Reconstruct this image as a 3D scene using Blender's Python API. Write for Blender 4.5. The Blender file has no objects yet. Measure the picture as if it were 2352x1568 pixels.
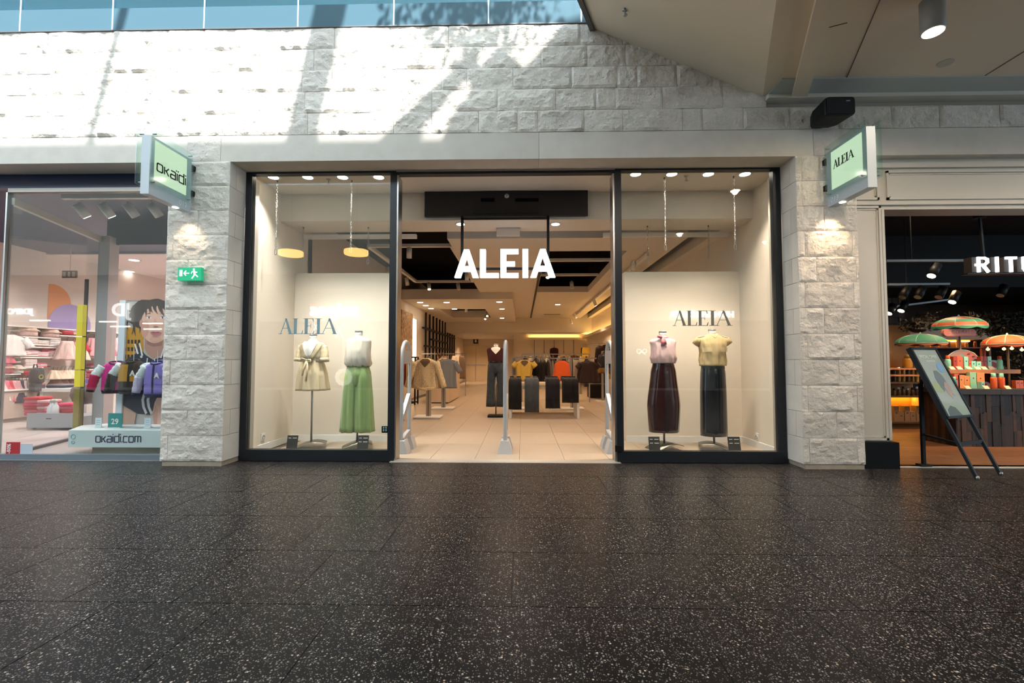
import bpy, math, random
from mathutils import Vector, noise
random.seed(7)
SC = bpy.context.scene
COL = SC.collection
# ------------------------------------------------------------------ camera
F_PX, CX, CY, EYE = 1045.0, 1176.0, 784.0, 1.2
YAW, PITCH = math.radians(1.26), math.radians(2.52)
FWD = Vector((-math.sin(YAW)*math.cos(PITCH), math.cos(YAW)*math.cos(PITCH), math.sin(PITCH)))
RGT = FWD.cross(Vector((0, 0, 1))).normalized()
UPV = RGT.cross(FWD)
cam = bpy.data.cameras.new('camera'); cam.sensor_width = 36.0; cam.lens = F_PX*36.0/2352.0
cam.clip_start = 0.05; cam.clip_end = 200
camo = bpy.data.objects.new('camera', cam); COL.objects.link(camo)
camo.location = (0, 0, EYE); camo.rotation_euler = FWD.to_track_quat('-Z', 'Y').to_euler()
SC.camera = camo
# ------------------------------------------------------------------ world, sun, exposure
w = bpy.data.worlds.new('world'); SC.world = w; w.use_nodes = True
bg = w.node_tree.nodes['Background']; bg.inputs[0].default_value = (0.62, 0.82, 1.0, 1); bg.inputs[1].default_value = 1.85
SUN_V = Vector((0.12, -1.0, 1.6))          # from the stone wall back towards the sun
sl = bpy.data.lights.new('sun', 'SUN'); sl.energy = 13.0; sl.angle = math.radians(1.1); sl.color = (1.0, 0.975, 0.94)
so = bpy.data.objects.new('sun', sl); COL.objects.link(so)
so.rotation_euler = SUN_V.to_track_quat('Z', 'Y').to_euler(); so.location = (2, -6, 14)
vs = SC.view_settings
vs.view_transform = 'Standard'; vs.look = 'None'; vs.gamma = 1.0; vs.use_curve_mapping = False; vs.exposure = 0.6
SC.cycles.use_denoising = True
SC.cycles.max_bounces = 8; SC.cycles.transparent_max_bounces = 16
SC.cycles.sample_clamp_indirect = 6.0
SC.cycles.caustics_reflective = False; SC.cycles.caustics_refractive = False

# ------------------------------------------------------------------ helpers
def ray(px, py):
    return FWD + RGT*((px-CX)/F_PX) + UPV*((CY-py)/F_PX)
def at(px, py, Y):                 # a point of the photograph on the plane y = Y
    d = ray(px, py); t = Y/d.y; return Vector((d.x*t, Y, EYE+d.z*t))
def ax(px, py, X):                 # ... on the plane x = X
    d = ray(px, py); t = X/d.x; return Vector((X, d.y*t, EYE+d.z*t))
def az(px, py, Z=0.0):             # ... on the plane z = Z
    d = ray(px, py); t = (Z-EYE)/d.z; return Vector((d.x*t, d.y*t, Z))
def lin(h):
    if isinstance(h, str):
        c = [int(h[i:i+2], 16)/255 for i in (0, 2, 4)]
    else: c = h
    return tuple(x/12.92 if x <= .04045 else ((x+.055)/1.055)**2.4 for x in c)
MATS = {}
def nt(m): return m.node_tree.nodes, m.node_tree.links
def mat(key, hexc, rough=.6, metal=0.0, spec=.5, noise_amt=0.0, noise_scale=8.0, bump=0.0, bump_scale=40.0, emit=None, estr=0.0, sheen=0.0, coat=0.0, hex2=None):
    if key in MATS: return MATS[key]
    m = bpy.data.materials.new(key); m.use_nodes = True; MATS[key] = m
    N, L = nt(m); b = N['Principled BSDF']
    c = lin(hexc)
    b.inputs['Base Color'].default_value = (*c, 1); b.inputs['Roughness'].default_value = rough
    b.inputs['Metallic'].default_value = metal; b.inputs['Specular IOR Level'].default_value = spec
    if sheen: b.inputs['Sheen Weight'].default_value = sheen
    if coat: b.inputs['Coat Weight'].default_value = coat; b.inputs['Coat Roughness'].default_value = .08
    if emit:
        b.inputs['Emission Color'].default_value = (*lin(emit), 1); b.inputs['Emission Strength'].default_value = estr
    if noise_amt or hex2:
        tc = N.new('ShaderNodeTexCoord'); nz = N.new('ShaderNodeTexNoise'); nz.inputs['Scale'].default_value = noise_scale; nz.inputs['Detail'].default_value = 5
        L.new(tc.outputs['Object'], nz.inputs['Vector'])
        rp = N.new('ShaderNodeValToRGB'); L.new(nz.outputs['Fac'], rp.inputs['Fac'])
        c2 = lin(hex2) if hex2 else tuple(max(0, x*(1-noise_amt)) for x in c)
        rp.color_ramp.elements[0].position = .35; rp.color_ramp.elements[0].color = (*c2, 1)
        rp.color_ramp.elements[1].position = .65; rp.color_ramp.elements[1].color = (*c, 1)
        L.new(rp.outputs['Color'], b.inputs['Base Color'])
    if bump:
        tc = N.new('ShaderNodeTexCoord'); nz = N.new('ShaderNodeTexNoise'); nz.inputs['Scale'].default_value = bump_scale; nz.inputs['Detail'].default_value = 6
        L.new(tc.outputs['Object'], nz.inputs['Vector'])
        bp = N.new('ShaderNodeBump'); bp.inputs['Strength'].default_value = bump; bp.inputs['Distance'].default_value = .02
        L.new(nz.outputs['Fac'], bp.inputs['Height']); L.new(bp.outputs['Normal'], b.inputs['Normal'])
    return m
def emis(key, hexc, s):
    if key in MATS: return MATS[key]
    m = bpy.data.materials.new(key); m.use_nodes = True; MATS[key] = m
    N, L = nt(m); N.remove(N['Principled BSDF']); e = N.new('ShaderNodeEmission')
    e.inputs[0].default_value = (*lin(hexc), 1); e.inputs[1].default_value = s
    L.new(e.outputs[0], N['Material Output'].inputs[0]); return m
def glassmat(key, tint=(1, 1, 1), ior=1.5, base=0.0, rough=0.0):
    m = bpy.data.materials.new(key); m.use_nodes = True; MATS[key] = m
    N, L = nt(m); N.remove(N['Principled BSDF'])
    t = N.new('ShaderNodeBsdfTransparent'); t.inputs[0].default_value = (*tint, 1)
    g = N.new('ShaderNodeBsdfGlossy'); g.inputs['Roughness'].default_value = rough
    lw = N.new('ShaderNodeLayerWeight'); lw.inputs[0].default_value = .5
    pw = N.new('ShaderNodeMath'); pw.operation = 'POWER'; pw.inputs[1].default_value = 5.0; L.new(lw.outputs['Facing'], pw.inputs[0])
    mx = N.new('ShaderNodeMixShader'); ad = N.new('ShaderNodeMath'); ad.operation = 'MULTIPLY_ADD'; ad.inputs[1].default_value = .92; ad.inputs[2].default_value = .04+base; ad.use_clamp = True
    L.new(pw.outputs[0], ad.inputs[0]); L.new(ad.outputs[0], mx.inputs[0]); L.new(t.outputs[0], mx.inputs[1]); L.new(g.outputs[0], mx.inputs[2])
    L.new(mx.outputs[0], N['Material Output'].inputs[0]); return m
def translucent(key, hexc, alpha):
    m = bpy.data.materials.new(key); m.use_nodes = True; MATS[key] = m
    N, L = nt(m); b = N['Principled BSDF']; b.inputs['Base Color'].default_value = (*lin(hexc), 1); b.inputs['Alpha'].default_value = alpha; b.inputs['Roughness'].default_value = .3
    return m

class MB:
    def __init__(s): s.v = []; s.f = []
    def add(s, vs, fs):
        o = len(s.v); s.v += [tuple(v) for v in vs]; s.f += [tuple(i+o for i in f) for f in fs]; return s
    def box(s, x0, x1, y0, y1, z0, z1):
        return s.add([(x0,y0,z0),(x1,y0,z0),(x1,y1,z0),(x0,y1,z0),(x0,y0,z1),(x1,y0,z1),(x1,y1,z1),(x0,y1,z1)],
                     [(3,2,1,0),(4,5,6,7),(0,1,5,4),(1,2,6,5),(2,3,7,6),(3,0,4,7)])
    def bar(s, p, q, w, h=None, up=(0, 0, 1)):
        p = Vector(p); q = Vector(q); h = h or w; d = (q-p).normalized(); u = Vector(up)
        if abs(d.dot(u)) > .95: u = Vector((0, 1, 0))
        a = d.cross(u).normalized()*(w/2); b = a.cross(d).normalized()*(h/2)
        vs = [p-a-b, p+a-b, p+a+b, p-a+b, q-a-b, q+a-b, q+a+b, q-a+b]
        return s.add(vs, [(0,1,2,3),(7,6,5,4),(4,5,1,0),(5,6,2,1),(6,7,3,2),(7,4,0,3)])
    def tube(s, path, r, n=8, closed=False):
        P = [Vector(p) for p in path]; m = len(P); rs = r if isinstance(r, (list, tuple)) else [r]*m; o = len(s.v); prev = None
        for i, p in enumerate(P):
            if closed: d = P[(i+1) % m]-P[i-1]
            else: d = P[min(i+1, m-1)]-P[max(i-1, 0)]
            d.normalize()
            if prev is None:
                u = Vector((0, 0, 1)) if abs(d.z) < .9 else Vector((0, 1, 0)); a = d.cross(u).normalized()
            else:
                a = (prev-d*prev.dot(d)).normalized()
            prev = a; b = d.cross(a)
            for k in range(n):
                t = 2*math.pi*k/n; s.v.append(tuple(p+(a*math.cos(t)+b*math.sin(t))*rs[i]))
        for i in range(m if closed else m-1):
            j = (i+1) % m
            for k in range(n):
                l = (k+1) % n; s.f.append((o+i*n+k, o+i*n+l, o+j*n+l, o+j*n+k))
        if not closed:
            s.f.append(tuple(o+k for k in range(n))[::-1]); s.f.append(tuple(o+(m-1)*n+k for k in range(n)))
        return s
    def lathe(s, prof, n=20, c=(0, 0, 0), sx=1.0, sy=1.0):
        return s.loft([[(c[0]+r*sx*math.cos(2*math.pi*k/n), c[1]+r*sy*math.sin(2*math.pi*k/n), c[2]+z) for k in range(n)] for r, z in prof])
    def loft(s, rings, caps=True):
        o = len(s.v); n = len(rings[0])
        for r in rings: s.v += [tuple(p) for p in r]
        for i in range(len(rings)-1):
            for k in range(n):
                l = (k+1) % n; s.f.append((o+i*n+k, o+i*n+l, o+(i+1)*n+l, o+(i+1)*n+k))
        if caps:
            s.f.append(tuple(o+k for k in range(n))[::-1]); s.f.append(tuple(o+(len(rings)-1)*n+k for k in range(n)))
        return s
    def prism(s, pts, y0, y1):            # polygon in x,z extruded along y
        n = len(pts); o = len(s.v)
        s.v += [(p[0], y0, p[1]) for p in pts]+[(p[0], y1, p[1]) for p in pts]
        s.f.append(tuple(o+i for i in range(n))); s.f.append(tuple(o+n+i for i in range(n))[::-1])
        for i in range(n):
            j = (i+1) % n; s.f.append((o+j, o+i, o+n+i, o+n+j))
        return s
    def slab(s, pts, z0, z1):             # polygon in x,y extruded along z
        n = len(pts); o = len(s.v)
        s.v += [(p[0], p[1], z0) for p in pts]+[(p[0], p[1], z1) for p in pts]
        s.f.append(tuple(o+i for i in range(n))[::-1]); s.f.append(tuple(o+n+i for i in range(n)))
        for i in range(n):
            j = (i+1) % n; s.f.append((o+i, o+j, o+n+j, o+n+i))
        return s
    def ribbon(s, pts, wdt, y0, y1, closed=False):  # stroke in x,z
        P = [Vector((p[0], p[1])) for p in pts]; m = len(P)
        for i in range(m if closed else m-1):
            a = P[i]; b = P[(i+1) % m]; d = (b-a)
            if d.length < 1e-9: continue
            d.normalize(); n_ = Vector((-d.y, d.x))*wdt/2; e = d*wdt*.35
            a2 = a-e if (closed or i > 0) else a; b2 = b+e if (closed or i < m-2) else b
            s.prism([a2-n_, b2-n_, b2+n_, a2+n_], y0, y1)
        return s
    def mesh(s, name, m, smooth=False, off=(0, 0, 0)):
        me = bpy.data.meshes.new(name)
        ox, oy, oz = off
        me.from_pydata([(x-ox, y-oy, z-oz) for x, y, z in s.v], [], s.f); me.update()
        if smooth: me.shade_smooth()
        if m: me.materials.append(m)
        return me
    def build(s, name, m, parent=None, smooth=False, local=False, **kw):
        off = (0, 0, 0)
        if parent is not None and not local: off = wloc(parent)
        o = bpy.data.objects.new(name, s.mesh(name, m, smooth, off)); COL.objects.link(o)
        if parent is not None: o.parent = parent
        if kw: tag(o, **kw)
        return o
def wloc(o):
    v = Vector((0, 0, 0))
    while o is not None: v += o.location; o = o.parent
    return v
def tag(o, label=None, cat=None, group=None, kind=None):
    if label: o['label'] = label
    if cat: o['category'] = cat
    if group: o['group'] = group
    if kind: o['kind'] = kind
    return o
def thing(name, label, cat, loc=(0, 0, 0), group=None, kind=None, rz=0.0):
    o = bpy.data.objects.new(name, None); COL.objects.link(o); o.location = loc; o.rotation_euler = (0, 0, rz); o.empty_display_size = .1
    return tag(o, label, cat, group, kind)
def link_mesh(name, me, parent=None, loc=(0, 0, 0), rot=(0, 0, 0), scale=(1, 1, 1)):
    o = bpy.data.objects.new(name, me); COL.objects.link(o); o.parent = parent; o.location = loc; o.rotation_euler = rot; o.scale = scale; return o
def copy_tree(o, loc=None, rz=None, label=None, parent=None):
    c = o.copy(); COL.objects.link(c); c.parent = parent
    if loc is not None: c.location = loc
    if rz is not None: c.rotation_euler = (0, 0, rz)
    if label: c['label'] = label
    for ch in list(o.children): copy_tree(ch, parent=c)
    return c
def text_mesh(txt, size, extr=.002, m=None, bold=0.0, align='CENTER', sx=1.0):
    cu = bpy.data.curves.new('lettering', 'FONT'); cu.body = txt; cu.size = size; cu.extrude = extr; cu.offset = bold; cu.align_x = align; cu.align_y = 'CENTER'; cu.resolution_u = 3
    ob = bpy.data.objects.new('lettering_source', cu); COL.objects.link(ob)
    bpy.context.view_layer.update()
    dg = bpy.context.evaluated_depsgraph_get()
    me = bpy.data.meshes.new_from_object(ob.evaluated_get(dg))
    bpy.data.objects.remove(ob); bpy.data.curves.remove(cu)
    # stand it up in x,z facing -y
    for v in me.vertices: v.co = Vector((v.co.x*sx, -v.co.z, v.co.y))
    me.materials.clear()
    if m: me.materials.append(m)
    return me
def spot(name, loc, energy, color, size=70, blend=.6, target=None, radius=.04):
    l = bpy.data.lights.new(name, 'SPOT'); l.energy = energy; l.color = color; l.spot_size = math.radians(size); l.spot_blend = blend; l.shadow_soft_size = radius
    o = bpy.data.objects.new(name, l); COL.objects.link(o); o.location = loc
    d = Vector(target)-Vector(loc) if target is not None else Vector((0, 0, -1))
    o.rotation_euler = d.to_track_quat('-Z', 'Y').to_euler(); return o
def point(name, loc, energy, color, radius=.1):
    l = bpy.data.lights.new(name, 'POINT'); l.energy = energy; l.color = color; l.shadow_soft_size = radius
    o = bpy.data.objects.new(name, l); COL.objects.link(o); o.location = loc; return o
WARM = (1.0, .72, .46); NEUT = (1.0, .86, .72); PINKW = (1.0, .86, .84)

# ------------------------------------------------------------------ materials
YF, YP = 5.5, 5.2
def stone_mat(key, c1, c2, bump):
    m = bpy.data.materials.new(key); m.use_nodes = True; MATS[key] = m
    N, L = nt(m); b = N['Principled BSDF']; b.inputs['Roughness'].default_value = .85; b.inputs['Specular IOR Level'].default_value = .25
    g = N.new('ShaderNodeNewGeometry'); oi = N.new('ShaderNodeObjectInfo')
    n1 = N.new('ShaderNodeTexNoise'); n1.inputs['Scale'].default_value = 5; n1.inputs['Detail'].default_value = 8
    L.new(g.outputs['Position'], n1.inputs['Vector'])
    rp = N.new('ShaderNodeValToRGB'); rp.color_ramp.elements[0].position = .3; rp.color_ramp.elements[1].position = .7
    rp.color_ramp.elements[0].color = (*lin(c2), 1); rp.color_ramp.elements[1].color = (*lin(c1), 1)
    L.new(n1.outputs['Fac'], rp.inputs['Fac'])
    hs = N.new('ShaderNodeHueSaturation'); mr = N.new('ShaderNodeMapRange'); mr.inputs['To Min'].default_value = .9; mr.inputs['To Max'].default_value = 1.05
    L.new(oi.outputs['Random'], mr.inputs['Value']); L.new(mr.outputs[0], hs.inputs['Value']); L.new(rp.outputs['Color'], hs.inputs['Color']); L.new(hs.outputs['Color'], b.inputs['Base Color'])
    if bump:
        n2 = N.new('ShaderNodeTexNoise'); n2.inputs['Scale'].default_value = 26; n2.inputs['Detail'].default_value = 9; n2.inputs['Roughness'].default_value = .62
        L.new(g.outputs['Position'], n2.inputs['Vector'])
        bp = N.new('ShaderNodeBump'); bp.inputs['Strength'].default_value = bump; bp.inputs['Distance'].default_value = .04
        L.new(n2.outputs['Fac'], bp.inputs['Height']); L.new(bp.outputs['Normal'], b.inputs['Normal'])
    return m
M_STONE = stone_mat('split_stone', 'e9e1d6', 'd8d0c4', .6)
M_SMOOTH = stone_mat('sawn_stone', 'd8d1c6', 'cfc8bd', .06)
M_MORTAR = mat('mortar', 'a39b90', .95)
M_WALLW = mat('cream_plaster', 'e4d8c8', .8, noise_amt=.03, noise_scale=2)
M_CEILW = mat('white_ceiling', 'ddd5ca', .85)
M_BLACK = mat('black_paint', '050505', .9, spec=.1)
M_FRAME = mat('anthracite_metal', '22272c', .38, .3)
M_CHROME = mat('brushed_steel', 'b9b9b8', .3, 1.0)
M_SILVER = mat('silver_paint', 'b4b6b8', .4, .3)
M_WHITE = mat('white_lacquer', 'e9e6e1', .4)
M_DKMETAL = mat('black_metal', '0e0e0f', .5, 0, .3)
M_GLASS = glassmat('shop_glass', (.96, .985, .975), 1.5, .012)
M_LAMPON = emis('lamp_glow', 'fff1dc', 14.0)
M_LAMPWARM = emis('lamp_glow_warm', 'ffd9a0', 10.0)

def terrazzo(key):
    m = bpy.data.materials.new(key); m.use_nodes = True; MATS[key] = m
    N, L = nt(m); b = N['Principled BSDF']; b.inputs['Roughness'].default_value = .33; b.inputs['Specular IOR Level'].default_value = .16
    g = N.new('ShaderNodeNewGeometry')
    prev = None; base = N.new('ShaderNodeTexNoise'); base.inputs['Scale'].default_value = 1.3; L.new(g.outputs['Position'], base.inputs['Vector'])
    rb = N.new('ShaderNodeValToRGB'); rb.color_ramp.elements[0].color = (*lin('141212'), 1); rb.color_ramp.elements[1].color = (*lin('1c1817'), 1); L.new(base.outputs['Fac'], rb.inputs['Fac'])
    prev = rb.outputs['Color']
    for sc, thr, keep, cols in ((75, .30, .62, ('a89f95', '7d7977')), (130, .34, .5, ('8a847d', '5e5a5a')), (48, .22, .80, ('d8cab8', 'a88f76'))):
        v = N.new('ShaderNodeTexVoronoi'); v.inputs['Scale'].default_value = sc; L.new(g.outputs['Position'], v.inputs['Vector'])
        lt = N.new('ShaderNodeMath'); lt.operation = 'LESS_THAN'; lt.inputs[1].default_value = thr; L.new(v.outputs['Distance'], lt.inputs[0])
        sp = N.new('ShaderNodeSeparateColor'); L.new(v.outputs['Color'], sp.inputs[0])
        gt = N.new('ShaderNodeMath'); gt.operation = 'GREATER_THAN'; gt.inputs[1].default_value = keep; L.new(sp.outputs[0], gt.inputs[0])
        mu = N.new('ShaderNodeMath'); mu.operation = 'MULTIPLY'; L.new(lt.outputs[0], mu.inputs[0]); L.new(gt.outputs[0], mu.inputs[1])
        rc = N.new('ShaderNodeValToRGB'); rc.color_ramp.elements[0].color = (*lin(cols[0]), 1); rc.color_ramp.elements[1].color = (*lin(cols[1]), 1); L.new(sp.outputs[1], rc.inputs['Fac'])
        mx = N.new('ShaderNodeMix'); mx.data_type = 'RGBA'; L.new(mu.outputs[0], mx.inputs[0]); L.new(prev, mx.inputs[6]); L.new(rc.outputs['Color'], mx.inputs[7])
        prev = mx.outputs[2]
    L.new(prev, b.inputs['Base Color'])
    return m
M_TERR = terrazzo('dark_terrazzo')
M_TILE = mat('porcelain_tile', 'b9a893', .36, spec=.3, noise_amt=.05, noise_scale=1.5)
# ================================================================== SETTING: mall floor
fl = MB().box(-24, 14, -9, 5.46, -.08, -.006).build('floor', mat('floor_grout', '5c5653', .8), tag and None)
tag(fl, 'dark speckled terrazzo floor of the mall', 'floor', kind='structure')
TW, TD = .565, .635
tile_me = MB().box(.0022, TW-.0022, .0022, TD-.0022, -.02, 0).mesh('floor_tile', M_TERR)
NEAR_ROWS = []
y_edge = 5.46
for r in range(7):
    y1 = 5.46-r*TD; y0 = y1-TD
    off = -.62+(TW/2 if r % 2 else 0)
    if y1 < 1.25: break
    half = max(1.5, 1.2*y1+.9)
    k0 = int((-half-off)//TW); k1 = int((half-off)//TW)+1
    for k in range(k0, k1):
        link_mesh('floor_tile', tile_me, fl, (off+k*TW, y0, 0))
# the rest of the mall floor, out of sight of the photograph, as plain slabs
rest = MB().box(-24, 14, -9, y1, -.02, -.0005)
lastrow = y1
for r in range(7):
    y1_ = 5.46-r*TD; y0_ = y1_-TD
    if y0_ < lastrow-1e-6: break
    half = max(1.5, 1.2*y1_+.9); off = -.62+(TW/2 if r % 2 else 0)
    k0 = int((-half-off)//TW); k1 = int((half-off)//TW)+1
    rest.box(-24, off+k0*TW, y0_, y1_, -.02, -.0005); rest.box(off+k1*TW, 14, y0_, y1_, -.02, -.0005)
o = rest.build('floor_surface', M_TERR, fl)
o['kind'] = 'stuff'

# ================================================================== SETTING: stone
def stone_block(w_, h_, d_, seed, amp=.03, step=.03):
    nx = max(3, int(round(w_/step))); nz = max(4, int(round(h_/step)))
    vs = []; fs = []; g = .0017
    o3 = Vector((seed*3.17, seed*1.31, seed*.77))
    tilt = (random.uniform(-1, 1), random.uniform(-1, 1))
    for j in range(nz+1):
        for i in range(nx+1):
            u = i/nx; v = j/nz; x = g+u*(w_-2*g); z = g+v*(h_-2*g)
            e = min(1, min(x, w_-x)/.014+.12)*min(1, min(z, h_-z)/.012+.12)
            p = Vector((x*3.2, z*4.6, 0))+o3
            q = Vector((x*13, z*16, 2.0))+o3
            r1 = 1-abs(noise.noise(p*1.7+Vector((7, 3, 1))))*2.2          # long chipped ridges
            st = noise.noise(p*1.1+Vector((1, 9, 4)))                      # broken steps
            n = .22+.42*max(0, r1-.55)+.5*noise.noise(p)+.35*(1 if st > .18 else 0)*min(1, (st-.18)*6)+.28*noise.noise(q)+.16*noise.noise(q*2.1)
            n += .3*(tilt[0]*(u-.5)+tilt[1]*(v-.5))
            y = -amp*max(-.2, min(1.25, n))*e
            if 0 < i < nx: x += .008*noise.noise(q+Vector((9, 0, 0)))
            if 0 < j < nz: z += .008*noise.noise(q+Vector((0, 9, 0)))
            vs.append((x, y, z))
    W = nx+1
    for j in range(nz):
        for i in range(nx):
            a = j*W+i
            if (i+j+seed) % 2: fs += [(a, a+1, a+W+1), (a, a+W+1, a+W)]
            else: fs += [(a, a+1, a+W), (a+1, a+W+1, a+W)]
    b0 = len(vs)
    vs += [(g, d_, g), (w_-g, d_, g), (w_-g, d_, h_-g), (g, d_, h_-g)]
    fs += [tuple(range(0, W))[::-1]+(b0, b0+1), tuple(nz*W+i for i in range(W))+(b0+2, b0+3),
           tuple(j*W for j in range(nz+1))+(b0+3, b0), tuple(j*W+nx for j in range(nz+1))[::-1]+(b0+1, b0+2)]
    m = MB(); m.v = vs; m.f = fs; return m
SEED = [1]
def put_block(parent, x, y, z, w_, h_, d_=.06, amp=.03, m=None, step=.03):
    SEED[0] += 1
    me = stone_block(w_, h_, d_, SEED[0], amp, step).mesh('stone_block', m or M_STONE)
    return link_mesh('stone_block', me, parent, Vector((x, y, z))-wloc(parent))

ZL0 = at(900, 367, YP).z; ZL1 = at(900, 307, YP).z      # lintel underside and top
ZTOP = at(900, 62, YP).z                                  # top of the stone wall
NC = 5; CH = (ZTOP-ZL1)/NC
wf = MB().box(-9.5, 9.0, YP+.045, YP+.35, ZL1, ZTOP).build('wall_front', M_MORTAR)
tag(wf, 'pale split-faced stone wall above the shopfronts', 'wall', kind='structure')
JOINTS = {0: [1099, 1188, 1234, 1341, 1430, 1567, 1613, 1707, 1814, 1926, 2047, 2157, 2297], 1: [992, 1142, 1276, 1368, 1413, 1521, 1659], 2: [1072, 1178, 1312, 1417, 1463, 1554],
          3: [1109, 1242, 1348, 1436], 4: [965, 1030, 1240, 1332]}
for r in range(NC):
    z = ZL1+r*CH
    xs = [at(p, 270-50*r, YP).x for p in JOINTS[r]]
    x = xs[0]
    while x > -9.0:
        x -= random.choice((.36, .45, .55, .66, .3)); xs.insert(0, x)
    xmax = 8.0 if r == 0 else {1: 2.75, 2: 2.3, 3: 1.75, 4: 1.25}[r]
    while xs[-1] < xmax: xs.append(xs[-1]+random.choice((.4, .5, .62)))
    for a, b in zip(xs, xs[1:]):
        put_block(wf, a, YP, z, b-a, CH, .06, .035)
# lintel, in long sawn lengths, with the rough quoins at the pillar heads
PL = (-4.17, -3.44); PR = (3.14, 3.82)
li = MB().box(-9.5, 9.0, YP+.05, YP+.33, ZL0, ZL1).build('trim_1', M_MORTAR)
tag(li, 'smooth pale stone lintel running over the shopfronts', 'lintel', kind='structure')
for a, b in ((-9.5, -7.2), (-7.2, -3.96), (-3.56, .2), (.2, 3.35), (3.82, 6.4), (6.4, 9.0)):
    MB().box(a+.002, b-.002, YP, YP+.3, ZL0-.003, ZL1-.003).build('lintel_stone', M_SMOOTH, li)
put_block(li, -3.96, YP, ZL0, .40, ZL1-ZL0, amp=.02)
put_block(li, 3.35, YP, ZL0, .47, ZL1-ZL0, amp=.02)
# pillars
def pillar(name, x0, x1, label, pattern, reveal_side):
    p = MB().box(x0+.03, x1-.03, YP+.05, YF+.35, .0, ZL0).build(name, M_MORTAR); tag(p, label, 'pillar', kind='structure')
    h = (ZL0-.055)/12
    MB().box(x0+.025, x1-.01, YP+.005, YF+.1, 0, .05).build('plinth_course', mat('plinth_stone', 'a99c8a', .8, noise_amt=.15), p)
    for k in range(12):
        cuts = pattern[k % len(pattern)]; z = .055+k*h
        xs = [x0]+[x0+(x1-x0)*c for c in cuts]+[x1]
        for a, b in zip(xs, xs[1:]): put_block(p, a, YP, z, b-a, h, .06, .030, step=.026)
        # sawn reveal stones beside the shop window
        if reveal_side > 0: xa, xb = x1-.032, x1
        else: xa, xb = x0, x0+.032
        cut = YP+.12 if k % 2 else None
        if cut:
            MB().box(xa, xb, YP+.004, cut-.002, z+.002, z+h-.002).build('reveal_stone', M_SMOOTH, p)
            MB().box(xa, xb, cut+.002, YF, z+.002, z+h-.002).build('reveal_stone', M_SMOOTH, p)
        else:
            MB().box(xa, xb, YP+.004, YF, z+.002, z+h-.002).build('reveal_stone', M_SMOOTH, p)
        # plain flank on the other side
        if reveal_side > 0: MB().box(x0, x0+.032, YP+.06, YF+.1, z+.002, z+h-.002).build('reveal_stone', M_SMOOTH, p)
        else: MB().box(x1-.032, x1, YP+.06, YF+.1, z+.002, z+h-.002).build('reveal_stone', M_SMOOTH, p)
    return p
pillar('pillar', PL[0], PL[1], 'rough pale stone pillar carrying the green exit sign', [(.12,), (.42,), (), (.12, .9), (.38,), (.55,), (), (.36,), (.1,), (.5,), (.15,), (.3,)], 1)
pillar('pillar', PR[0], PR[1], 'rough stone pillar between the fashion shop and the cream panelled shop', [(.1, .88), (.55,), (.1, .9), (.62,), (.12, .88), (.4,), (.1, .9), (.3, .95), (.12, .9), (.45,), (.1,), (.1, .6)], -1)

# ================================================================== SETTING: ceiling canopy on the right
ZC = at(1900, 222, YP).z
dirv = Vector((-.405, -.915))
def along(p, s): return (p[0]+dirv.x*s, p[1]+dirv.y*s)
fold = (at(1752, 235, YP).x, YP); edge = at(1365, 68, YP); ZE = edge.z
M_CAN = mat('canopy_paint', 'e2d3bd', .75, noise_amt=.05, noise_scale=1.5)
cl = MB().slab([(fold[0], YP), along(fold, 15), (14, along(fold, 15)[1]), (14, YP)], ZC, ZC+.15).build('ceiling', M_CAN)
tag(cl, 'beige mall ceiling canopy with folded slope and white batten', 'ceiling', kind='structure')
m = MB(); e2 = along((edge.x, YP), 15); f2 = along(fold, 15)
A = [(fold[0], YP, ZC), (edge.x, YP, ZE), (e2[0], e2[1], ZE), (f2[0], f2[1], ZC)]
m.add(A+[(x, y, z+.16) for x, y, z in A], [(0, 1, 2, 3), (7, 6, 5, 4), (0, 4, 5, 1), (1, 5, 6, 2), (2, 6, 7, 3), (3, 7, 4, 0)])
m.build('sloping_panel', mat('canopy_paint_light', 'e8dac3', .75, noise_amt=.04, noise_scale=1.2), cl)
MB().bar((edge.x-.02, YP, ZE+.05), (e2[0]-.02, e2[1], ZE+.05), .05, .16).build('edge_strip', mat('edge_grey', '6f6d69', .6), cl)
b0 = (at(1832, 218, YP).x, YP-.02)
MB().bar((b0[0], b0[1], ZC-.02), (*along(b0, 12), ZC-.02), .16, .05).build('batten', M_CAN, cl)
for px_, py_ in ((1926, 214),):
    j = at(px_, py_, YP); MB().bar((j.x, YP, ZC-.001), (*along((j.x, YP), 12), ZC-.001), .008, .006).build('panel_joint', mat('joint_dark', '59544d', .9), cl)
for xx in (4.95, 7.0):
    MB().bar((xx, YP, ZC-.001), (xx, -6, ZC-.001), .008, .006).build('panel_joint', MATS['joint_dark'], cl)
MB().bar(az(1892, 66, ZC-.001), az(1946, 52, ZC-.001), .006, .006).build('panel_joint', MATS['joint_dark'], cl)
MB().box(fold[0]+.02, 9, YP-.09, YP+.04, ZC-.055, ZC+.02).build('cornice', mat('cornice_paint', 'd0c8ba', .7), cl)
MB().box(fold[0]+.02, 9, YP-.36, YP-.09, ZC-.012, ZC+.02).build('shadow_gap_panel', mat('cool_grey_paint', 'b4bbb8', .6), cl)
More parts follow.
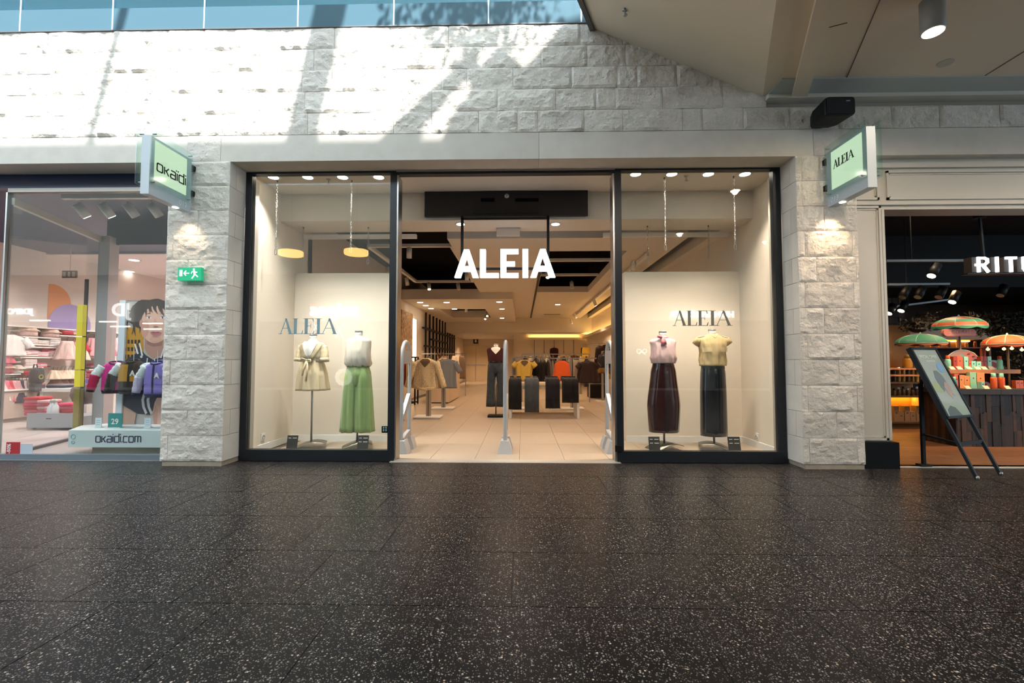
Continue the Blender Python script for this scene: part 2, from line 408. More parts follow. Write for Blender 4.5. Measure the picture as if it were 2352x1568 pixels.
# recessed round plate, sprinkler, surface spotlight
c = az(2172, 144, ZC); m = MB().lathe([(.07, -.006), (.07, .004)], 24, (c.x, c.y, ZC)); m.build('ceiling_plate', mat('plate_paint', 'bdb6aa', .5), None, label='flat round blanking plate in the canopy ceiling', cat='plate')
def sprinkler(loc, label, drop=.06):
    t = thing('sprinkler', label, 'sprinkler', loc, group='ceiling sprinklers')
    MB().lathe([(.03, -.006), (.03, 0), (.012, 0), (.012, .002)], 14, loc).build('escutcheon', M_CHROME, t, True)
    MB().lathe([(.008, -drop), (.008, 0)], 8, loc).build('stem', M_CHROME, t)
    MB().lathe([(.02, -drop-.006), (.024, -drop), (.006, -drop+.004)], 10, loc).build('deflector', M_CHROME, t)
    return t
# sloping ceiling sprinkler
sl_p = None
d = ray(1436, 22); nrm = (Vector(A[1])-Vector(A[0])).cross(Vector((dirv.x, dirv.y, 0))); tt = (Vector(A[0])-camo.location).dot(nrm)/d.dot(nrm); sp_ = camo.location+d*tt
sprinkler(tuple(sp_), 'small sprinkler head under the sloping canopy panel')
c = az(2140, -6, ZC)
def canopy_spot(c, label, watts):
    t = thing('ceiling_spotlight', label, 'spotlight', (c.x, c.y, ZC), 'cylinder spotlights under the canopy')
    MB().lathe([(.06, -.02), (.06, 0)], 20, (c.x, c.y, ZC)).build('mounting_plate', M_SILVER, t, True)
    h_ = MB().lathe([(.078, -.30), (.085, -.295), (.085, -.03), (.06, -.02)], 28, (c.x, c.y, ZC)).build('housing', mat('spot_grey', '8d8983', .5), t, True)
    MB().lathe([(.072, -.306), (.072, -.302)], 24, (c.x, c.y, ZC)).build('lamp', M_LAMPON, h_)
    spot('ceiling_spot_light', (c.x, c.y, ZC-.32), watts*.46, (1, .82, .64), 176, .5)
canopy_spot(c, 'grey cylinder spotlight hanging under the mall canopy', 110)
for xx, yy, lab in ((5.9, 2.9, 'spotlight further along the canopy beyond the easel'), (3.4, 1.3, 'spotlight under the canopy towards the mall'), (5.6, .6, 'spotlight deep under the canopy'), (1.7, 2.6, 'spotlight under the canopy near its fold'), (7.6, 3.4, 'last spotlight along the canopy')):  # unseen extra spotlights, added to warm and brighten this side
    canopy_spot(Vector((xx, yy, ZC)), 'added fill light, grey cylinder '+lab, 150)

# ================================================================== SETTING: upper gallery fascia and skylight roof
ZG = ZTOP+.01
M_BLUE = mat('blue_glass_panel', '46626f', .15, 0, .4, coat=.2)
gf = thing('window_4', 'blue glass fascia panels of the upper gallery', 'glazing', (0, YP, ZG), kind='structure')
gx = [at(p, 62, YP).x for p in (-164, 48, 260, 470, 685, 905, 1122, 1335, 1550)]
for a, b in zip(gx, gx[1:]):
    MB().box(a+.008, b-.008, YP-.01, YP+.02, ZG, ZG+.27).build('panel', M_BLUE, gf)
    MB().box(a+.008, b-.008, YP-.008, YP+.012, ZG+.275, ZG+1.2).build('pane', glassmat('gallery_glass', (.55, .8, .9), 1.5, .1) if 'gallery_glass' not in MATS else MATS['gallery_glass'], gf)
    MB().box(b-.008, b+.008, YP-.014, YP+.016, ZG, ZG+1.2).build('joint_strip', mat('joint_silver', 'c9d2d6', .4, .4), gf)
MB().box(-9.5, 2.2, YP-.02, YP+.35, ZG-.012, ZG).build('sill_strip', mat('edge_dark', '4b4f52', .6), gf)
wg = MB().box(-12, 4, 9.0, 9.2, 4.9, 9.0).build('wall_upper', mat('gallery_wall', '8fb6c4', .6)); tag(wg, 'pale wall at the back of the upper gallery', 'wall', kind='structure')
for x0_, x1_, hx in ((-9.6, -8.3, '1e5fa8'), (-6.9, -5.0, '7a4fb0'), (-4.2, -2.9, '274d5c'), (-2.0, .2, '1f5566')):
    MB().box(x0_, x1_, 8.93, 8.995, 5.3, 7.6).build('wall_panel', mat('gallery_'+hx, hx, .4), wg)
fg = MB().box(-12, 4, YP+.35, 9.2, 4.72, 4.9).build('floor_upper', M_MORTAR); tag(fg, 'slab of the upper gallery floor', 'floor', kind='structure')
rg = MB().box(-14, 14, 7.4, 9.4, 8.9, 9.1).build('roof', M_CAN); tag(rg, 'roof over the upper gallery', 'roof', kind='structure')
ROOF_Z = 9.0
u = (ROOF_Z+.2-ZL1+.02)/SUN_V.z; y_edge = YP+SUN_V.y*u
M_FILL_ROOF = bpy.data.materials.new('fill_roof_glazing'); M_FILL_ROOF.use_nodes = True
N, L = nt(M_FILL_ROOF); N.remove(N['Principled BSDF']); a_ = N.new('ShaderNodeBsdfTranslucent'); a_.inputs[0].default_value = (.84, .94, 1.0, 1); b_ = N.new('ShaderNodeBsdfDiffuse'); b_.inputs[0].default_value = (.8, .82, .84, 1)
c_ = N.new('ShaderNodeMixShader'); c_.inputs[0].default_value = .12; L.new(a_.outputs[0], c_.inputs[1]); L.new(b_.outputs[0], c_.inputs[2]); L.new(c_.outputs[0], N['Material Output'].inputs[0])
rf = MB().add([(-24, -8.3, ROOF_Z+.2), (16, -8.3, ROOF_Z+.2), (16, -2.5, ROOF_Z+.2), (-24, -2.5, ROOF_Z+.2)], [(0, 1, 2, 3)]).build('roof', M_FILL_ROOF)  # unseen frosted roof, added to spread the sun as soft fill
MB().box(-24, 16, -2.5, y_edge, ROOF_Z, ROOF_Z+.2).build('roof_deck', mat('roof_white', 'd9d9d6', .7), rf); tag(rf, 'unseen frosted glass roof added to spread sunlight into the mall', 'roof', kind='structure')  # opaque deck, its edge shaped to end direct sun at the lintel
def skypt(px, py, Z):       # where in the skylight plane the sun ray to a wall point passes
    p = at(px, py, YP); return p+SUN_V*((Z-p.z)/SUN_V.z)
sky = thing('roof', 'steel skylight structure of the mall roof', 'roof', (0, 3, 8.4), kind='structure')
M_STEEL = mat('white_steel', 'c8ccd0', .5, .2)
ZS = 8.4
def beam(p0, p1, wd, name='rafter'):
    a = skypt(*p0, ZS); b = skypt(*p1, ZS); dd = (b-a).normalized()
    MB().bar(a-dd*.15, b+dd*.15, wd, .12).build(name, M_STEEL, sky)
beam((800, -160), (692, 320), .36)
beam((335, -160), (208, 320), .09)
beam((1068, 160), (925, 318), .15, 'brace')
beam((1085, 130), (880, 318), .022, 'tie_rod')
pl = [skypt(px_, py_, ZS) for px_, py_ in ((1370, 40), (1292, 66), (1270, 95), (1203, 160), (1146, 116), (1072, 190), (1082, 215), (1040, 270), (1010, 330), (1500, 330), (1600, 40))]  # unseen panel, outline shaped to cast the jagged shadow on the wall
MB().slab([(p.x, p.y) for p in pl], ZS, ZS+.06).build('shadow_panel', M_STEEL, sky)
pl = [skypt(px_, py_, ZS) for px_, py_ in ((1340, -200), (1340, 62), (1410, 40), (1600, 40), (1600, -200))]  # second unseen panel, outlined by the shadow it should cast
MB().slab([(p.x, p.y) for p in pl], ZS+.1, ZS+.16).build('shadow_panel', M_STEEL, sky)
# trailing plant under the skylight whose leaves dapple the wall
lv = MB(); cen = skypt(1085, 45, 7.2)
for k in range(620):
    px_ = random.gauss(1090, 95); py_ = random.gauss(40, 62)
    if py_ > 200-abs(px_-1010)*.4: continue
    p = skypt(px_, py_, random.uniform(6.9, 7.6)); s_ = random.uniform(.03, .06); a = Vector((random.gauss(0, 1), random.gauss(0, 1), random.gauss(0, .6))).normalized(); b = a.cross(Vector((random.gauss(0, 1), random.gauss(0, 1), random.gauss(0, 1)))).normalized()
    lv.add([p-a*s_*1.5, p+b*s_*.6, p+a*s_*1.5, p-b*s_*.6], [(0, 1, 2, 3)])
o = lv.build('foliage', mat('leaf_green', '3f5a34', .6)); tag(o, 'trailing green leaves hanging under the mall skylight', 'foliage', kind='stuff')

# ================================================================== SETTING: opposite side of the mall, seen mirrored in the glass
YB = -8.0
ob = MB().box(-24, 16, YB-.3, YB, 0, 6.6).build('wall_back', mat('opposite_wall', 'cfcac2', .6)); tag(ob, 'shopfronts on the opposite side of the mall', 'wall', kind='structure')
for x0_ in (-22, -17, -12, -7, -2, 3, 8):
    MB().box(x0_, x0_+4.4, YB-.02, YB+.02, .1, 2.9).build('shop_window', mat('opp_window', '4b4640', .2, noise_amt=.4, noise_scale=.8), ob)
def back_sign(name, txt, px, py, hpx, color, s, label, sx=1.0, bold=.0):
    img = at(px, py, 2*YF-YB-.1); h = hpx*(2*YF-YB)/F_PX
    me = text_mesh(txt, h*1.35, .03, emis('sign_'+name+txt[:2], color, s), bold*h, sx=sx)
    o = link_mesh('shop_sign', me, None, (img.x, YB+.1, img.z), (0, 0, math.pi)); tag(o, label, 'sign', 'lit signs across the mall'); return o
back_sign('a', 'snipes', 765, 711, 34, 'fff6f4', 8, 'white lit shop sign mirrored above the dress in the window', bold=.03)
im = at(717, 703, 2*YF-YB-.1); m = MB().box(im.x-.1, im.x+.1, YB+.06, YB+.12, im.z-.1, im.z+.1); o = m.build('sign_square', emis('sign_red', 'ff4a3a', 5)); tag(o, 'small red lit square beside the mirrored white sign', 'sign', 'lit signs across the mall')
back_sign('b', 'HUNKEMÖLLER', 1614, 722, 15, 'ffffff', 12, 'white lit capitals mirrored above the pink blouse', sx=1.02, bold=.012)
back_sign('c', 'JDSPORTS', 20, 715, 14, 'ffffff', 6, 'white lit lettering mirrored over the pink shelves', sx=1.2, bold=.03)
back_sign('d', 'JD', 272, 712, 32, 'ffffff', 5, 'large white lit initials mirrored beside the poster', bold=.02)
def back_neon(name, strokes, color, s, label, r=1.2):
    m = MB()
    for st in strokes:
        pts = [at(a, b, 2*YF-YB-.15) for a, b in st]; m.tube([(p.x, YB+.15, p.z) for p in pts], r*(2*YF-YB)/F_PX, 6)
    o = m.build(name, emis('neon_'+label[:6], color, s)); tag(o, label, 'sign', 'neon shapes across the mall'); return o
back_neon('neon_cross', [((714, 768), (729, 741)), ((720, 744), (733, 768))], 'fffbe8', 7, 'white neon cross mirrored over the dress collar', .9)
back_neon('neon_cross', [((769, 740), (778, 758)), ((787, 743), (778, 758)), ((778, 759), (769, 774)), ((778, 759), (785, 775))], 'fffbe8', 7, 'white neon cross mirrored beside the window lettering', .9)
bow = [(1475+11*math.sin(t)*(1 if math.cos(t) else 1), 806+4.5*math.sin(2*t)) for t in [i*2*math.pi/28 for i in range(29)]]
back_neon('neon_bow', [bow, ((1475, 808), (1484, 814)), ((1475, 808), (1468, 813))], 'fff1d8', 6, 'white neon bow mirrored beside the pink blouse', .7)
im = at(787, 866, 2*YF-YB-.1); sc_ = (2*YF-YB)/F_PX; t = thing('round_sign', 'pale round daisy sign mirrored beside the green trousers', 'sign', (im.x, YB+.08, im.z), 'lit signs across the mall')
for k_ in range(12):
    a_ = 2*math.pi*k_/12; MB().lathe([(.001, 0), (6.5*sc_, 0), (6.5*sc_, .02), (.001, .02)], 14).build('petal', emis('daisy_white', 'f6f8ee', 2.0), t, local=True).location = (14*sc_*math.cos(a_), 0, 14*sc_*math.sin(a_)); t.children[-1].rotation_euler = (math.radians(90), 0, 0)
o = MB().lathe([(.001, 0), (10*sc_, 0), (10*sc_, .03), (.001, .03)], 20).build('centre', emis('daisy_lime', 'd8e08a', 1.6), t, local=True); o.rotation_euler = (math.radians(-90), 0, 0)
for px_, py_, wpx in ((242, 738, 40), (270, 749, 44), (345, 742, 45), (345, 755, 40), (85, 735, 46)):
    im = at(px_, py_, 2*YF-YB-.6); hw = wpx/2*(2*YF-YB)/F_PX
    o = MB().box(im.x-hw, im.x+hw, YB+.55, YB+.62, im.z-.03, im.z+.03).build('linear_lamp', emis('linear_glow', 'fffaf0', 7)); tag(o, f'slim linear lamp across the mall, mirrored {dict([(242, "by the grey column"), (270, "beside the poster edge"), (85, "over the pink shelves")]).get(px_, "on the poster nose" if py_ < 750 else "on the poster mouth")}', 'lamp', 'linear lamps across the mall')
# gallery soffit across the mall with two round drum lamps
ZB = 4.15
bs = MB().box(-24, -2.2, YB, -4.0, ZB, ZB+.15).build('ceiling_back', M_CAN); tag(bs, 'gallery soffit on the opposite side of the mall', 'ceiling', kind='structure')
MB().box(-24, -2.2, -4.15, -4.0, ZB+.15, 7.2).build('gallery_fascia', M_CAN, bs)  # added fascia, keeps the bright sky's reflection out of the shop glass
for px_, py_ in ((665, 580), (816, 578)):
    zi = ZB-.06; d = ray(px_, py_); ti = (zi-EYE)/d.z; P = camo.location+d*ti; yy = 2*YF-P.y
    t = thing('drum_lamp', f'round amber drum lamp mirrored in the dress window nearer the {"pillar" if px_ < 700 else "entrance"}', 'lamp', (P.x, yy, ZB), group='round drum lamps')
    MB().lathe([(.30, -.12), (.31, -.11), (.31, 0)], 28, (P.x, yy, ZB)).build('shade', emis('drum_glow', 'ffcf78', 9), t, True)
    MB().lathe([(.33, -.01), (.33, 0)], 28, (P.x, yy, ZB)).build('top_ring', M_SILVER, t, True); MB().tube([(P.x, yy, ZB), (P.x, yy, ROOF_Z)], .006, 5).build('hanging_rod', M_DKMETAL, t)
# ================================================================== ALEIA storefront: frame and glazing
ZT = at(1170, 378, YF).z; ZG0 = at(720, 1033, YF).z; ZG1 = at(720, 398, YF).z
X0, X3 = PL[1]+.005, PR[0]-.005
xL0 = at(557, 700, YF).x; xL0 = X0+.075
xL1 = at(893, 720, YF).x; xL2 = at(907, 720, YF).x
xR1 = at(1415, 720, YF).x; xR2 = at(1430, 720, YF).x; xR3 = X3-.085
def shop_window(name, x0, x1, a0, a1, label):
    wn = thing(name, label, 'window', (x0, YF, 0), kind='structure')
    MB().box(x0, x1, YF, YF+.09, 0, ZG0).build('bottom_rail', M_FRAME, wn)
    MB().box(x0, x1, YF, YF+.09, ZG1, ZT).build('top_rail', M_FRAME, wn)
    MB().box(x0, a0, YF+.003, YF+.087, ZG0, ZG1).build('stile', M_FRAME, wn)
    MB().box(a1, x1, YF+.003, YF+.087, ZG0, ZG1).build('stile', M_FRAME, wn)
    MB().box(a0, a1, YF+.03, YF+.04, ZG0, ZG1).build('pane', M_GLASS, wn)
    return wn
shop_window('window_1', X0, xL2, xL0, xL1, 'dark framed display window with the beige dress and green trousers')
shop_window('window_2', xR1, X3, xR2, xR3, 'dark framed display window with the maroon and black skirts')
dr = thing('door_1', 'wide open shop entrance under a dark header', 'doorway', (0, YF, 0), kind='structure')
MB().box(xL2, xR1, YF, YF+.09, at(1170, 398, YF).z, ZT).build('header', M_FRAME, dr)
MB().box(xL2, xR1, YF-.012, YF, at(1170, 393, YF).z, at(1170, 388, YF).z).build('sliding_track', M_CHROME, dr)
MB().box(xL2, xL2+.022, YF+.02, YF+.2, 0, at(1170, 398, YF).z).build('door_edge', M_CHROME, dr)
MB().box(xR1-.022, xR1, YF+.02, YF+.2, 0, at(1170, 398, YF).z).build('door_edge', M_CHROME, dr)
MB().box(xL2-.03, xR1+.03, YF-.06, YF+.1, -.01, .006).build('threshold', mat('threshold_metal', 'd8d2c8', .35, .4), dr)
MB().box(xR1-.03, xR1+.05, YF-.02, YF+.0, .13, .2).build('lock_box', M_DKMETAL, dr)
# ================================================================== ALEIA interior shell
ZCF = 3.63; YBK = 6.44
fl2 = MB().box(-4.7, 3.4, YF-.04, 28.2, -.09, -.012).build('floor_shop', mat('shop_grout', '6e6155', .8)); tag(fl2, 'beige porcelain tiled floor of the fashion shop', 'floor', kind='structure')
TS = .553; x_off = az(1193, 1060).x
tm = MB().box(.0018, TS-.0018, .0018, 1.1-.0018, -.02, 0).mesh('floor_tile', M_TILE)
for i in range(-6, 7):
    xa = x_off+i*TS
    if xa+TS < -3.7 or xa > 3.5: continue
    for j in range(0, 21):
        link_mesh('floor_tile', tm, fl2, (xa, YF+.1+j*1.1, 0))
def wall(name, mb, m, label, cat='wall'):
    o = mb.build(name, m); tag(o, label, cat, kind='structure'); return o
wall('wall_left', MB().box(-3.62, -3.5, YF+.09, 7.45, 0, 4.0).box(-4.75, -3.5, 7.3, 7.45, 0, 4.0).box(-4.75, -4.6, 7.45, 13.3, 0, 4.0).box(-4.75, -3.6, 13.3, 28.2, 0, 4.0), M_WALLW, 'cream side wall of the fashion shop beside the black grid')
wall('wall_right', MB().box(3.28, 3.4, YF+.09, 28.2, 0, 4.0), M_WALLW, 'cream side wall of the fashion shop beside the rails of clothes')
wall('wall_rear', MB().box(-4.75, -.3, 28.0, 28.2, 0, 4.0).box(-.3, 3.4, 23.2, 23.4, 0, 4.0).box(-.42, -.3, 23.2, 28.2, 0, 4.0), M_WALLW, 'rear wall of the fashion shop with a lit niche')
# display window backs
for nm, xa, xb, lab in (('wall_display_back', -3.5, -1.98, 'cream display back panel behind the beige dress'), ('wall_display_back', 1.56, 3.28, 'cream display back panel behind the skirts')):
    o = wall(nm, MB().box(xa, xb, 6.9, 7.14, 0, 2.56), M_WALLW, lab)
    MB().box(xa, xb, 6.88, 6.9, 0, .09).build('baseboard', M_WHITE, o)
b1 = MB().box(-3.5, -3.48, YF+.1, 6.88, 0, .09).build('baseboard_left', M_WHITE); tag(b1, 'white skirting along the window display side wall', 'skirting', kind='structure')
b2 = MB().box(3.26, 3.28, YF+.1, 6.88, 0, .09).build('baseboard_right', M_WHITE); tag(b2, 'white skirting under the wall socket by the black skirt', 'skirting', kind='structure')
# ceilings
ce = MB().box(-3.62, 3.4, YF+.02, YBK, ZCF, ZCF+.12).build('ceiling_shop', M_CEILW); tag(ce, 'stepped white shop ceiling with black coffers', 'ceiling', kind='structure')
MB().box(-3.62, 3.4, YBK, 7.02, 3.23, ZCF+.1).build('bulkhead', M_CEILW, ce)
MB().box(-4.75, 3.4, 7.02, 28.2, 4.0, 4.1).build('black_plenum', M_BLACK, ce)
def cpan(x0, x1, y0, y1, z0=3.25, z1=3.42): MB().box(x0, x1, y0, y1, z0, z1).build('ceiling_panel', M_CEILW, ce)
cpan(-1.25, .45, 7.5, 21.4); cpan(.45, 2.75, 7.5, 8.4); cpan(1.95, 2.75, 8.4, 21.4); cpan(.45, 1.95, 13.4, 21.4); cpan(3.1, 3.3, 7.02, 21.4)
cpan(-3.6, -.28, 13.4, 16.0, 3.05, 3.35); cpan(-1.3, -.28, 16.0, 21.4, 3.05, 3.35); cpan(-3.6, -2.9, 16.0, 21.4, 3.05, 3.35); cpan(-2.9, -1.3, 19.0, 21.4, 3.05, 3.35)
cpan(-4.75, 3.3, 21.4, 28.2, 2.57, 3.5)
for x0_, x1_, y0_, y1_ in ((-1.25, -1.2, 7.5, 13.4), (.4, .45, 8.4, 13.4), (1.95, 2.0, 8.4, 13.4)):
    MB().box(x0_, x1_, y0_, y1_, 3.42, 4.0).build('coffer_side', M_BLACK, ce)
MB().box(.45, 1.95, 13.36, 13.4, 3.42, 4.0).build('coffer_side', M_BLACK, ce)
MB().box(.38, .44, 8.4, 21.3, 3.235, 3.25).build('ceiling_slot', M_DKMETAL, ce)
# ---- lamps
def downlight(loc, label, group, r=.065, glow=None, ring=True):
    t = thing('downlight', label, 'downlight', loc, group)
    rg_ = MB().lathe([(r*1.45, -.006), (r*1.5, 0), (r, 0), (r, .0005)], 22, loc).build('trim_ring', M_WHITE, t, True)
    MB().lathe([(r, -.009), (r*.9, -.0115)], 20, loc).build('lamp', glow or M_LAMPON, rg_)
    return t
ORD = ('first', 'second', 'third', 'fourth', 'fifth', 'sixth', 'seventh', 'eighth', 'ninth', 'tenth', 'eleventh', 'twelfth')
ords = ORD
for i, px_ in enumerate((628, 707, 787, 870)):
    c = az(px_, 406, ZCF); downlight((c.x, c.y, ZCF), f'lit downlight in the dress window ceiling, {ords[i]} from the stone pillar', 'display window downlights')
    spot('display_light', (c.x, c.y, ZCF-.03), 116, (1, .93, .86), 90, .9, (c.x*.98, c.y+.25, 0))
for i, px_ in enumerate((1460, 1543, 1627, 1711)):
    c = az(px_, 399, ZCF); downlight((c.x, c.y, ZCF), f'lit downlight in the skirt window ceiling, {ords[i]} from the entrance', 'display window downlights')
    spot('display_light', (c.x, c.y, ZCF-.03), 122, (1, .83, .68), 86, .9, (c.x*.98, c.y+.25, 0))
sprinkler(tuple(az(755, 412, ZCF)), 'sprinkler head in the ceiling above the beige dress')
sprinkler(tuple(az(1577, 404, ZCF)), 'sprinkler head in the ceiling above the skirts')
for px_, py_, z_, lab in ((1058, 514, 3.23, 'lit downlight under the bulkhead by the hanging sign bar'), (1276, 514, 3.23, 'lit downlight under the bulkhead beside the hanging frame'),):
    c = az(px_, py_, z_); downlight(tuple(c), lab, 'bulkhead downlights', .06)
for i, (px_, py_) in enumerate(((965, 694), (978, 701), (990, 708), (1026, 694), (1044, 709), (1147, 693), (1153, 709), (1153, 750), (1153, 730))):
    c = az(px_, py_, 3.05); downlight(tuple(c), f'small lit downlight in the lowered ceiling, {ORD[i]} counted from the blouse side', 'lowered ceiling downlights', .09)
for i, (px_, py_) in enumerate(((1281, 699),)):
    c = az(px_, py_, 3.25); downlight(tuple(c), 'small lit downlight in the ceiling near the air vent', 'shop ceiling downlights', .09)
c = az(1268, 721, 3.25); t = thing('air_vent', 'slotted air vent in the shop ceiling', 'vent', tuple(c)); MB().box(c.x-.55, c.x+.55, c.y-.15, c.y+.15, 3.235, 3.25).build('frame', M_WHITE, t); MB().box(c.x-.35, c.x+.35, c.y-.08, c.y+.08, 3.228, 3.236).build('slot', M_DKMETAL, t)
# ---- lighting tracks with spot heads
def track(name, pts, z, label, closed=False):
    t = thing(name, label, 'light track', (pts[0][0], pts[0][1], z))
    n = len(pts)
    for i in range(n if closed else n-1):
        a = pts[i]; b = pts[(i+1) % n]; MB().bar((*a, z), (*b, z), .07, .06).build('rail', M_WHITE, t)
    return t
def head(p, tgt, label, lit=True, group='spot heads on the ceiling tracks', m=None, L=.17, r=.05):
    p = Vector(p); d = (Vector(tgt)-p).normalized(); q = p+d*L
    t = thing('spot_head', label, 'spotlight', tuple(p), group)
    MB().tube([p, p+Vector((0, 0, .066))], .012, 6).build('stem', m or M_WHITE, t)
    hs_ = MB().tube([p-d*.03, q], r, 12).build('housing', m or M_WHITE, t, True)
    MB().tube([q, q+d*.004], r*.8, 12).build('lamp', M_LAMPON if lit else M_SILVER, hs_)
ZTK = 3.42
track('light_track', [(-2.95, 8.6), (-1.35, 8.6), (-1.35, 12.5), (-2.95, 12.5)], ZTK, 'white rectangular light track in the black coffer over the blouses', True)
track('light_track', [(.45, 9.9), (1.95, 9.9)], ZTK, 'white light track behind the last sign letter')
track('light_track', [(.45, 11.6), (1.95, 11.6)], ZTK, 'white light track crossing the coffer over the jeans table')
track('light_track', [(2.35, 8.5), (2.35, 20.5)], 3.2, 'long white light track by the clothes rails')
track('light_track', [(-2.85, 16.3), (-1.35, 16.3), (-1.35, 18.8)], 3.25, 'white light track in the far coffer by the black grid')
track('light_track', [(-3.45, 7.06), (-1.66, 7.06)], 3.17, 'thin rail under the bulkhead over the dress window')
track('light_track', [(1.27, 7.06), (3.2, 7.06)], 3.17, 'thin rail under the bulkhead over the skirt window')
for px_, py_, tg, lab, lit in ((940, 572, (-2.2, 8.7, 0), 'white spot head hanging on the track beside the sign', False), (934, 640, (-2.6, 12, 0), 'white spot head at the corner of the coffer track', False),
                        (985, 652, (-2.0, 11, 0), 'glowing spot head on the far coffer track', True), (1052, 654, (-1.0, 10.5, 0), 'white spot head beside the glowing one on the coffer track', False),
                        (1072, 628, (-1.2, 11, 0), 'white spot head under the first sign letter', False)):
    c = az(px_, py_, ZTK-.1); head(c, tg, lab, lit)
for px_, py_, tg, lab, lit in ((1258, 624, (.5, 9, 0), 'lit spot head behind the last sign letter', True), (1313, 650, (1.4, 10.5, 0), 'white spot head over the jeans table', False)):
    c = az(px_, py_, ZTK-.1); head(c, tg, lab, lit)
for px_, py_, lab in ((1364, 690, 'glowing spot head on the long track near the glass'), (1319, 721, 'glowing spot head midway along the long track'), (1311, 735, 'glowing spot head at the far end of the long track')):
    c = az(px_, py_, 3.1); head(c, (3.1, c.y+.5, 1.2), lab)
head(az(1455, 605, 3.1), (2.8, 12, .5), 'white spot head seen through the skirt window', False)
head((-1.38, 18.2, 3.15), (-1.5, 16, .2), 'glowing spot head in the far coffer', True); head((-1.5, 18.9, 3.1), (-2, 17, .2), 'lit spot head beside the rear soffit', True)
head((-2.0, 16.3, 3.15), (-2.5, 17.5, 0), 'white spot head by the black grid', False)
for loc, e in (((-2.2, 9.6, 3.1), 70), ((-.3, 9.0, 3.1), 80), ((1.4, 9.6, 3.1), 70), ((-2.2, 12.3, 3.0), 75), ((.4, 12.5, 3.0), 80), ((2.4, 12.5, 2.9), 70), ((-1.8, 15.5, 2.85), 75), ((.8, 16.0, 3.0), 85), ((2.4, 17, 2.8), 70), ((-1.8, 19.5, 2.8), 75), ((1.0, 20.5, 2.9), 80), ((-2.4, 25.5, 2.4), 150), ((.3, 7.2, 3.1), 55)):
    spot('shop_light', loc, e*1.25, (1, .72, .5) if loc[1] < 11 else (1, .66, .4), 150, 1.0, None, .15)
# ---- coves
def glowbox(name, mb, label, s=6, key='cove_glow', col='ffc670'):
    o = mb.build(name, emis(key, col, s)); tag(o, label, 'light strip'); return o
o = wall('trim_2', MB().box(.3, 2.95, 23.05, 23.2, 2.36, 2.4).box(.3, 2.95, 23.02, 23.06, 2.30, 2.42), M_WALLW, 'ledge hiding the light strip on the rear wall', 'ledge')
glowbox('light_strip', MB().box(.35, 2.9, 23.08, 23.18, 2.405, 2.425), 'glowing warm strip along the rear wall niche')
o = wall('trim_3', MB().box(3.05, 3.28, 14.2, 22.9, 2.36, 2.40).box(3.02, 3.06, 14.2, 22.9, 2.34, 2.45), M_WALLW, 'ledge hiding the light strip over the clothes rails', 'ledge')
glowbox('light_strip', MB().box(3.1, 3.26, 14.3, 22.8, 2.405, 2.425), 'glowing warm strip over the side wall clothes rails')
for i in range(5):
    MB().box(.62+i*.5, .635+i*.5, 23.17, 23.2, 1.3, 2.3).build('wall_rod', M_DKMETAL, bpy.data.objects['wall_rear'])
# left wall: speckled panel, lit strip, black grid
wp = MB().box(-3.6, -3.57, 13.4, 14.75, .9, 2.75).build('speckled_panel', mat('speckle', 'e3c096', .6, hex2='9c7650', noise_scale=11, bump=.6, bump_scale=12), bpy.data.objects['wall_left'])
glowbox('light_strip', MB().box(-3.59, -3.55, 14.85, 15.2, .4, 2.6), 'tall glowing strip beside the speckled wall panel', 3, 'cove_glow2', 'ffe0a8')
gr = thing('wall_grid', 'black metal grid of bars on the shop side wall', 'grid', (-3.55, 16.6, 0))
for i in range(11): MB().box(-3.56, -3.5, 16.6+i*.7-.035, 16.6+i*.7+.035, .2, 3.0).build('bar', M_DKMETAL, gr)
for z_, ya, yb in ((2.39, 15.9, 23.3), (2.05, 17.3, 21), (1.76, 16.2, 22.3)): MB().box(-3.52, -3.42, ya, yb, z_-.03, z_+.03).build('shelf', M_DKMETAL, gr)
# black framework high in the recess, seen over the dress window back
gr = thing('wall_grid', 'black beam framework seen above the dress display back', 'grid', (-4.5, 9.0, 2))
for i in range(5): MB().box(-4.58, -4.5, 8.6+i*.9, 8.7+i*.9, 1.5, 3.9).build('bar', M_DKMETAL, gr)
for z_ in (2.9, 3.4): MB().box(-4.57, -4.45, 8.0, 13.2, z_, z_+.09).build('beam', M_DKMETAL, gr)
# rear door
dd = thing('door_2', 'pale double door at the far end of the shop', 'door', (-2.9, 28, 0), kind='structure')
MB().box(-3.55, -2.85, 27.93, 28.0, 0, 2.15).build('door_leaf', mat('door_beige', 'dfcdae', .6), dd); MB().box(-2.83, -2.1, 27.93, 28.0, 0, 2.15).build('door_leaf', MATS['door_beige'], dd); MB().box(-3.4, -2.2, 27.88, 27.93, .95, 1.02).build('push_bar', M_SILVER, dd)
t = thing('emergency_sign', 'dark emergency sign high above the far double door', 'sign', (-2.9, 27.95, 2.5)); MB().box(-3.0, -2.7, 27.93, 27.99, 2.3, 2.62).build('plate', mat('exit_dark', '15241a', .5), t); MB().box(-2.9, -2.8, 27.92, 27.93, 2.38, 2.55).build('symbol', M_WHITE, t)
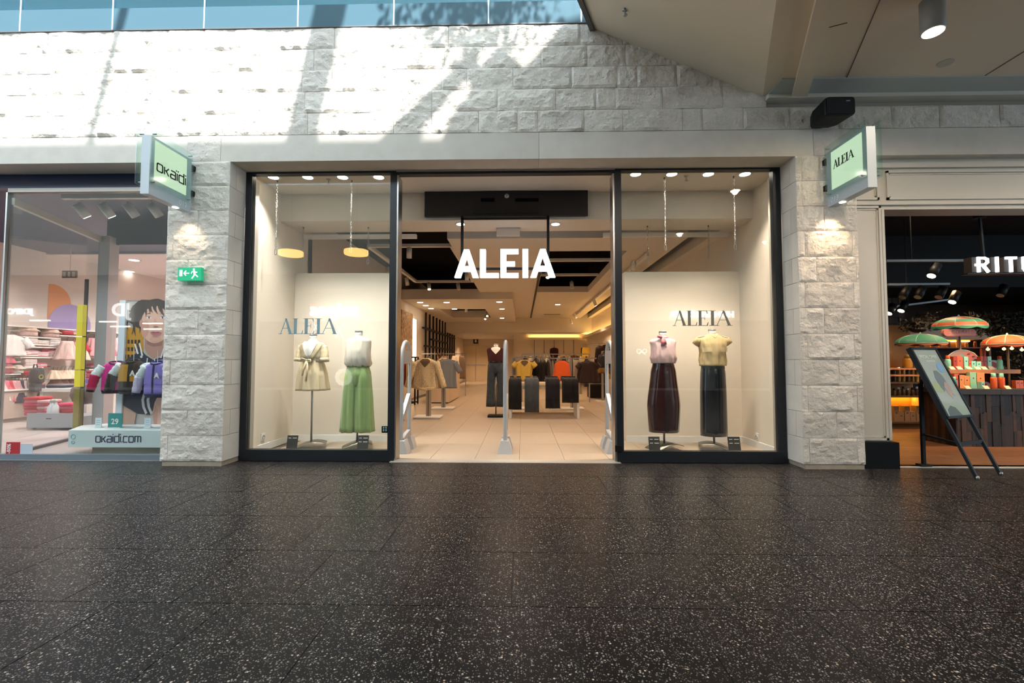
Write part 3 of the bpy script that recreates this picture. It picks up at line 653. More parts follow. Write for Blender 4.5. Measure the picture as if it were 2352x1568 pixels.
# ================================================================== garment tools
class Loft:
    """closed tube of cloth; secs = (z, rx, ry, cx, cy, ripple), a = angle from the front"""
    def __init__(s, secs, freq=8, ph=0.0, sq=2.3, twist=0.0):
        s.secs = sorted([tuple(x)+(0,)*(6-len(x)) for x in secs], key=lambda t: -t[0]); s.fr = freq; s.ph = ph; s.sq = sq; s.tw = twist
    def at(s, z):
        S = s.secs
        if z >= S[0][0]: return S[0][1:]
        for a, b in zip(S, S[1:]):
            if z >= b[0]:
                t = (a[0]-z)/(a[0]-b[0]); t = t*t*(3-2*t)*.5+t*.5
                return tuple(p+(q-p)*t for p, q in zip(a[1:], b[1:]))
        return S[-1][1:]
    def pt(s, a, z, off=0.0):
        rx, ry, cx, cy, am = s.at(z); e = 2/s.sq
        sx = math.copysign(abs(math.sin(a))**e, math.sin(a)); cs = math.copysign(abs(math.cos(a))**e, math.cos(a))
        r = 1+1.7*am*(math.sin(s.fr*a+s.ph+s.tw*z)+.5*math.sin(s.fr*1.7*a+2.1+s.ph-s.tw*z*.6))
        return (cx+(rx*r+off)*sx, cy-(ry*r+off)*cs, z)
    def shell(s, nz=18, n=40, mb=None, inner=True):
        z1 = s.secs[0][0]; z0 = s.secs[-1][0]
        rings = [[s.pt(2*math.pi*k/n, z1+(z0-z1)*i/nz) for k in range(n)] for i in range(nz+1)]
        return (mb or MB()).loft(rings[::-1])
    def patch(s, z0, z1, a0, a1, off=.004, nz=6, na=8, mb=None):
        mb = mb or MB(); g = []
        for i in range(nz+1):
            z = z0+(z1-z0)*i/nz; l = a0(z) if callable(a0) else a0; r = a1(z) if callable(a1) else a1
            g.append([s.pt(l+(r-l)*k/na, z, off) for k in range(na+1)])
        o = len(mb.v)
        for r in g: mb.v += r
        for r in g: mb.v += [(x*.985, y*.985+.0, z) for x, y, z in r]
        W = na+1
        for i in range(nz):
            for k in range(na):
                q = o+i*W+k; mb.f.append((q, q+1, q+W+1, q+W))
        return mb
def fabric(key, hx, rough=.85, sheen=.15, folds=.55, **kw):
    if 'cloth_'+key in MATS: return MATS['cloth_'+key]
    m = mat('cloth_'+key, hx, rough, 0, .25, sheen=sheen, **kw)
    if folds and 'bump' not in kw:
        N, L = nt(m); tc = N.new('ShaderNodeTexCoord'); mp = N.new('ShaderNodeMapping'); mp.inputs['Scale'].default_value = (10, 10, 1.8); mp.inputs['Rotation'].default_value = (0, .25, 0)
        nz = N.new('ShaderNodeTexNoise'); nz.inputs['Scale'].default_value = 1.0; nz.inputs['Detail'].default_value = 1.2; nz.inputs['Distortion'].default_value = .9
        bp = N.new('ShaderNodeBump'); bp.inputs['Strength'].default_value = folds; bp.inputs['Distance'].default_value = .05
        L.new(tc.outputs['Object'], mp.inputs[0]); L.new(mp.outputs[0], nz.inputs['Vector']); L.new(nz.outputs['Fac'], bp.inputs['Height']); L.new(bp.outputs['Normal'], N['Principled BSDF'].inputs['Normal'])
    return m
def dotted(key, base, dot, scale):
    if key in MATS: return MATS[key]
    m = bpy.data.materials.new(key); m.use_nodes = True; MATS[key] = m; N, L = nt(m); b = N['Principled BSDF']; b.inputs['Roughness'].default_value = .8
    tc = N.new('ShaderNodeTexCoord'); v = N.new('ShaderNodeTexVoronoi'); v.inputs['Scale'].default_value = scale; v.inputs['Randomness'].default_value = .25; L.new(tc.outputs['Object'], v.inputs['Vector'])
    lt = N.new('ShaderNodeMath'); lt.operation = 'LESS_THAN'; lt.inputs[1].default_value = .3; L.new(v.outputs['Distance'], lt.inputs[0])
    mx = N.new('ShaderNodeMix'); mx.data_type = 'RGBA'; mx.inputs[6].default_value = (*lin(base), 1); mx.inputs[7].default_value = (*lin(dot), 1); L.new(lt.outputs[0], mx.inputs[0]); L.new(mx.outputs[2], b.inputs['Base Color']); return m
def sleeve(p, q, r0, r1, bend=(0, 0, 0), n=12, fr=5):
    P = Vector(p); Q = Vector(q); B = Vector(bend); m = MB(); path = []; rs = []
    for i in range(9):
        t = i/8; path.append(P.lerp(Q, t)+B*math.sin(math.pi*t)); rs.append((r0+(r1-r0)*t)*(1+.07*math.sin(i*2.3)))
    return m.tube(path, rs, n)
def hanger(t, w_, key='hang_wood', hx='1b1a1a', zo=0.0, loc=None, m=None):
    m_ = m or mat(key, hx, .5)
    mb = MB().tube([(0, 0, .0+zo), (0, 0, .05+zo), (.02, 0, .075+zo), (.0, 0, .095+zo), (-.02, 0, .08+zo)], .004, 6)
    mb.tube([(-w_*.42, 0, -.05+zo), (0, 0, .005+zo), (w_*.42, 0, -.05+zo)], .008, 6)
    return mb.build('hanger', m_, t, local=True)
def hang_top(loc, w_, h_, m, label, cat='top', sl='short', rz=0.0, group=None, flare=1.0, freq=7, amp=.05, vneck=None, hung=True):
    t = thing('hanging_'+('blouse' if cat == 'top' else cat), label, 'blouse' if cat == 'top' else cat, loc, group, rz=rz)
    L_ = Loft([(0, .06, .035), (-.03, w_*.28, .05, 0, 0, 0), (-.07, w_*.44, .06), (-.28*h_, w_*.43, .07, 0, 0, amp*.4), (-.7*h_, w_*.44*flare, .075, 0, 0, amp), (-h_, w_*.47*flare, .085, 0, 0, amp*1.4)], freq, random.uniform(0, 6))
    L_.shell(14, 32).build('body', m, t, True, local=True)
    if sl != 'none':
        ln = {'cap': .14, 'short': .26, 'long': .62}[sl]*max(.8, min(1.1, h_/.65))
        for s_ in (-1, 1):
            q = (s_*(w_*.46+ln*(.38 if sl != 'long' else .22)), -.02, -.07-ln*.9)
            sleeve((s_*w_*.38, 0, -.08), q, .075, .07 if sl != 'long' else .06).build('sleeve', m, t, True, local=True)
    if vneck:
        L_.patch(-.02-vneck, -.012, lambda z: -.55*(z+.02+vneck)/vneck, lambda z: .55*(z+.02+vneck)/vneck, .006).build('neck_opening', mat('neck_dark', '6a5540', .9), t, True, local=True)
    if hung: hanger(t, w_)
    return t
def hang_long(loc, w0, w1, h_, m, label, cat, rz=0.0, group=None, ry=.05, freq=6, amp=.08):
    t = thing('hanging_'+cat, label, cat, loc, group, rz=rz)
    Loft([(0, w0/2*.9, ry*.8), (-.06, w0/2, ry, 0, 0, amp*.3), (-h_*.5, (w0+w1)/4, ry*1.1, 0, 0, amp), (-h_, w1/2, ry*1.3, 0, 0, amp*1.3)], freq, random.uniform(0, 6)).shell(12, 28).build('body', m, t, True, local=True)
    hanger(t, w0)
    return t
def folded(parent_label, loc, w_, d_, h_, m, cat='folded garment', group=None, rz=0.0, name='folded_garment'):
    rings = []
    for f_, z_ in ((.93, 0), (1, .25), (1, .7), (.95, 1.0)):
        rings.append([(w_/2*f_*math.copysign(abs(math.cos(a))**.35, math.cos(a)), d_/2*f_*math.copysign(abs(math.sin(a))**.35, math.sin(a)), h_*z_) for a in [2*math.pi*k/16 for k in range(16)]])
    o = link_mesh(name, MB().loft(rings).mesh(name, m, True), None, loc, (0, 0, rz)); tag(o, parent_label, cat, group); return o

# ================================================================== projecting box signs
M_SGLASS = glassmat('frosted_sign_glass', (.88, .97, .94), 1.5, .04, .12)
M_SBOX = mat('sign_box_grey', 'b9c2c8', .4, .1)
def box_sign(xface, xback, sgn, y_near, y_far, zb, zt, label, letter_fn, number):
    """sgn: +1 when the lettered face looks towards +x"""
    t = thing('projecting_sign', label, 'sign', (xface, y_far, zb))
    xa, xb = sorted((xface, xback))
    MB().box(xa, xb, y_near, y_far, zb, zt).build('box', M_SBOX, t)
    for s_, xf in ((sgn, xface), (-sgn, xback)):
        g0, g1 = sorted((xf+s_*.028, xf+s_*.036))
        gp_ = MB().box(g0, g1, y_near-.03, y_far-.02, zb+.1, zt+.05).build('glass_panel', M_SGLASS, t)
        e0, e1 = sorted((xf, xf+s_*.004))
        MB().box(e0, e1, y_near+.06, y_far-.08, zb+.17, zt-.03).build('light_face', emis('sign_face', 'dcebcb', .72), t)
        for yy in (y_near+.03, y_far-.06):
            for zz in (zb+.13, zt+.02):
                MB().tube([(xf, yy, zz), (xf+s_*.045, yy, zz)], .009, 8).build('stud', M_CHROME, gp_)
    letter_fn(t, xface+sgn*.038, sgn)
    me = text_mesh(number, .085, .001, mat('number_white', 'dfe6ea', .5))
    yy = y_far-.1 if True else 0
    o = link_mesh('number', me, t, Vector((xface+sgn*.002, yy-.02, zb+.055))-wloc(t), (0, 0, math.radians(90)*sgn))
    MB().box(xa-.01, xb+.01, y_far, YP+.02, zb+.2, zb+.26).build('wall_bracket', M_DKMETAL, t); MB().box(xa-.01, xb+.01, y_far, YP+.02, zt-.12, zt-.06).build('wall_bracket', M_DKMETAL, t)
    MB().lathe([(.03, -.004), (.03, 0)], 16, ((xface+xback)/2, y_far-.17, zb)).build('lamp', M_LAMPON, t)
    spot('sign_lamp_light', ((xface+xback)/2, y_far-.12, zb-.02), 8 if sgn > 0 else 15, (1, .72, .45), 85, .9, ((xface+xback)/2, YP+.05, zb-.6), .02)
    return t
xa = at(447, 492, YP).x; yn = ax(341, 447, xa).y
def okaidi_strokes():
    r = .12
    O = [(0+r, 0), (.9-r, 0), (.9, r), (.9, 1-r), (.9-r, 1), (r, 1), (0, 1-r), (0, r)]
    return {'o': (.9, [(O, True)]), 'k': (.75, [([(0, 0), (0, 1)], False), ([(.72, 1), (.3, .55), (0, .55)], False), ([(.3, .55), (.75, 0)], False)]),
            'a': (.85, [([(.08, 1), (.75, 1), (.85, .9), (.85, 0), (.1, 0), (0, .1), (0, .42), (.1, .52), (.85, .52)], False)]),
            'i': (.0, [([(0, 0), (0, 1)], False), ([(0, 1.24), (0, 1.4)], False)]), 'ï': (.0, [([(0, 0), (0, 1)], False), ([(-.16, 1.24), (-.16, 1.4)], False), ([(.16, 1.24), (.16, 1.4)], False)]),
            'd': (.88, [([(.88, 1.45), (.88, 0), (.12, 0), (0, .12), (0, .88), (.12, 1), (.88, 1)], False)]),
            'c': (.8, [([(.8, 1), (.12, 1), (0, .88), (0, .12), (.12, 0), (.8, 0)], False)]), '.': (.0, [([(0, 0), (0, .14)], False)]),
            'm': (1.15, [([(0, 0), (0, 1), (1.05, 1), (1.15, .9), (1.15, 0)], False), ([(.575, 0), (.575, 1)], False)])}
def stroke_word(word, h_, wd, y0, y1, gap=.3):
    S = okaidi_strokes(); x = 0; out = []
    for ch in word:
        w_, st = S[ch]; m = MB()
        for pts, cl_ in st: m.ribbon([((x+a)*h_, b*h_) for a, b in pts], wd, y0, y1, cl_)
        out.append(m); x += w_+gap
    return out, (x-gap)*h_
def okaidi_letters(t, x, sgn):
    ms, W = stroke_word('okaïdi', .085, .014, -.002, .002, .32)
    k = .40/W
    for m in ms:
        o = m.build('letter', mat('sign_ink', '15181a', .5), t, local=True)
        o.rotation_euler = (0, 0, math.radians(90)*sgn); o.scale = (k, 1, k)
        o.location = Vector((x, 4.59, 3.195))-wloc(t)
box_sign(xa, xa-.09, 1, yn, YP-.07, at(447, 492, YP).z, at(447, 492, YP).z+.62, 'projecting white box sign with a lit pale green face on the exit-sign pillar', okaidi_letters, '012')
xb = at(1892, 481, YP).x; yn2 = ax(1994, 430, xb).y
def serif_letter(ch, w_, h_, y0, y1, k=.16, th=.035):
    """stroke letters with thick stems, thin hairlines and serifs; origin lower left"""
    m = MB(); T = k*h_; t_ = th*h_; s = t_
    def serif(xc, z, wd): m.prism([(xc-wd/2, z), (xc+wd/2, z), (xc+wd/2, z+s), (xc-wd/2, z+s)], y0, y1)
    if ch == 'A':
        ap = w_*.52
        m.prism([(ap-T*.45, h_), (ap+T*.15, h_), (w_*.93, 0), (w_*.93-T, 0)], y0, y1)
        m.prism([(ap-T*.2, h_), (ap+t_-T*.2, h_*.95), (w_*.08+t_, 0), (w_*.08, 0)], y0, y1)
        m.prism([(w_*.24, h_*.36), (w_*.70, h_*.36), (w_*.68, h_*.36+t_), (w_*.26, h_*.36+t_)], y0, y1)
        serif(w_*.1, 0, w_*.26); serif(w_*.93-T/2, 0, w_*.34)
    elif ch == 'L':
        m.prism([(w_*.15, 0), (w_*.15+T, 0), (w_*.15+T, h_), (w_*.15, h_)], y0, y1); serif(w_*.15+T/2, h_-s, w_*.45)
        m.prism([(0, 0), (w_*.95, 0), (w_, h_*.24), (w_*.95, h_*.24), (w_*.85, s), (0, s)], y0, y1)
    elif ch == 'E':
        m.prism([(w_*.12, 0), (w_*.12+T, 0), (w_*.12+T, h_), (w_*.12, h_)], y0, y1)
        m.prism([(0, h_), (w_*.92, h_), (w_*.95, h_*.78), (w_*.9, h_*.78), (w_*.8, h_-s), (0, h_-s)], y0, y1)
        m.prism([(0, 0), (w_*.94, 0), (w_, h_*.24), (w_*.95, h_*.24), (w_*.83, s), (0, s)], y0, y1)
        m.prism([(w_*.2, h_*.5), (w_*.68, h_*.5), (w_*.68, h_*.5+s), (w_*.2, h_*.5+s)], y0, y1); m.prism([(w_*.66, h_*.38), (w_*.7, h_*.38), (w_*.7, h_*.66), (w_*.66, h_*.66)], y0, y1)
    elif ch == 'I':
        m.prism([(w_/2-T/2, 0), (w_/2+T/2, 0), (w_/2+T/2, h_), (w_/2-T/2, h_)], y0, y1); serif(w_/2, 0, w_*.95); serif(w_/2, h_-s, w_*.95)
    return m
def serif_word(total, h_, y0, y1, k=.16):
    lay = (('A', 0, .235), ('L', .225, .185), ('E', .415, .185), ('I', .61, .12), ('A', .715, .285))
    out = []
    for ch, x, w_ in lay:
        m = serif_letter(ch, w_*total, h_, y0, y1, k); m.v = [(a+x*total, b, c) for a, b, c in m.v]; out.append(m)
    return out
def aleia_letters(t, x, sgn):
    for m in serif_word(.31, .092, -.002, .002, .17):
        o = m.build('letter', MATS['sign_ink'], t, local=True); o.rotation_euler = (0, 0, math.radians(90)*sgn)
        o.location = Vector((x, 4.965, 3.30))-wloc(t)
box_sign(xb, xb+.09, -1, yn2, YP-.07, at(1892, 481, YP).z, at(1892, 481, YP).z+.62, 'projecting white box sign with a lit pale green face beside the black loudspeaker', aleia_letters, '013')

# ---- green exit sign
p0 = at(413, 645, YP-.04); p1 = at(467, 615, YP-.04)
t = thing('exit_sign', 'green emergency exit sign with arrow and running figure on the pillar', 'sign', (p0.x, YP-.05, p0.z))
MB().box(p0.x, p1.x, YP-.075, YP-.03, p0.z, p1.z).build('plate', mat('exit_green', '0f9f72', .4, emit='12b37f', estr=.35), t)
W_ = p1.x-p0.x; H_ = p1.z-p0.z; ex = mat('exit_white', 'f4f7f2', .5, emit='ffffff', estr=.4)
def E(x, z): return (p0.x+x*W_, p0.z+z*H_)
MB().prism([E(.08, .32), E(.20, .32), E(.20, .8), E(.08, .8)], YP-.078, YP-.074).build('door_symbol', ex, t)
MB().ribbon([E(.5, .55), E(.28, .55)], .012, YP-.078, YP-.074).ribbon([E(.36, .74), E(.27, .55), E(.36, .36)], .012, YP-.078, YP-.074).build('arrow', ex, t)
mb = MB().lathe([(.001, -.002), (.012, -.002), (.012, .002), (.001, .002)], 10); mb.v = [(x+E(.69, .84)[0], z+YP-.076, y+E(.69, .84)[1]) for x, y, z in mb.v]
mb.ribbon([E(.70, .74), E(.73, .45)], .022, YP-.078, YP-.074).ribbon([E(.73, .46), E(.68, .30), E(.61, .14)], .013, YP-.078, YP-.074).ribbon([E(.73, .46), E(.80, .38), E(.87, .26)], .013, YP-.078, YP-.074)
mb.ribbon([E(.70, .7), E(.62, .66), E(.58, .52)], .010, YP-.078, YP-.074).ribbon([E(.71, .7), E(.79, .6), E(.84, .64)], .010, YP-.078, YP-.074).build('running_figure', ex, t)
# ---- loudspeaker
t = thing('loudspeaker', 'black wall loudspeaker mounted on the stone above the sign', 'loudspeaker', (at(1915, 250, 5.05).x, 5.1, at(1915, 250, 5.05).z))
a = at(1892, 225, 4.88); b = at(1962, 266, 4.88)
rings = []
for y_, f_ in ((4.86, .97), (4.88, 1.0), (5.06, .9), (5.13, .7)):
    cx_ = (a.x+b.x)/2-.04*(y_-4.88)/.25; cz_ = (a.z+b.z)/2-.03*(y_-4.88)/.25; hw = (b.x-a.x)/2*f_; hh = (a.z-b.z)/2*f_
    rings.append([(cx_+hw*math.copysign(abs(math.cos(q))**.25, math.cos(q)), y_, cz_+hh*math.copysign(abs(math.sin(q))**.25, math.sin(q))) for q in [2*math.pi*k/24 for k in range(24)]])
MB().loft(rings).build('cabinet', M_DKMETAL, t)
MB().box(a.x+.015, b.x-.015, 4.852, 4.862, b.z+.015, a.z-.015).build('grille', mat('speaker_grille', '0c0c0d', .8, bump=.5, bump_scale=300), t)
MB().box(b.x-.1, b.x-.06, 4.848, 4.853, a.z-.055, a.z-.045).build('badge', M_SILVER, t)
MB().box(a.x+.05, a.x+.16, 5.05, 5.18, b.z+.02, b.z+.1).build('bracket', M_DKMETAL, t)

# ================================================================== ALEIA hanging sign
YS = 6.35
t = thing('hanging_shop_sign', 'glowing white ALEIA letters hung from a black frame over the entrance', 'sign', (at(1160, 437, YS).x, YS, ZCF))
a = at(975, 497, YS+.03); b = at(1350, 437, YS+.03)
MB().box(a.x, b.x, YS+.03, YS+.075, a.z, b.z).build('black_panel', mat('sign_black', '17181a', .45), t)
a2 = at(1088, 490, YS); b2 = at(1237, 445, YS); MB().box(a2.x, b2.x, YS+.018, YS+.03, a2.z, b2.z).build('control_cover', mat('sign_black2', '101113', .35), t)
for (q0, q1, r0, r1) in ((1104, 462, 1136, 454), (1183, 462, 1237, 454)):
    c0 = at(q0, q1, YS); c1 = at(r0, r1, YS); MB().box(c0.x, c1.x, YS+.012, YS+.018, c0.z, c1.z).build('vent_slot', M_BLACK, t)
c = at(1164, 449, YS); mb = MB().lathe([(.03, 0), (.034, .008), (.018, .014)], 20); mb.v = [(x+c.x, YS+.018-z, y+c.z) for x, y, z in mb.v]; mb.build('sensor', M_SILVER, t, True)
for px_ in (1061, 1259):
    c0 = at(px_, 497, YS); c1 = at(px_, 628, YS); MB().box(c0.x-.018, c0.x+.018, YS+.02, YS+.05, c1.z, c0.z+.02).build('hanging_bar', M_DKMETAL, t)
c0 = at(1058, 503, YS); c1 = at(1262, 497, YS); MB().box(c0.x, c1.x, YS+.02, YS+.05, c0.z, c1.z).build('cross_bar', M_DKMETAL, t)
c0 = at(1070, 619, YS); c1 = at(1260, 613, YS); MB().box(c0.x, c1.x, YS+.02, YS+.05, c0.z, c1.z).build('cross_bar', M_DKMETAL, t)
M_LET = emis('letter_glow', 'f0f6ff', 1.7)
zb_, zt_ = at(1160, 638, YS).z, at(1160, 574, YS).z; hh = zt_-zb_
def lx(p): return at(p, 606, YS).x
sw = lx(1058)-lx(1045)
def big_A(x0, x1):
    m = MB(); xm = (x0+x1)/2; s_ = sw
    m.prism([(x0, zb_), (x0+s_*1.05, zb_), (xm+s_*.45, zt_), (xm-s_*.45, zt_)], YS-.06, YS+.015)
    m.prism([(x1-s_*1.05, zb_), (x1, zb_), (xm+s_*.45, zt_), (xm-s_*.45, zt_)], YS-.0595, YS+.0145)
    f0, f1 = .22, .40
    m.prism([(x0+(xm-x0)*f0, zb_+hh*f0), (x1-(x1-xm)*f0, zb_+hh*f0), (x1-(x1-xm)*f1, zb_+hh*f1), (x0+(xm-x0)*f1, zb_+hh*f1)], YS-.059, YS+.014)
    return m
def bars(*bs):
    m = MB()
    for x0, x1, f0, f1 in bs: m.box(x0, x1, YS-.06, YS+.015, zb_+hh*f0, zb_+hh*f1)
    return m
big_A(lx(1045), lx(1100)).build('letter', M_LET, t)
bars((lx(1103), lx(1103)+sw, 0, 1), (lx(1103)+sw, lx(1146), 0, .15)).build('letter', M_LET, t)
bars((lx(1150), lx(1150)+sw, 0, 1), (lx(1150)+sw, lx(1191), 0, .15), (lx(1150)+sw, lx(1183), .41, .56), (lx(1150)+sw, lx(1191), .85, 1)).build('letter', M_LET, t)
bars((lx(1200), lx(1200)+sw, 0, 1)).build('letter', M_LET, t)
big_A(lx(1218), lx(1275)).build('letter', M_LET, t)
# white box under the bulkhead
a = at(1141, 542, 6.85); b = at(1194, 516, 6.85)
t = thing('exit_lightbox', 'blank white light box hanging behind the glowing sign', 'light box', (a.x, 6.85, a.z))
MB().box(a.x, b.x, 6.83, 6.88, a.z, b.z).build('panel', mat('lightbox_white', 'cbbcae', .5), t); MB().box(a.x-.008, b.x+.008, 6.82, 6.89, b.z, 3.23).build('mount', mat('lightbox_grey', 'a59a90', .5), t)

# ================================================================== window lettering on the glass
YGL = YF+.027
for nm, (l, r, top, bot), key, hx, lab in (('a', (641, 776, 731, 767), 'decal_blue', '8fb0bb', 'blue-grey serif lettering on the glass above the beige dress'), ('b', (1546, 1681, 713, 748), 'decal_grey', '7d7d75', 'grey serif lettering on the glass above the skirts')):
    p = at(l, bot, YGL); q = at(r, top, YGL); t = thing('window_lettering', lab, 'lettering', (p.x, YGL, p.z), group='window lettering')
    mm = translucent(key, hx, .82)
    for m in serif_word(q.x-p.x, q.z-p.z, -.001, .001, .19):
        m.build('letter', mm, t, local=True)
p = at(887, 986, YGL); t = thing('sticker', 'small black sticker with white icons low on the window glass', 'sticker', (p.x, YGL, p.z))
MB().box(p.x-.055, p.x+.03, YGL-.001, YGL+.001, p.z-.04, p.z+.04).build('plate', M_BLACK, t)
for i in range(2):
    for j in range(3): MB().box(p.x-.04+i*.03, p.x-.022+i*.03, YGL-.002, YGL-.001, p.z-.02+j*.02, p.z-.01+j*.02).build('icon', mat('icon_pale', 'b9d3da', .5), t)

# ================================================================== chains
def chain(x, y, z1, z0, label):
    m = MB(); L = .040; n = int((z1-z0-.1)/(L*.74))
    for i in range(n):
        zc = z1-.02-i*L*.74; pts = []
        for k in range(8):
            a = 2*math.pi*k/8; u_ = .010*math.sin(a); v_ = L/2*math.cos(a)
            pts.append((x+(u_ if i % 2 else 0), y+(0 if i % 2 else u_), zc+v_))
        m.tube(pts, .0028, 4, True)
    zc = z1-.02-n*L*.74-.03
    t = thing('chain', label, 'chain', (x, y, z1), 'steel display chains')
    m.build('links', M_CHROME, t, True)
    MB().tube([(x+.016*math.sin(2*math.pi*k/12), y, zc+.04*math.cos(2*math.pi*k/12)) for k in range(12)], .004, 5, True).build('snap_hook', M_CHROME, t, True)
    MB().lathe([(.008, -.02), (.012, 0)], 8, (x, y, z1)).build('ceiling_hook', M_DKMETAL, t)
for px_, pf, pb, zz, lab in ((637, 415, 588, ZCF, 'long steel chain hanging beside the cream wall of the dress window'), (808, 415, 585, ZCF, 'long steel chain hanging in front of the amber lamp glow'), (1526, 408, 580, ZCF, 'long steel chain in the skirt window nearer the entrance'), (1685, 405, 580, ZCF, 'long steel chain in the skirt window nearer the side wall'),
                             (697, 522, 612, 3.23, 'short dim chain behind the first long chain of the dress window'), (846, 522, 612, 3.23, 'short chain behind the amber lamp glow in the dress window'), (1487, 519, 608, 3.23, 'short chain at the back of the skirt window near the entrance'), (1627, 518, 600, 3.23, 'short chain against the dark ceiling slot')):
    c = az(px_, pf, zz); chain(c.x, c.y, zz, at(px_, pb, c.y).z, lab)

def flat_y(m, f):
    m.v = [(a, b*f, c) for a, b, c in m.v]; return m
# ================================================================== window mannequins
M_BUST = mat('mannequin_white', 'e6e2dc', .45)
M_MBASE = mat('mannequin_base', '6b6659', .35, .5)
YM = 6.35
def mannequin(px, top_py, label, Y=YM, rz=.35, pole=True, zwaist=1.0, flat=False, pbase=1014):
    x = at(px, 900, Y).x; zt = at(px, top_py, Y).z
    t = thing('mannequin', label, 'mannequin', (x, Y, 0), group='headless mannequins')
    if flat:
        MB().box(-.17, .17, -.15, .15, 0, .045).build('base', M_DKMETAL, t, local=True)
    else:
        m = MB(); n = 12; W2 = .2; D2 = .16; vs = []
        for i in range(n+1):
            xx = -W2+2*W2*i/n; z_ = .075*(1-((i-n*.62)/(n*.62))**2) if i < n*.95 else .05
            z_ = max(0, .08*math.sin(math.pi*min(1, (i/n)*.78)))
            for yy in (-D2, D2):
                vs += [(xx, yy, z_), (xx, yy, z_+.008)]
        fs = []
        for i in range(n):
            a = i*4; b = a+4
            fs += [(a+1, b+1, b+3, a+3), (a, a+2, b+2, b), (a, b, b+1, a+1), (a+2, a+3, b+3, b+2)]
        fs += [(0, 1, 3, 2), (n*4, n*4+2, n*4+3, n*4+1)]
        o = m.add(vs, fs).build('base', M_MBASE, t, True, local=True); o.rotation_euler = (0, 0, rz)
    MB().lathe([(.014, .05), (.014, zwaist+.1)], 10).build('pole', M_CHROME, t, True, local=True)
    k = zt
    L_ = Loft([(k-.02, .05, .05), (k-.08, .047, .05), (k-.10, .075, .062), (k-.125, .15, .075), (k-.17, .175, .085), (k-.27, .158, .1, 0, -.005), (k-.34, .15, .105), (k-.45, .12, .085), (k-.56, .15, .1)], 1)
    to_ = L_.shell(22, 24).build('torso', M_BUST, t, True, local=True)
    MB().lathe([(.05, k-.022), (.052, k-.018), (.052, k), (.047, k+.004)], 20).build('neck_cap', M_CHROME, to_, True, local=True)
    return t, x, k
def garment(name, label, cat, x, Y, z=0.0): return thing(name, label, cat, (x, Y, z))
# --- 1: beige wrap dress
t, x, k = mannequin(717, 768, 'headless white mannequin wearing the short beige dress', zwaist=1.05)
C = fabric('beige_dress', 'dcc8a6'); g = garment('wrap_dress', 'short beige wrap dress with rolled sleeves and tied belt', 'dress', x, YM, .8)
zw = at(717, 829, YM).z; zh = at(717, 896, YM).z
B = Loft([(k-.105, .12, .085), (k-.14, .165, .1), (k-.22, .162, .115, 0, -.005, .01), (k-.32, .15, .12, 0, -.005, .025), (zw+.02, .125, .1, 0, 0, .05)], 11, .4, twist=9)
def loc_build(mb, name, m, g, x, Y, sm=True):
    mb.v = [(a+x, b+Y, c) for a, b, c in mb.v]; return mb.build(name, m, g, sm)
loc_build(B.shell(16, 48), 'bodice', C, g, x, YM)
S_ = Loft([(zw+.02, .125, .1, 0, 0, .03), (zw-.06, .155, .12, 0, 0, .05), (zw-.2, .185, .15, 0, 0, .06), (zh, .205, .165, 0, 0, .07)], 9, 1.0, twist=2)
loc_build(S_.shell(16, 60), 'skirt', C, g, x, YM)
loc_build(B.patch(k-.36, k-.1, lambda z: -.06-.7*(z-(k-.36))/.26, lambda z: -.02+.62*(z-(k-.36))/.26, .007, 8, 10), 'open_neckline', M_BUST, g, x, YM)
for s_ in (-1, 1):
    loc_build(B.patch(k-.33, k-.105, (lambda z: .0+.85*(z-(k-.33))/.225) if s_ > 0 else (lambda z: -.35-1.05*(z-(k-.33))/.225), (lambda z: .30+.95*(z-(k-.33))/.225) if s_ > 0 else (lambda z: -.05-.95*(z-(k-.33))/.225), .013, 8, 5), 'lapel', fabric('beige_lapel', 'd9c5a4'), g, x, YM)
    loc_build(sleeve((s_*.14, 0, k-.17), (s_*.175, -.03, zw+.02), .06, .06, (s_*.01, 0, 0), 14), 'sleeve', C, g, x, YM)
    loc_build(MB().tube([(s_*.174, -.03, zw+.045), (s_*.18, -.033, zw-.01)], .066, 14), 'cuff', C, g, x, YM)
bl = Loft([(zw+.035, .13, .106), (zw-.01, .134, .108)], 1); loc_build(bl.shell(2, 32), 'belt', fabric('beige_lapel', 'd9c5a4'), g, x, YM)
loc_build(MB().tube([(-.03, -.12, zw+.015), (-.09, -.14, zw+.04), (-.11, -.135, zw+.01), (-.03, -.125, zw+.01)], .012, 6).tube([(-.03, -.12, zw+.01), (.03, -.14, zw+.02), (.04, -.14, zw-.01), (-.02, -.125, zw)], .012, 6).tube([(-.03, -.125, zw), (-.06, -.15, zw-.1), (-.065, -.165, zw-.2)], .014, 6).tube([(-.02, -.125, zw), (.0, -.155, zw-.12), (-.01, -.17, zw-.27)], .014, 6), 'belt_bow', fabric('beige_lapel', 'd9c5a4'), g, x, YM)
# --- 2: cream top, green trousers
t, x, k = mannequin(822, 760, 'headless white mannequin wearing the cream top and green trousers', zwaist=1.0)
zw = at(822, 838, YM).z; zh = at(822, 991, YM).z
g = garment('sleeveless_top', 'cream sleeveless draped top tucked into green trousers', 'top', x, YM, 1.1)
B = Loft([(k-.085, .055, .06), (k-.1, .12, .08), (k-.125, .175, .1), (k-.3, .172, .125, 0, -.01, .012), (zw+.1, .175, .13, 0, -.01, .03), (zw+.02, .178, .13, 0, 0, .05), (zw-.02, .15, .115, 0, 0, .05)], 9, 2.0, twist=14)
loc_build(B.shell(18, 48), 'body', fabric('cream_top', 'e2d8c8'), g, x, YM)
loc_build(Loft([(k-.07, .058, .062), (k-.105, .062, .066)], 1).shell(2, 24), 'collar', fabric('cream_top', 'e2d8c8'), g, x, YM)
g = garment('green_trousers', 'wide green satin trousers with a gathered waist', 'trousers', x, YM, .2)
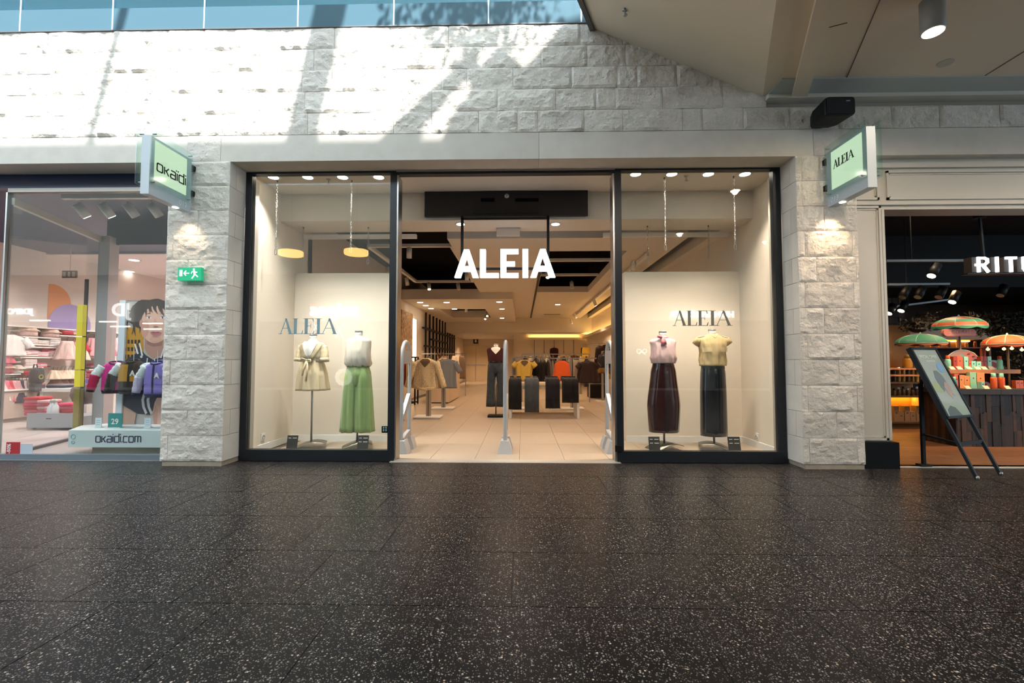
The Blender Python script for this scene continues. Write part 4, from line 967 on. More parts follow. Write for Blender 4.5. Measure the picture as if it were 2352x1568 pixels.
C = fabric('green_trouser', '8fa86a', .5, .3)
loc_build(Loft([(zw+.005, .145, .112, 0, 0, .03), (zw-.03, .148, .115, 0, 0, .035)], 26).shell(2, 80), 'waistband', fabric('green_waist', '87875a'), g, x, YM)
loc_build(Loft([(zw-.03, .146, .113, 0, 0, .02), (zw-.12, .172, .13, 0, 0, .02), (zw-.24, .16, .12, 0, 0, .02), (zw-.3, .1, .09)], 8, .3).shell(8, 48), 'hips', C, g, x, YM)
for s_ in (-1, 1):
    loc_build(Loft([(zw-.04, .07, .1, s_*.07), (zw-.16, .098, .126, s_*.082, 0, .02), (zw-.5, .11, .13, s_*.094, 0, .06), (zh, .118, .135, s_*.105, 0, .08)], 7, s_*1.2, twist=1.2).shell(14, 44), 'leg', C, g, x, YM)
# --- 3: pink blouse, maroon skirt
t, x, k = mannequin(1524, 761, 'headless white mannequin wearing the pink blouse and maroon skirt', zwaist=.9)
zw = at(1524, 832, YM).z; zh = at(1524, 991, YM).z; zm = at(1524, 930, YM).z
g = garment('pink_blouse', 'pale pink sleeveless blouse with a neck scarf', 'blouse', x, YM, 1.15)
B = Loft([(k-.09, .06, .065), (k-.11, .15, .09), (k-.14, .185, .1), (k-.2, .165, .115, 0, -.005), (k-.33, .165, .125, 0, -.01, .02), (zw+.06, .172, .128, 0, -.005, .045), (zw-.012, .155, .122, 0, 0, .025)], 10, .8, twist=12)
C = fabric('pink_blouse', 'e9c6c6'); loc_build(B.shell(18, 48), 'body', C, g, x, YM)
M_SCARF = fabric('pink_scarf', 'd98c96')
loc_build(MB().tube([(.062*math.sin(a), -.066*math.cos(a), k-.085-.01*math.cos(a)) for a in [2*math.pi*i/16 for i in range(16)]], .014, 8, True).tube([(-.03, -.075, k-.09), (-.06, -.1, k-.08), (-.105, -.1, k-.065)], [.012, .024, .008], 8).tube([(-.03, -.08, k-.09), (-.03, -.115, k-.14), (-.045, -.125, k-.2)], [.012, .024, .018], 8).tube([(-.03, -.08, k-.09), (-.005, -.115, k-.13), (.0, -.125, k-.18)], [.01, .02, .014], 8), 'scarf', M_SCARF, g, x, YM)
g = garment('maroon_skirt', 'long glossy maroon barrel skirt with a centre seam', 'skirt', x, YM, .25)
C = mat('maroon_vinyl', '2e1013', .2, 0, .45, coat=.25)
K = Loft([(zw, .135, .11), (zw-.12, .168, .13), (zm, .222, .16, 0, 0, .012), (zm-.15, .215, .155, 0, 0, .015), (zh, .2, .15, 0, 0, .025)], 4, .6); loc_build(K.shell(22, 48), 'body', C, g, x, YM)
loc_build(K.patch(zh+.02, zw-.03, -.12, .05, .003, 20, 2), 'seam_strip', mat('maroon_dark', '1d0c0f', .25, coat=.5), g, x, YM)
loc_build(K.patch(zw-.05, zw-.016, -1.5, 1.5, .004, 2, 16), 'waistband', mat('maroon_dark', '1d0c0f', .25), g, x, YM)
# --- 4: khaki vest, black skirt
t, x, k = mannequin(1638, 757, 'headless mannequin wearing the khaki shirt and black skirt', zwaist=.9, rz=-.35+math.pi)
zw = at(1638, 838, YM).z; zh = at(1638, 1000, YM).z
g = garment('khaki_shirt', 'khaki cap-sleeve utility shirt with chest pocket flaps', 'shirt', x, YM, 1.1)
C = fabric('khaki', 'ccb484'); B = Loft([(k-.06, .062, .066), (k-.10, .14, .09), (k-.135, .2, .1), (k-.2, .19, .118, 0, -.005), (k-.33, .17, .125, 0, -.01, .025), (zw+.06, .172, .13, 0, 0, .045), (zw-.012, .17, .134, 0, 0, .025)], 9, 1.7, twist=12)
loc_build(B.shell(18, 48), 'body', C, g, x, YM)
for s_ in (-1, 1):
    loc_build(flat_y(MB().tube([(s_*.13, 0, k-.135), (s_*.19, -.005, k-.158), (s_*.225, -.01, k-.205)], [.05, .062, .058], 12), .8), 'cap_sleeve', C, g, x, YM)
    loc_build(B.patch(k-.31, k-.25, .25*s_ if s_ > 0 else -1.05, 1.05 if s_ > 0 else -.25, .012, 3, 6), 'pocket_flap', fabric('khaki2', 'd6be92'), g, x, YM)
    loc_build(MB().bar((s_*.09, -.02, k-.085), (s_*.2, -.01, k-.112), .05, .012), 'shoulder_strap', fabric('khaki2', 'd6be92'), g, x, YM)
loc_build(B.patch(zw+.02, k-.12, -.1, .1, .008, 10, 2), 'button_placket', fabric('khaki2', 'd6be92'), g, x, YM)
loc_build(MB().tube([(-.05, -.05, k-.07), (0, -.09, k-.12), (.05, -.05, k-.07)], [.022, .016, .022], 8), 'collar', fabric('khaki2', 'd6be92'), g, x, YM)
g = garment('black_skirt', 'long straight glossy black skirt', 'skirt', x, YM, .2)
C = mat('black_vinyl', '09080b', .16, 0, .4, coat=.25)
K = Loft([(zw, .148, .12), (zw-.12, .162, .13), (zw-.4, .17, .135, 0, 0, .006), (zh, .172, .135, 0, 0, .012)], 4, 2.0); loc_build(K.shell(18, 48), 'body', C, g, x, YM)
loc_build(K.patch(zw-.05, zw-.016, -1.55, 1.55, .004, 2, 16), 'waistband', mat('black_vinyl2', '08080a', .3), g, x, YM)
# ---- price cards, sockets
for (l, top, r, bot), lab, rows in (((659, 1000, 683, 1031), 'black price card standing by the beige dress', 1), ((821, 1000, 846, 1031), 'black price card standing under the green trousers', 2), ((1490, 1003, 1516, 1035), 'black price card standing by the maroon skirt', 2), ((1672, 1003, 1701, 1036), 'black price card standing by the black skirt', 2)):
    Yc = 5.93; a = at(l, top, Yc); b = at(r, bot, Yc); wd = b.x-a.x; ht = a.z
    t = thing('price_card', lab, 'price card', ((a.x+b.x)/2, Yc, 0), 'black price cards')
    vs_ = [(-wd/2, -.03, 0), (wd/2, -.03, 0), (wd/2, .02, ht), (-wd/2, .02, ht)]
    MB().add(vs_+[(x_, y_+.004, z_) for x_, y_, z_ in vs_], [(0, 1, 2, 3), (7, 6, 5, 4), (0, 4, 5, 1), (2, 6, 7, 3), (1, 5, 6, 2), (0, 3, 7, 4)]).build('card', mat('card_black', '2a2929', .6), t, local=True)
    for i in range(rows):
        z_ = ht*(.86-i*.2)
        y_ = -.03+.05*z_/ht-.003
        MB().box(-wd*.38, -wd*.12, y_-.001, y_+.001, z_-.005, z_+.005).box(wd*.02, wd*.4, y_-.001, y_+.001, z_-.005, z_+.005).build('chalk_line', M_WHITE, t, local=True)
    MB().box(-wd*.4, wd*.4, .0, .05, 0, .01).build('stand', M_DKMETAL, t, local=True)
def socket(x, y, z, s, lab):
    t = thing('wall_socket', lab, 'socket', (x, y, z)); MB().box(x if s > 0 else x-.012, x+.012 if s > 0 else x, y-.045, y+.045, z-.05, z+.05).build('plate', M_WHITE, t)
    mb = MB().lathe([(.03, .012), (.03, .02), (.022, .02), (.02, .014)], 16); mb.v = [(x+s*c_, y+a_, z+b_) for a_, b_, c_ in mb.v]; mb.build('outlet', mat('socket_grey', 'c9c4bc', .5), t, True)
p = ax(603, 1003, -3.5); socket(-3.5, p.y, p.z, 1, 'white wall socket low on the dress window side wall')
p = ax(1740, 1003, 3.28); socket(3.28, p.y, p.z, -1, 'white wall socket low on the skirt window side wall')

# ================================================================== security gates
def gate(px, py, label, length=.42, facing=1):
    c = az(px, py); t = thing('security_gate', label, 'security gate', (c.x, c.y, 0), 'anti-theft gates at the entrance')
    zt = 1.47; r_ = length/2; cy = length/2
    path = [(0, 0, .0)]+[(0, 0, z_) for z_ in (.3, .7, 1.0, zt-r_)]+[(0, cy-r_*math.cos(a), zt-r_+r_*math.sin(a)) for a in [math.pi*i/10 for i in range(1, 10)]]+[(0, length, z_) for z_ in (zt-r_, 1.0, .6, .3, 0)]
    MB().tube(path, .026, 10).build('loop', M_SILVER, t, True, local=True)
    MB().box(-.02, .02, .03, length-.03, zt-.3, zt-.12).build('head_panel', mat('gate_panel', 'a9a6a2', .45), t, local=True)
    MB().bar((0, .03, .45), (0, length-.03, .72), .05, .09).build('diagonal_brace', M_SILVER, t, local=True)
    MB().bar((0, .03, .16), (0, length-.03, .22), .05, .07).build('lower_brace', M_SILVER, t, local=True)
    MB().loft([[(sx*w_, y_, z_) for sx, y_ in ((-1, -.06), (1, -.06), (1, .14), (-1, .14))] for w_, z_ in ((.095, 0), (.085, .06), (.05, .17))]).build('foot_cover', mat('gate_foot', 'c6c6c5', .5), t, local=True)
    MB().loft([[(sx*w_, y_, z_) for sx, y_ in ((-1, length-.12), (1, length-.12), (1, length+.06), (-1, length+.06))] for w_, z_ in ((.095, 0), (.085, .06), (.05, .17))]).build('foot_cover', MATS['gate_foot'], t, local=True)
gate(921, 1041, 'silver security gate beside the dress window')
gate(1160, 1041, 'silver security gate standing edge-on in the middle of the entrance')
gate(1409, 1041, 'silver security gate beside the skirt window')
# ================================================================== ALEIA: stands, rails and clothes
def stand(x, y, label, h=1.25, rail=0.0, arm=True):
    t = thing('clothes_stand', label, 'clothes stand', (x, y, 0))
    MB().box(x-.28, x+.28, y-.22, y+.22, .01, .04).build('base_plate', M_WHITE, t)
    for s_ in (-.25, .25): MB().box(x+s_-.02, x+s_+.02, y-.18, y+.18, 0, .01).build('foot', M_DKMETAL, t)
    MB().box(x-.05, x+.05, y-.04, y+.04, .04, h).build('column', M_CHROME, t)
    MB().box(x-.006, x+.006, y-.043, y-.04, .04, h).build('slot', M_DKMETAL, t)
    if rail: MB().bar((x-rail, y, h), (x+rail, y, h), .03, .03).build('rail', M_CHROME, t)
    if arm: MB().bar((x, y-.3, h-.03), (x, y, h-.03), .02, .03).build('arm', M_CHROME, t)
    return t
M_POLKA = dotted('polka_beige', 'd8c096', '8a6a48', 34)
stand(-2.0, 9.75, 'steel stand on a white plate holding the dotted blouse', 1.32)
t = hang_top((-2.0, 9.42, 1.27), .56, .62, M_POLKA, 'beige dotted long-sleeved blouse hanging on the front stand', 'blouse', 'long', group='clothes on the steel stands', amp=.06, vneck=.17)
MB().tube([(-.2, -.06, -.6), (0, -.1, -.64), (.2, -.06, -.6)], .035, 8).build('gathered_hem', M_POLKA, t, True, local=True)
stand(-2.0, 11.6, 'steel stand on a white plate behind the dotted blouse', 1.3)
hang_top((-1.86, 11.28, 1.26), .5, .72, fabric('greyblue', '7d8186'), 'grey-blue short-sleeved shirt behind the dotted blouse', 'shirt', 'short', group='clothes on the steel stands')
hang_top((-1.98, 11.5, 1.3), .42, .5, fabric('pale_yellow', 'd9c48a'), 'pale yellow top hanging behind the grey-blue shirt', 'top', 'none', group='clothes on the steel stands')
# black rack on the side wall with clothes edge-on
t = thing('clothes_rack', 'low black rectangular rack by the speckled wall panel', 'clothes rack', (-3.5, 12.8, 0))
for yy in (12.65, 13.0):
    MB().bar((-4.15, yy, 1.32), (-2.98, yy, 1.32), .035).build('top_rail', M_DKMETAL, t)
    MB().bar((-4.15, yy, .05), (-2.98, yy, .05), .035).build('bottom_rail', M_DKMETAL, t)
    for xx in (-4.15, -2.98): MB().bar((xx, yy, 0), (xx, yy, 1.32), .04).build('post', M_DKMETAL, t)
for xx in (-4.15, -2.98): MB().bar((xx, 12.65, 1.32), (xx, 13.0, 1.32), .035).build('end_bar', M_DKMETAL, t)
def edge_garment(loc, h_, m, label, cat='garment', group=None, w_=.42, th=.028, rz=math.pi/2):
    t = thing('hanging_'+cat, label, cat, loc, group, rz=rz)
    Loft([(0, .05, .012), (-.05, w_*.4, th*.8), (-.3*h_, w_*.46, th, 0, 0, .03), (-h_, w_*.48, th*1.25, 0, 0, .08)], 5, random.uniform(0, 6)).shell(8, 20).build('body', m, t, True, local=True)
    MB().tube([(0, 0, 0), (0, 0, .05), (.012, 0, .07)], .004, 5).build('hook', M_CHROME, t, local=True)
    return t
rack_cols = [('black', '151316', 'black'), ('black', '151316', 'black'), ('darkbrown', '2a1714', 'dark brown'), ('peach', 'd3a070', 'peach'), ('orange_top', 'c9562e', 'rust orange'), ('sand', 'c9a878', 'sand beige'), ('ochre', 'c49a4e', 'ochre'), ('sand', 'c9a878', 'sand beige')]
for i, (k_, hx, nm) in enumerate(rack_cols):
    edge_garment((-3.72+i*.1, 12.82, 1.24), .95 if i < 3 else .7, fabric(k_, hx), f'{nm} garment on the low black rack, {ORD[i]} from the window frame', 'garment', 'clothes on the low black rack')
# white cabinet with the pale dress above
t = thing('cash_desk', 'white cabinet desk behind the blouse stands', 'desk', (-2.4, 14.2, 0))
MB().box(-2.7, -2.1, 13.06, 15.3, .03, 1.0).build('body', mat('desk_cream', 'dcc6ac', .45), t); MB().box(-2.72, -2.08, 13.04, 15.32, 1.0, 1.03).build('top', M_WHITE, t)
MB().box(-2.098, -2.085, 13.3, 14.2, .62, .66).build('shelf_edge', M_WHITE, t); MB().box(-2.66, -2.14, 13.1, 15.26, 0, .03).build('plinth', M_DKMETAL, t)
t = thing('clothes_rail', 'thin wall rail holding the pale dress behind the desk', 'clothes rail', (-2.4, 15.9, 1.4)); MB().bar((-3.6, 15.9, 1.47), (-1.95, 15.9, 1.47), .03).build('bar', M_CHROME, t); MB().bar((-1.97, 15.9, 0), (-1.97, 15.9, 1.47), .03).build('post', M_CHROME, t)
hang_long((-2.35, 15.88, 1.40), .2, .48, .62, fabric('ivory', 'e8d9c4'), 'ivory flared dress hanging behind the white desk', 'dress', group='clothes behind the desk')
hang_long((-2.72, 15.88, 1.40), .3, .34, .8, fabric('mauve', '8d6c62'), 'mauve dress hanging beside the ivory one', 'dress', group='clothes behind the desk')
hang_long((-2.1, 15.88, 1.40), .2, .24, .8, fabric('taupe', '7b614c'), 'taupe trousers hanging at the end of the wall rail', 'trousers', group='clothes behind the desk')
c = at(1008, 812, 13.0)
t = thing('terracotta_vase', 'terracotta vase with dried stems on the shelf behind the blouses', 'vase', (-2.42, 13.3, 1.03))
MB().lathe([(.05, 0), (.09, .05), (.1, .12), (.06, .2), (.05, .23), (.06, .25)], 20).build('pot', mat('terracotta', 'a8532c', .6), t, True, local=True)
mb = MB()
for i in range(9):
    a = random.uniform(0, 6.28); r_ = random.uniform(.06, .16); mb.tube([(0, 0, .2), (r_*.5*math.cos(a), r_*.5*math.sin(a), .32), (r_*math.cos(a), r_*math.sin(a), .40+random.uniform(0, .06))], .008, 4)
mb.build('stems', mat('dried_stem', '6b3f22', .8), t, local=True)
# ---- inner mannequin: burgundy vest, grey jeans
Yi = 9.95
t, x, k = mannequin(1139, 790, 'headless mannequin inside the entrance in a burgundy vest and grey jeans', Y=Yi, zwaist=1.0, flat=True)
zw = at(1139, 831, Yi).z; zh = at(1139, 933, Yi).z
g = garment('burgundy_vest', 'burgundy V-neck sleeveless top on the mannequin inside the entrance', 'top', x, Yi, 1.2)
B = Loft([(k-.07, .1, .075), (k-.10, .2, .095), (k-.14, .205, .1), (k-.25, .185, .12), (zw, .165, .118, 0, 0, .02)], 8, 1, twist=5)
loc_build(B.shell(12, 36), 'body', fabric('burgundy', '3d1519'), g, x, Yi)
loc_build(B.patch(k-.22, k-.068, lambda z: -.62*(z-(k-.22))/.152, lambda z: .62*(z-(k-.22))/.152, .008), 'neck_opening', M_BUST, g, x, Yi)
g = garment('grey_jeans', 'dark grey wide-leg jeans on the mannequin inside the entrance', 'jeans', x, Yi, .2)
C = fabric('grey_denim', '3a4045', .8, noise_amt=.25, noise_scale=14)
loc_build(Loft([(zw+.01, .16, .115), (zw-.1, .18, .122), (zw-.2, .165, .115), (zw-.25, .1, .09)], 2).shell(8, 32), 'hips', C, g, x, Yi)
loc_build(Loft([(zw+.015, .163, .118), (zw-.02, .165, .12)], 2).shell(2, 32), 'waistband', fabric('grey_denim2', '2e3337'), g, x, Yi)
for s_ in (-1, 1): loc_build(Loft([(zw-.04, .07, .1, s_*.08), (zw-.16, .09, .118, s_*.095), (zw-.5, .085, .1, s_*.108), (zh, .1, .11, s_*.115, 0, .02)], 4).shell(10, 28), 'leg', C, g, x, Yi)
# ---- jeans table
xt0, xt1, yt0, yt1, ztb = -.27, 1.21, 9.65, 10.35, .745
t = thing('display_table', 'pale wooden display table draped with folded jeans', 'table', ((xt0+xt1)/2, 10, 0))
MB().box(xt0, xt1, yt0, yt1, ztb-.05, ztb).build('table_top', mat('pale_wood', 'd9c3a2', .5), t); MB().box(xt0+.03, xt1-.03, yt0+.03, yt1-.03, ztb-.13, ztb-.05).build('apron', MATS['pale_wood'], t)
for xx in (xt0, xt1-.05): MB().box(xx, xx+.05, yt0+.02, yt1-.02, 0, ztb-.05).build('end_panel', M_WHITE, t)
MB().box(xt0, xt1, yt1-.06, yt1-.02, .02, .06).build('stretcher', MATS['pale_wood'], t)
def drape(px0, px1, pyb, m, label, layers=2, tagc=None):
    a = at(px0, 880, 9.6); b = at(px1, 880, 9.6); zb_ = at(px0, pyb, 9.58).z
    t = thing('folded_jeans', label, 'jeans', ((a.x+b.x)/2, 9.9, ztb), 'jeans draped over the display table')
    for ly in range(layers):
        o_ = .02+.03*ly; x0 = a.x+ly*.02; x1 = b.x-ly*.01; m_ = MB(); n = 10; V = []
        prof = [(10.2, ztb+o_+.03), (9.95, ztb+o_+.055), (9.72, ztb+o_+.045), (9.645-o_, ztb+o_+.01), (9.63-o_, ztb-.06), (9.625-o_, (ztb+zb_)/2), (9.62-o_, zb_+ly*.03)]
        for i in range(n+1):
            f_ = i/n; xx = x0+(x1-x0)*f_; w_ = .012*math.sin(f_*9+ly)
            V.append([(xx, y_+(w_ if j > 3 else 0), z_+(abs(w_)*.8 if j < 3 else 0)) for j, (y_, z_) in enumerate(prof)]+[(xx, y_+.022, z_-.02 if j < 4 else z_) for j, (y_, z_) in list(enumerate(prof))[::-1]])
        m_.loft([r for r in V]); m_.build('layer', m, t, True)
    MB().box(a.x+.02, b.x-.02, 9.98, 10.2, ztb+.09, ztb+.13).build('waistband', m, t)
    if tagc: MB().box((a.x+b.x)/2-.03, (a.x+b.x)/2+.03, 9.93, 9.94, ztb+.09, ztb+.16).build('leather_tag', mat('tag_tan', tagc, .6), t)
drape(1168, 1198, 940, fabric('black_jean', '111214'), 'black jeans draped over the table beside the mannequin', 2, 'b5793c')
drape(1205, 1238, 947, fabric('slate_jean', '43484c', noise_amt=.2, noise_scale=16), 'slate grey jeans draped lowest over the table', 2, 'c9b9a8')
drape(1253, 1286, 938, fabric('ink_jean', '17131a'), 'inky black jeans draped behind the slate pair', 2)
drape(1291, 1329, 925, fabric('black_jean2', '0e0d0f'), 'short black jeans draped at the far corner of the table', 2)
# ---- rails behind the table
stand(-.2, 11.6, 'steel rail stand behind the table by the mannequin', 1.29, .0, False)
t = thing('clothes_rail', 'steel clothes rail behind the yellow top', 'clothes rail', (.3, 11.6, 1.28)); MB().bar((.06, 11.15, 1.31), (.06, 11.6, 1.31), .02).build('face_out_arm', M_CHROME, t); MB().bar((-.2, 11.6, 1.305), (.72, 11.6, 1.305), .03).build('bar', M_CHROME, t); MB().bar((.7, 11.6, 0), (.7, 11.6, 1.29), .03).build('post', M_CHROME, t)
t = stand(1.27, 11.6, 'steel rail stand behind the orange top', 1.28, .62, False)
for xx, yy in ((.98, 11.15), (1.64, 11.3)): MB().bar((xx, yy, 1.29), (xx, 11.6, 1.29), .02).build('face_out_arm', M_CHROME, t)
M_YEL = fabric('yellow_top', 'd8b04e', .7); M_BRN = fabric('dark_brown', '22100f'); M_ORG = fabric('bright_orange', 'e8622a')
hang_top((.06, 11.2, 1.24), .5, .5, M_YEL, 'yellow draped cap-sleeve top hanging above the jeans', 'top', 'cap', group='clothes on the middle rails', flare=.75, amp=.1, vneck=.14)
for i in range(5): edge_garment((.30+i*.09, 11.55, 1.24), .62, M_BRN, f'dark brown trousers between the yellow and orange tops, {ORD[i]} from the yellow', 'trousers', 'clothes on the middle rails', th=.04, rz=math.pi/2-.25)
hang_top((.98, 11.2, 1.22), .42, .55, M_ORG, 'bright orange sleeveless top hanging above the jeans', 'top', 'none', group='clothes on the middle rails', amp=.1, flare=1.05)
edge_garment((.78, 11.6, 1.22), .62, fabric('sage', '8f8a78'), 'sage garment beside the orange top', 'garment', 'clothes on the middle rails')
edge_garment((1.14, 11.6, 1.22), .6, fabric('grey_stripe', '9a9490'), 'grey garment behind the orange top', 'garment', 'clothes on the middle rails')
hang_long((1.38, 11.5, 1.24), .2, .24, .85, fabric('stone_trouser', 'b3a690'), 'light stone trousers hanging beside the brown jacket', 'trousers', group='clothes on the middle rails')
hang_top((1.64, 11.35, 1.22), .5, .55, fabric('brown_jacket', '33201a', .5), 'brown zip jacket with black shoulders hanging on the rail', 'jacket', 'cap', group='clothes on the middle rails', amp=.08, flare=1.1)
t = thing('storage_box', 'black box on the floor under the brown jacket', 'box', (2.55, 15.2, 0)); MB().box(2.2, 2.75, 15.0, 15.5, .02, .42).build('body', M_DKMETAL, t); MB().box(2.18, 2.77, 14.98, 15.52, .42, .46).build('lid', mat('box_lid', '1c1b1c', .6), t)
# ---- fuller rails further back
t = thing('clothes_rail', 'long steel rail full of dark clothes behind the table', 'clothes rail', (.9, 13.6, 0)); MB().bar((.0, 13.6, 1.42), (2.0, 13.6, 1.42), .03).build('bar', M_CHROME, t)
for xx in (.0, 2.0): MB().bar((xx, 13.6, 0), (xx, 13.6, 1.42), .035).build('post', M_CHROME, t)
bk = (('2a1b1d', 'dark plum'), ('b9ae9c', 'stone'), ('1a1718', 'black'), ('6d6a66', 'grey'), ('c0b59f', 'ecru'), ('38221c', 'chocolate'), ('8c8478', 'taupe'), ('1d1a1c', 'black'), ('9a9289', 'pale grey'), ('4a2a20', 'chestnut'), ('d0c2a8', 'oat'), ('262021', 'black'))
for i, (hx, nm) in enumerate(bk): edge_garment((.1+i*.165, 13.6, 1.36), .7+.1*(i % 3), fabric('bk_'+hx, hx), f'{nm} garment on the long rear rail, {ORD[i]} from the mannequin side', 'garment', 'clothes on the long rear rail', th=.045, rz=math.pi/2-.35)
t = thing('clothes_rail', 'side wall rail packed with mixed clothes near the gate', 'clothes rail', (2.9, 14.5, 1.8)); MB().bar((2.9, 12.4, 1.72), (2.9, 15.0, 1.72), .025).build('bar', M_CHROME, t)
for yy in (12.5, 14.9): MB().bar((2.9, yy, 1.72), (3.27, yy, 1.72), .02).build('bracket', M_CHROME, t)
sk = (('d8b13c', 'yellow'), ('151315', 'black'), ('b58a52', 'tan'), ('3a1d20', 'wine'), ('c9b48e', 'sand'), ('1b1a1d', 'black'), ('7a5a38', 'brown'), ('d2a63c', 'mustard'), ('2a2324', 'dark'), ('bda98a', 'beige'))
for i, (hx, nm) in enumerate(sk): edge_garment((2.9, 12.6+i*.24, 1.66), .85+.15*(i % 2), fabric('sk_'+hx, hx), f'{nm} garment on the packed side wall rail, {ORD[i]} from the glass', 'garment', 'clothes on the packed side wall rail', th=.05, rz=.3)
# ---- side wall: dress, backpack and rails
t = thing('clothes_rail', 'wall rail with the long brown dress', 'clothes rail', (2.9, 17, 1.86)); MB().bar((2.55, 17.05, 1.88), (3.27, 17.05, 1.88), .025).build('bar', M_CHROME, t)
hang_long((2.87, 17.0, 1.78), .28, .5, 1.55, fabric('brown_dress', '2b1714', .6), 'long dark brown dress hanging on the side wall rail', 'dress', group='clothes on the side wall', amp=.06)
for i, (yy, hx, nm, hh_) in enumerate(((19.4, 'd2a63c', 'mustard yellow', .75), (19.0, '191214', 'black', .8), (18.6, 'dcb23f', 'bright yellow', .85), (15.9, '4a1a22', 'wine red', .9), (15.6, '151214', 'black', 1.0))):
    hang_long((2.6 if i < 3 else 2.95, yy, 1.78), .3, .34, hh_, fabric('side_'+hx, hx), f'{nm} garment on the side wall rail {"beyond" if i < 3 else "in front of"} the long brown dress', 'garment', group='clothes on the side wall')
t = thing('clothes_rail', 'wall rail with yellow and black clothes', 'clothes rail', (2.9, 19, 1.86)); MB().bar((2.6, 18.5, 1.88), (2.6, 19.6, 1.88), .025).build('bar', M_CHROME, t); MB().bar((2.6, 19.0, 1.88), (3.27, 19.0, 1.88), .02).build('bracket', M_CHROME, t)
t = thing('clothes_rail', 'wall rail with the wine red garment', 'clothes rail', (2.9, 15.7, 1.86)); MB().bar((2.95, 15.3, 1.88), (2.95, 16.2, 1.88), .025).build('bar', M_CHROME, t); MB().bar((2.95, 15.8, 1.88), (3.27, 15.8, 1.88), .02).build('bracket', M_CHROME, t)
Yb = 13.6; c = at(1387, 838, Yb)
t = thing('hanging_jacket', 'black and mustard short jacket hanging by the entrance gate', 'jacket', (c.x, Yb, at(1387, 812, Yb).z))
L_ = Loft([(0, .06, .05), (-.06, .16, .09), (-.3, .2, .12), (-.42, .2, .12)], 3); L_.shell(8, 28).build('body', fabric('black_shiny', '1d1d20', .35), t, True, local=True)
Loft([(-.42, .2, .12), (-.58, .19, .12, 0, 0, .03)], 8).shell(3, 28).build('hem', fabric('mustard_hem', '7d5a24'), t, True, local=True); hanger(t, .4)
t = thing('clothes_stand', 'steel stand holding the black and mustard jacket', 'clothes stand', (c.x, Yb+.25, 0)); zt2 = at(1387, 806, Yb).z
MB().box(c.x-.2, c.x+.2, Yb+.05, Yb+.45, 0, .03).build('base_plate', M_WHITE, t); MB().box(c.x-.03, c.x+.03, Yb+.22, Yb+.28, .03, zt2).build('column', M_CHROME, t); MB().bar((c.x, Yb, zt2), (c.x, Yb+.25, zt2), .02).build('arm', M_CHROME, t)
# yellow and patterned clothes glimpsed through the skirt window edge
for px_, hx, z1_, h_, nm in ((1424, 'd8b13c', 1.5, .5, 'bright yellow top'), (1424, 'b58a52', .95, .6, 'tan patterned trousers')):
    Yq = 10.5; hang_long((at(px_+2, 800, Yq).x, Yq, z1_), .3, .3, h_, fabric('q'+hx, hx), f'{nm} glimpsed beside the entrance jamb', 'garment', group='clothes beside the entrance jamb')
t = thing('clothes_rail', 'steel rail beside the entrance jamb', 'clothes rail', (2.4, 10.5, 0)); MB().bar((2.1, 10.5, 1.6), (3.2, 10.5, 1.6), .025).build('bar', M_CHROME, t); MB().bar((3.1, 10.5, 0), (3.1, 10.5, 1.6), .025).build('post', M_CHROME, t)
# ---- rear wall hangers
for i, (hx, nm, w_, h_, z_) in enumerate((('c9ad86', 'sand cardigan', .5, .35, 1.42), ('e2d0ae', 'cream blouse', .5, .5, 1.62), ('3d1519', 'burgundy blouse', .5, .68, 1.9), ('d9c29c', 'ivory top', .4, .4, 1.62), ('8d5a35', 'tan jacket', .5, .45, 1.52))):
    hang_top((.63+i*.5, 23.08, z_), w_, h_, fabric('rear_'+hx, hx), f'{nm} hanging on the lit rear wall', 'top', 'short' if i != 2 else 'none', group='clothes on the rear wall')
t = thing('rear_shelf', 'long wall shelf under the rear wall clothes', 'shelf', (1.5, 23, .9)); MB().box(.2, 3.1, 22.85, 23.19, 1.0, 1.05).build('board', M_WALLW, t); MB().box(.3, .4, 22.9, 23.19, 0, 1.0).build('leg', M_WALLW, t); MB().box(2.9, 3.0, 22.9, 23.19, 0, 1.0).build('leg', M_WALLW, t)
# ================================================================== children's shop on the left
XW = -10.5                                     # shelved side wall
M_NAVY = mat('navy_paint', '16264a', .5); M_PINKC = mat('kids_ceiling', 'd8cdc9', .8); M_KWALL = mat('kids_wall', 'd9cfca', .8)
YFK = YF+.02
kf = MB().box(-10.7, PL[0], YF-.02, 17.8, -.09, -.004).build('floor_kids', mat('kids_floor', 'b9aeaa', .35, noise_amt=.05, noise_scale=2)); tag(kf, 'pale smooth floor of the children\'s clothes shop', 'floor', kind='structure')
for i in range(5):
    for j in range(8): MB().box(-10.5+i*1.28+.002, -10.5+(i+1)*1.28-.002, YF+.1+j*1.5+.002, YF+.1+(j+1)*1.5-.002, -.02, 0).build('floor_tile', MATS['kids_floor'], kf)
wall('wall_kids_side', MB().box(XW-.15, XW, YF, 17.8, 0, 4.0), M_KWALL, 'pink-lit shelved wall of the children\'s shop')
wall('wall_kids_rear', MB().box(XW, PL[0], 17.6, 17.8, 0, 4.0), M_KWALL, 'rear wall of the children\'s shop')
wall('wall_kids_party', MB().box(PL[0]+.02, PL[0]+.12, YF+.1, 17.8, 0, 4.0), M_KWALL, 'party wall of the children\'s shop behind the stone pillar')
kc = MB().box(XW, PL[0]+.1, 9.8, 17.8, 3.6, 3.75).build('ceiling_kids', M_PINKC); tag(kc, 'navy and white ceiling of the children\'s shop', 'ceiling', kind='structure')
MB().box(XW, PL[0]+.1, YF+.03, 9.8, 3.6, 3.75).build('navy_ceiling', M_NAVY, kc)
MB().box(XW, PL[0]+.1, 9.72, 9.8, 3.56, 3.62).build('edge_trim', M_SILVER, kc)
zf0, zf1 = at(160, 431, YFK).z, at(160, 395, YFK).z
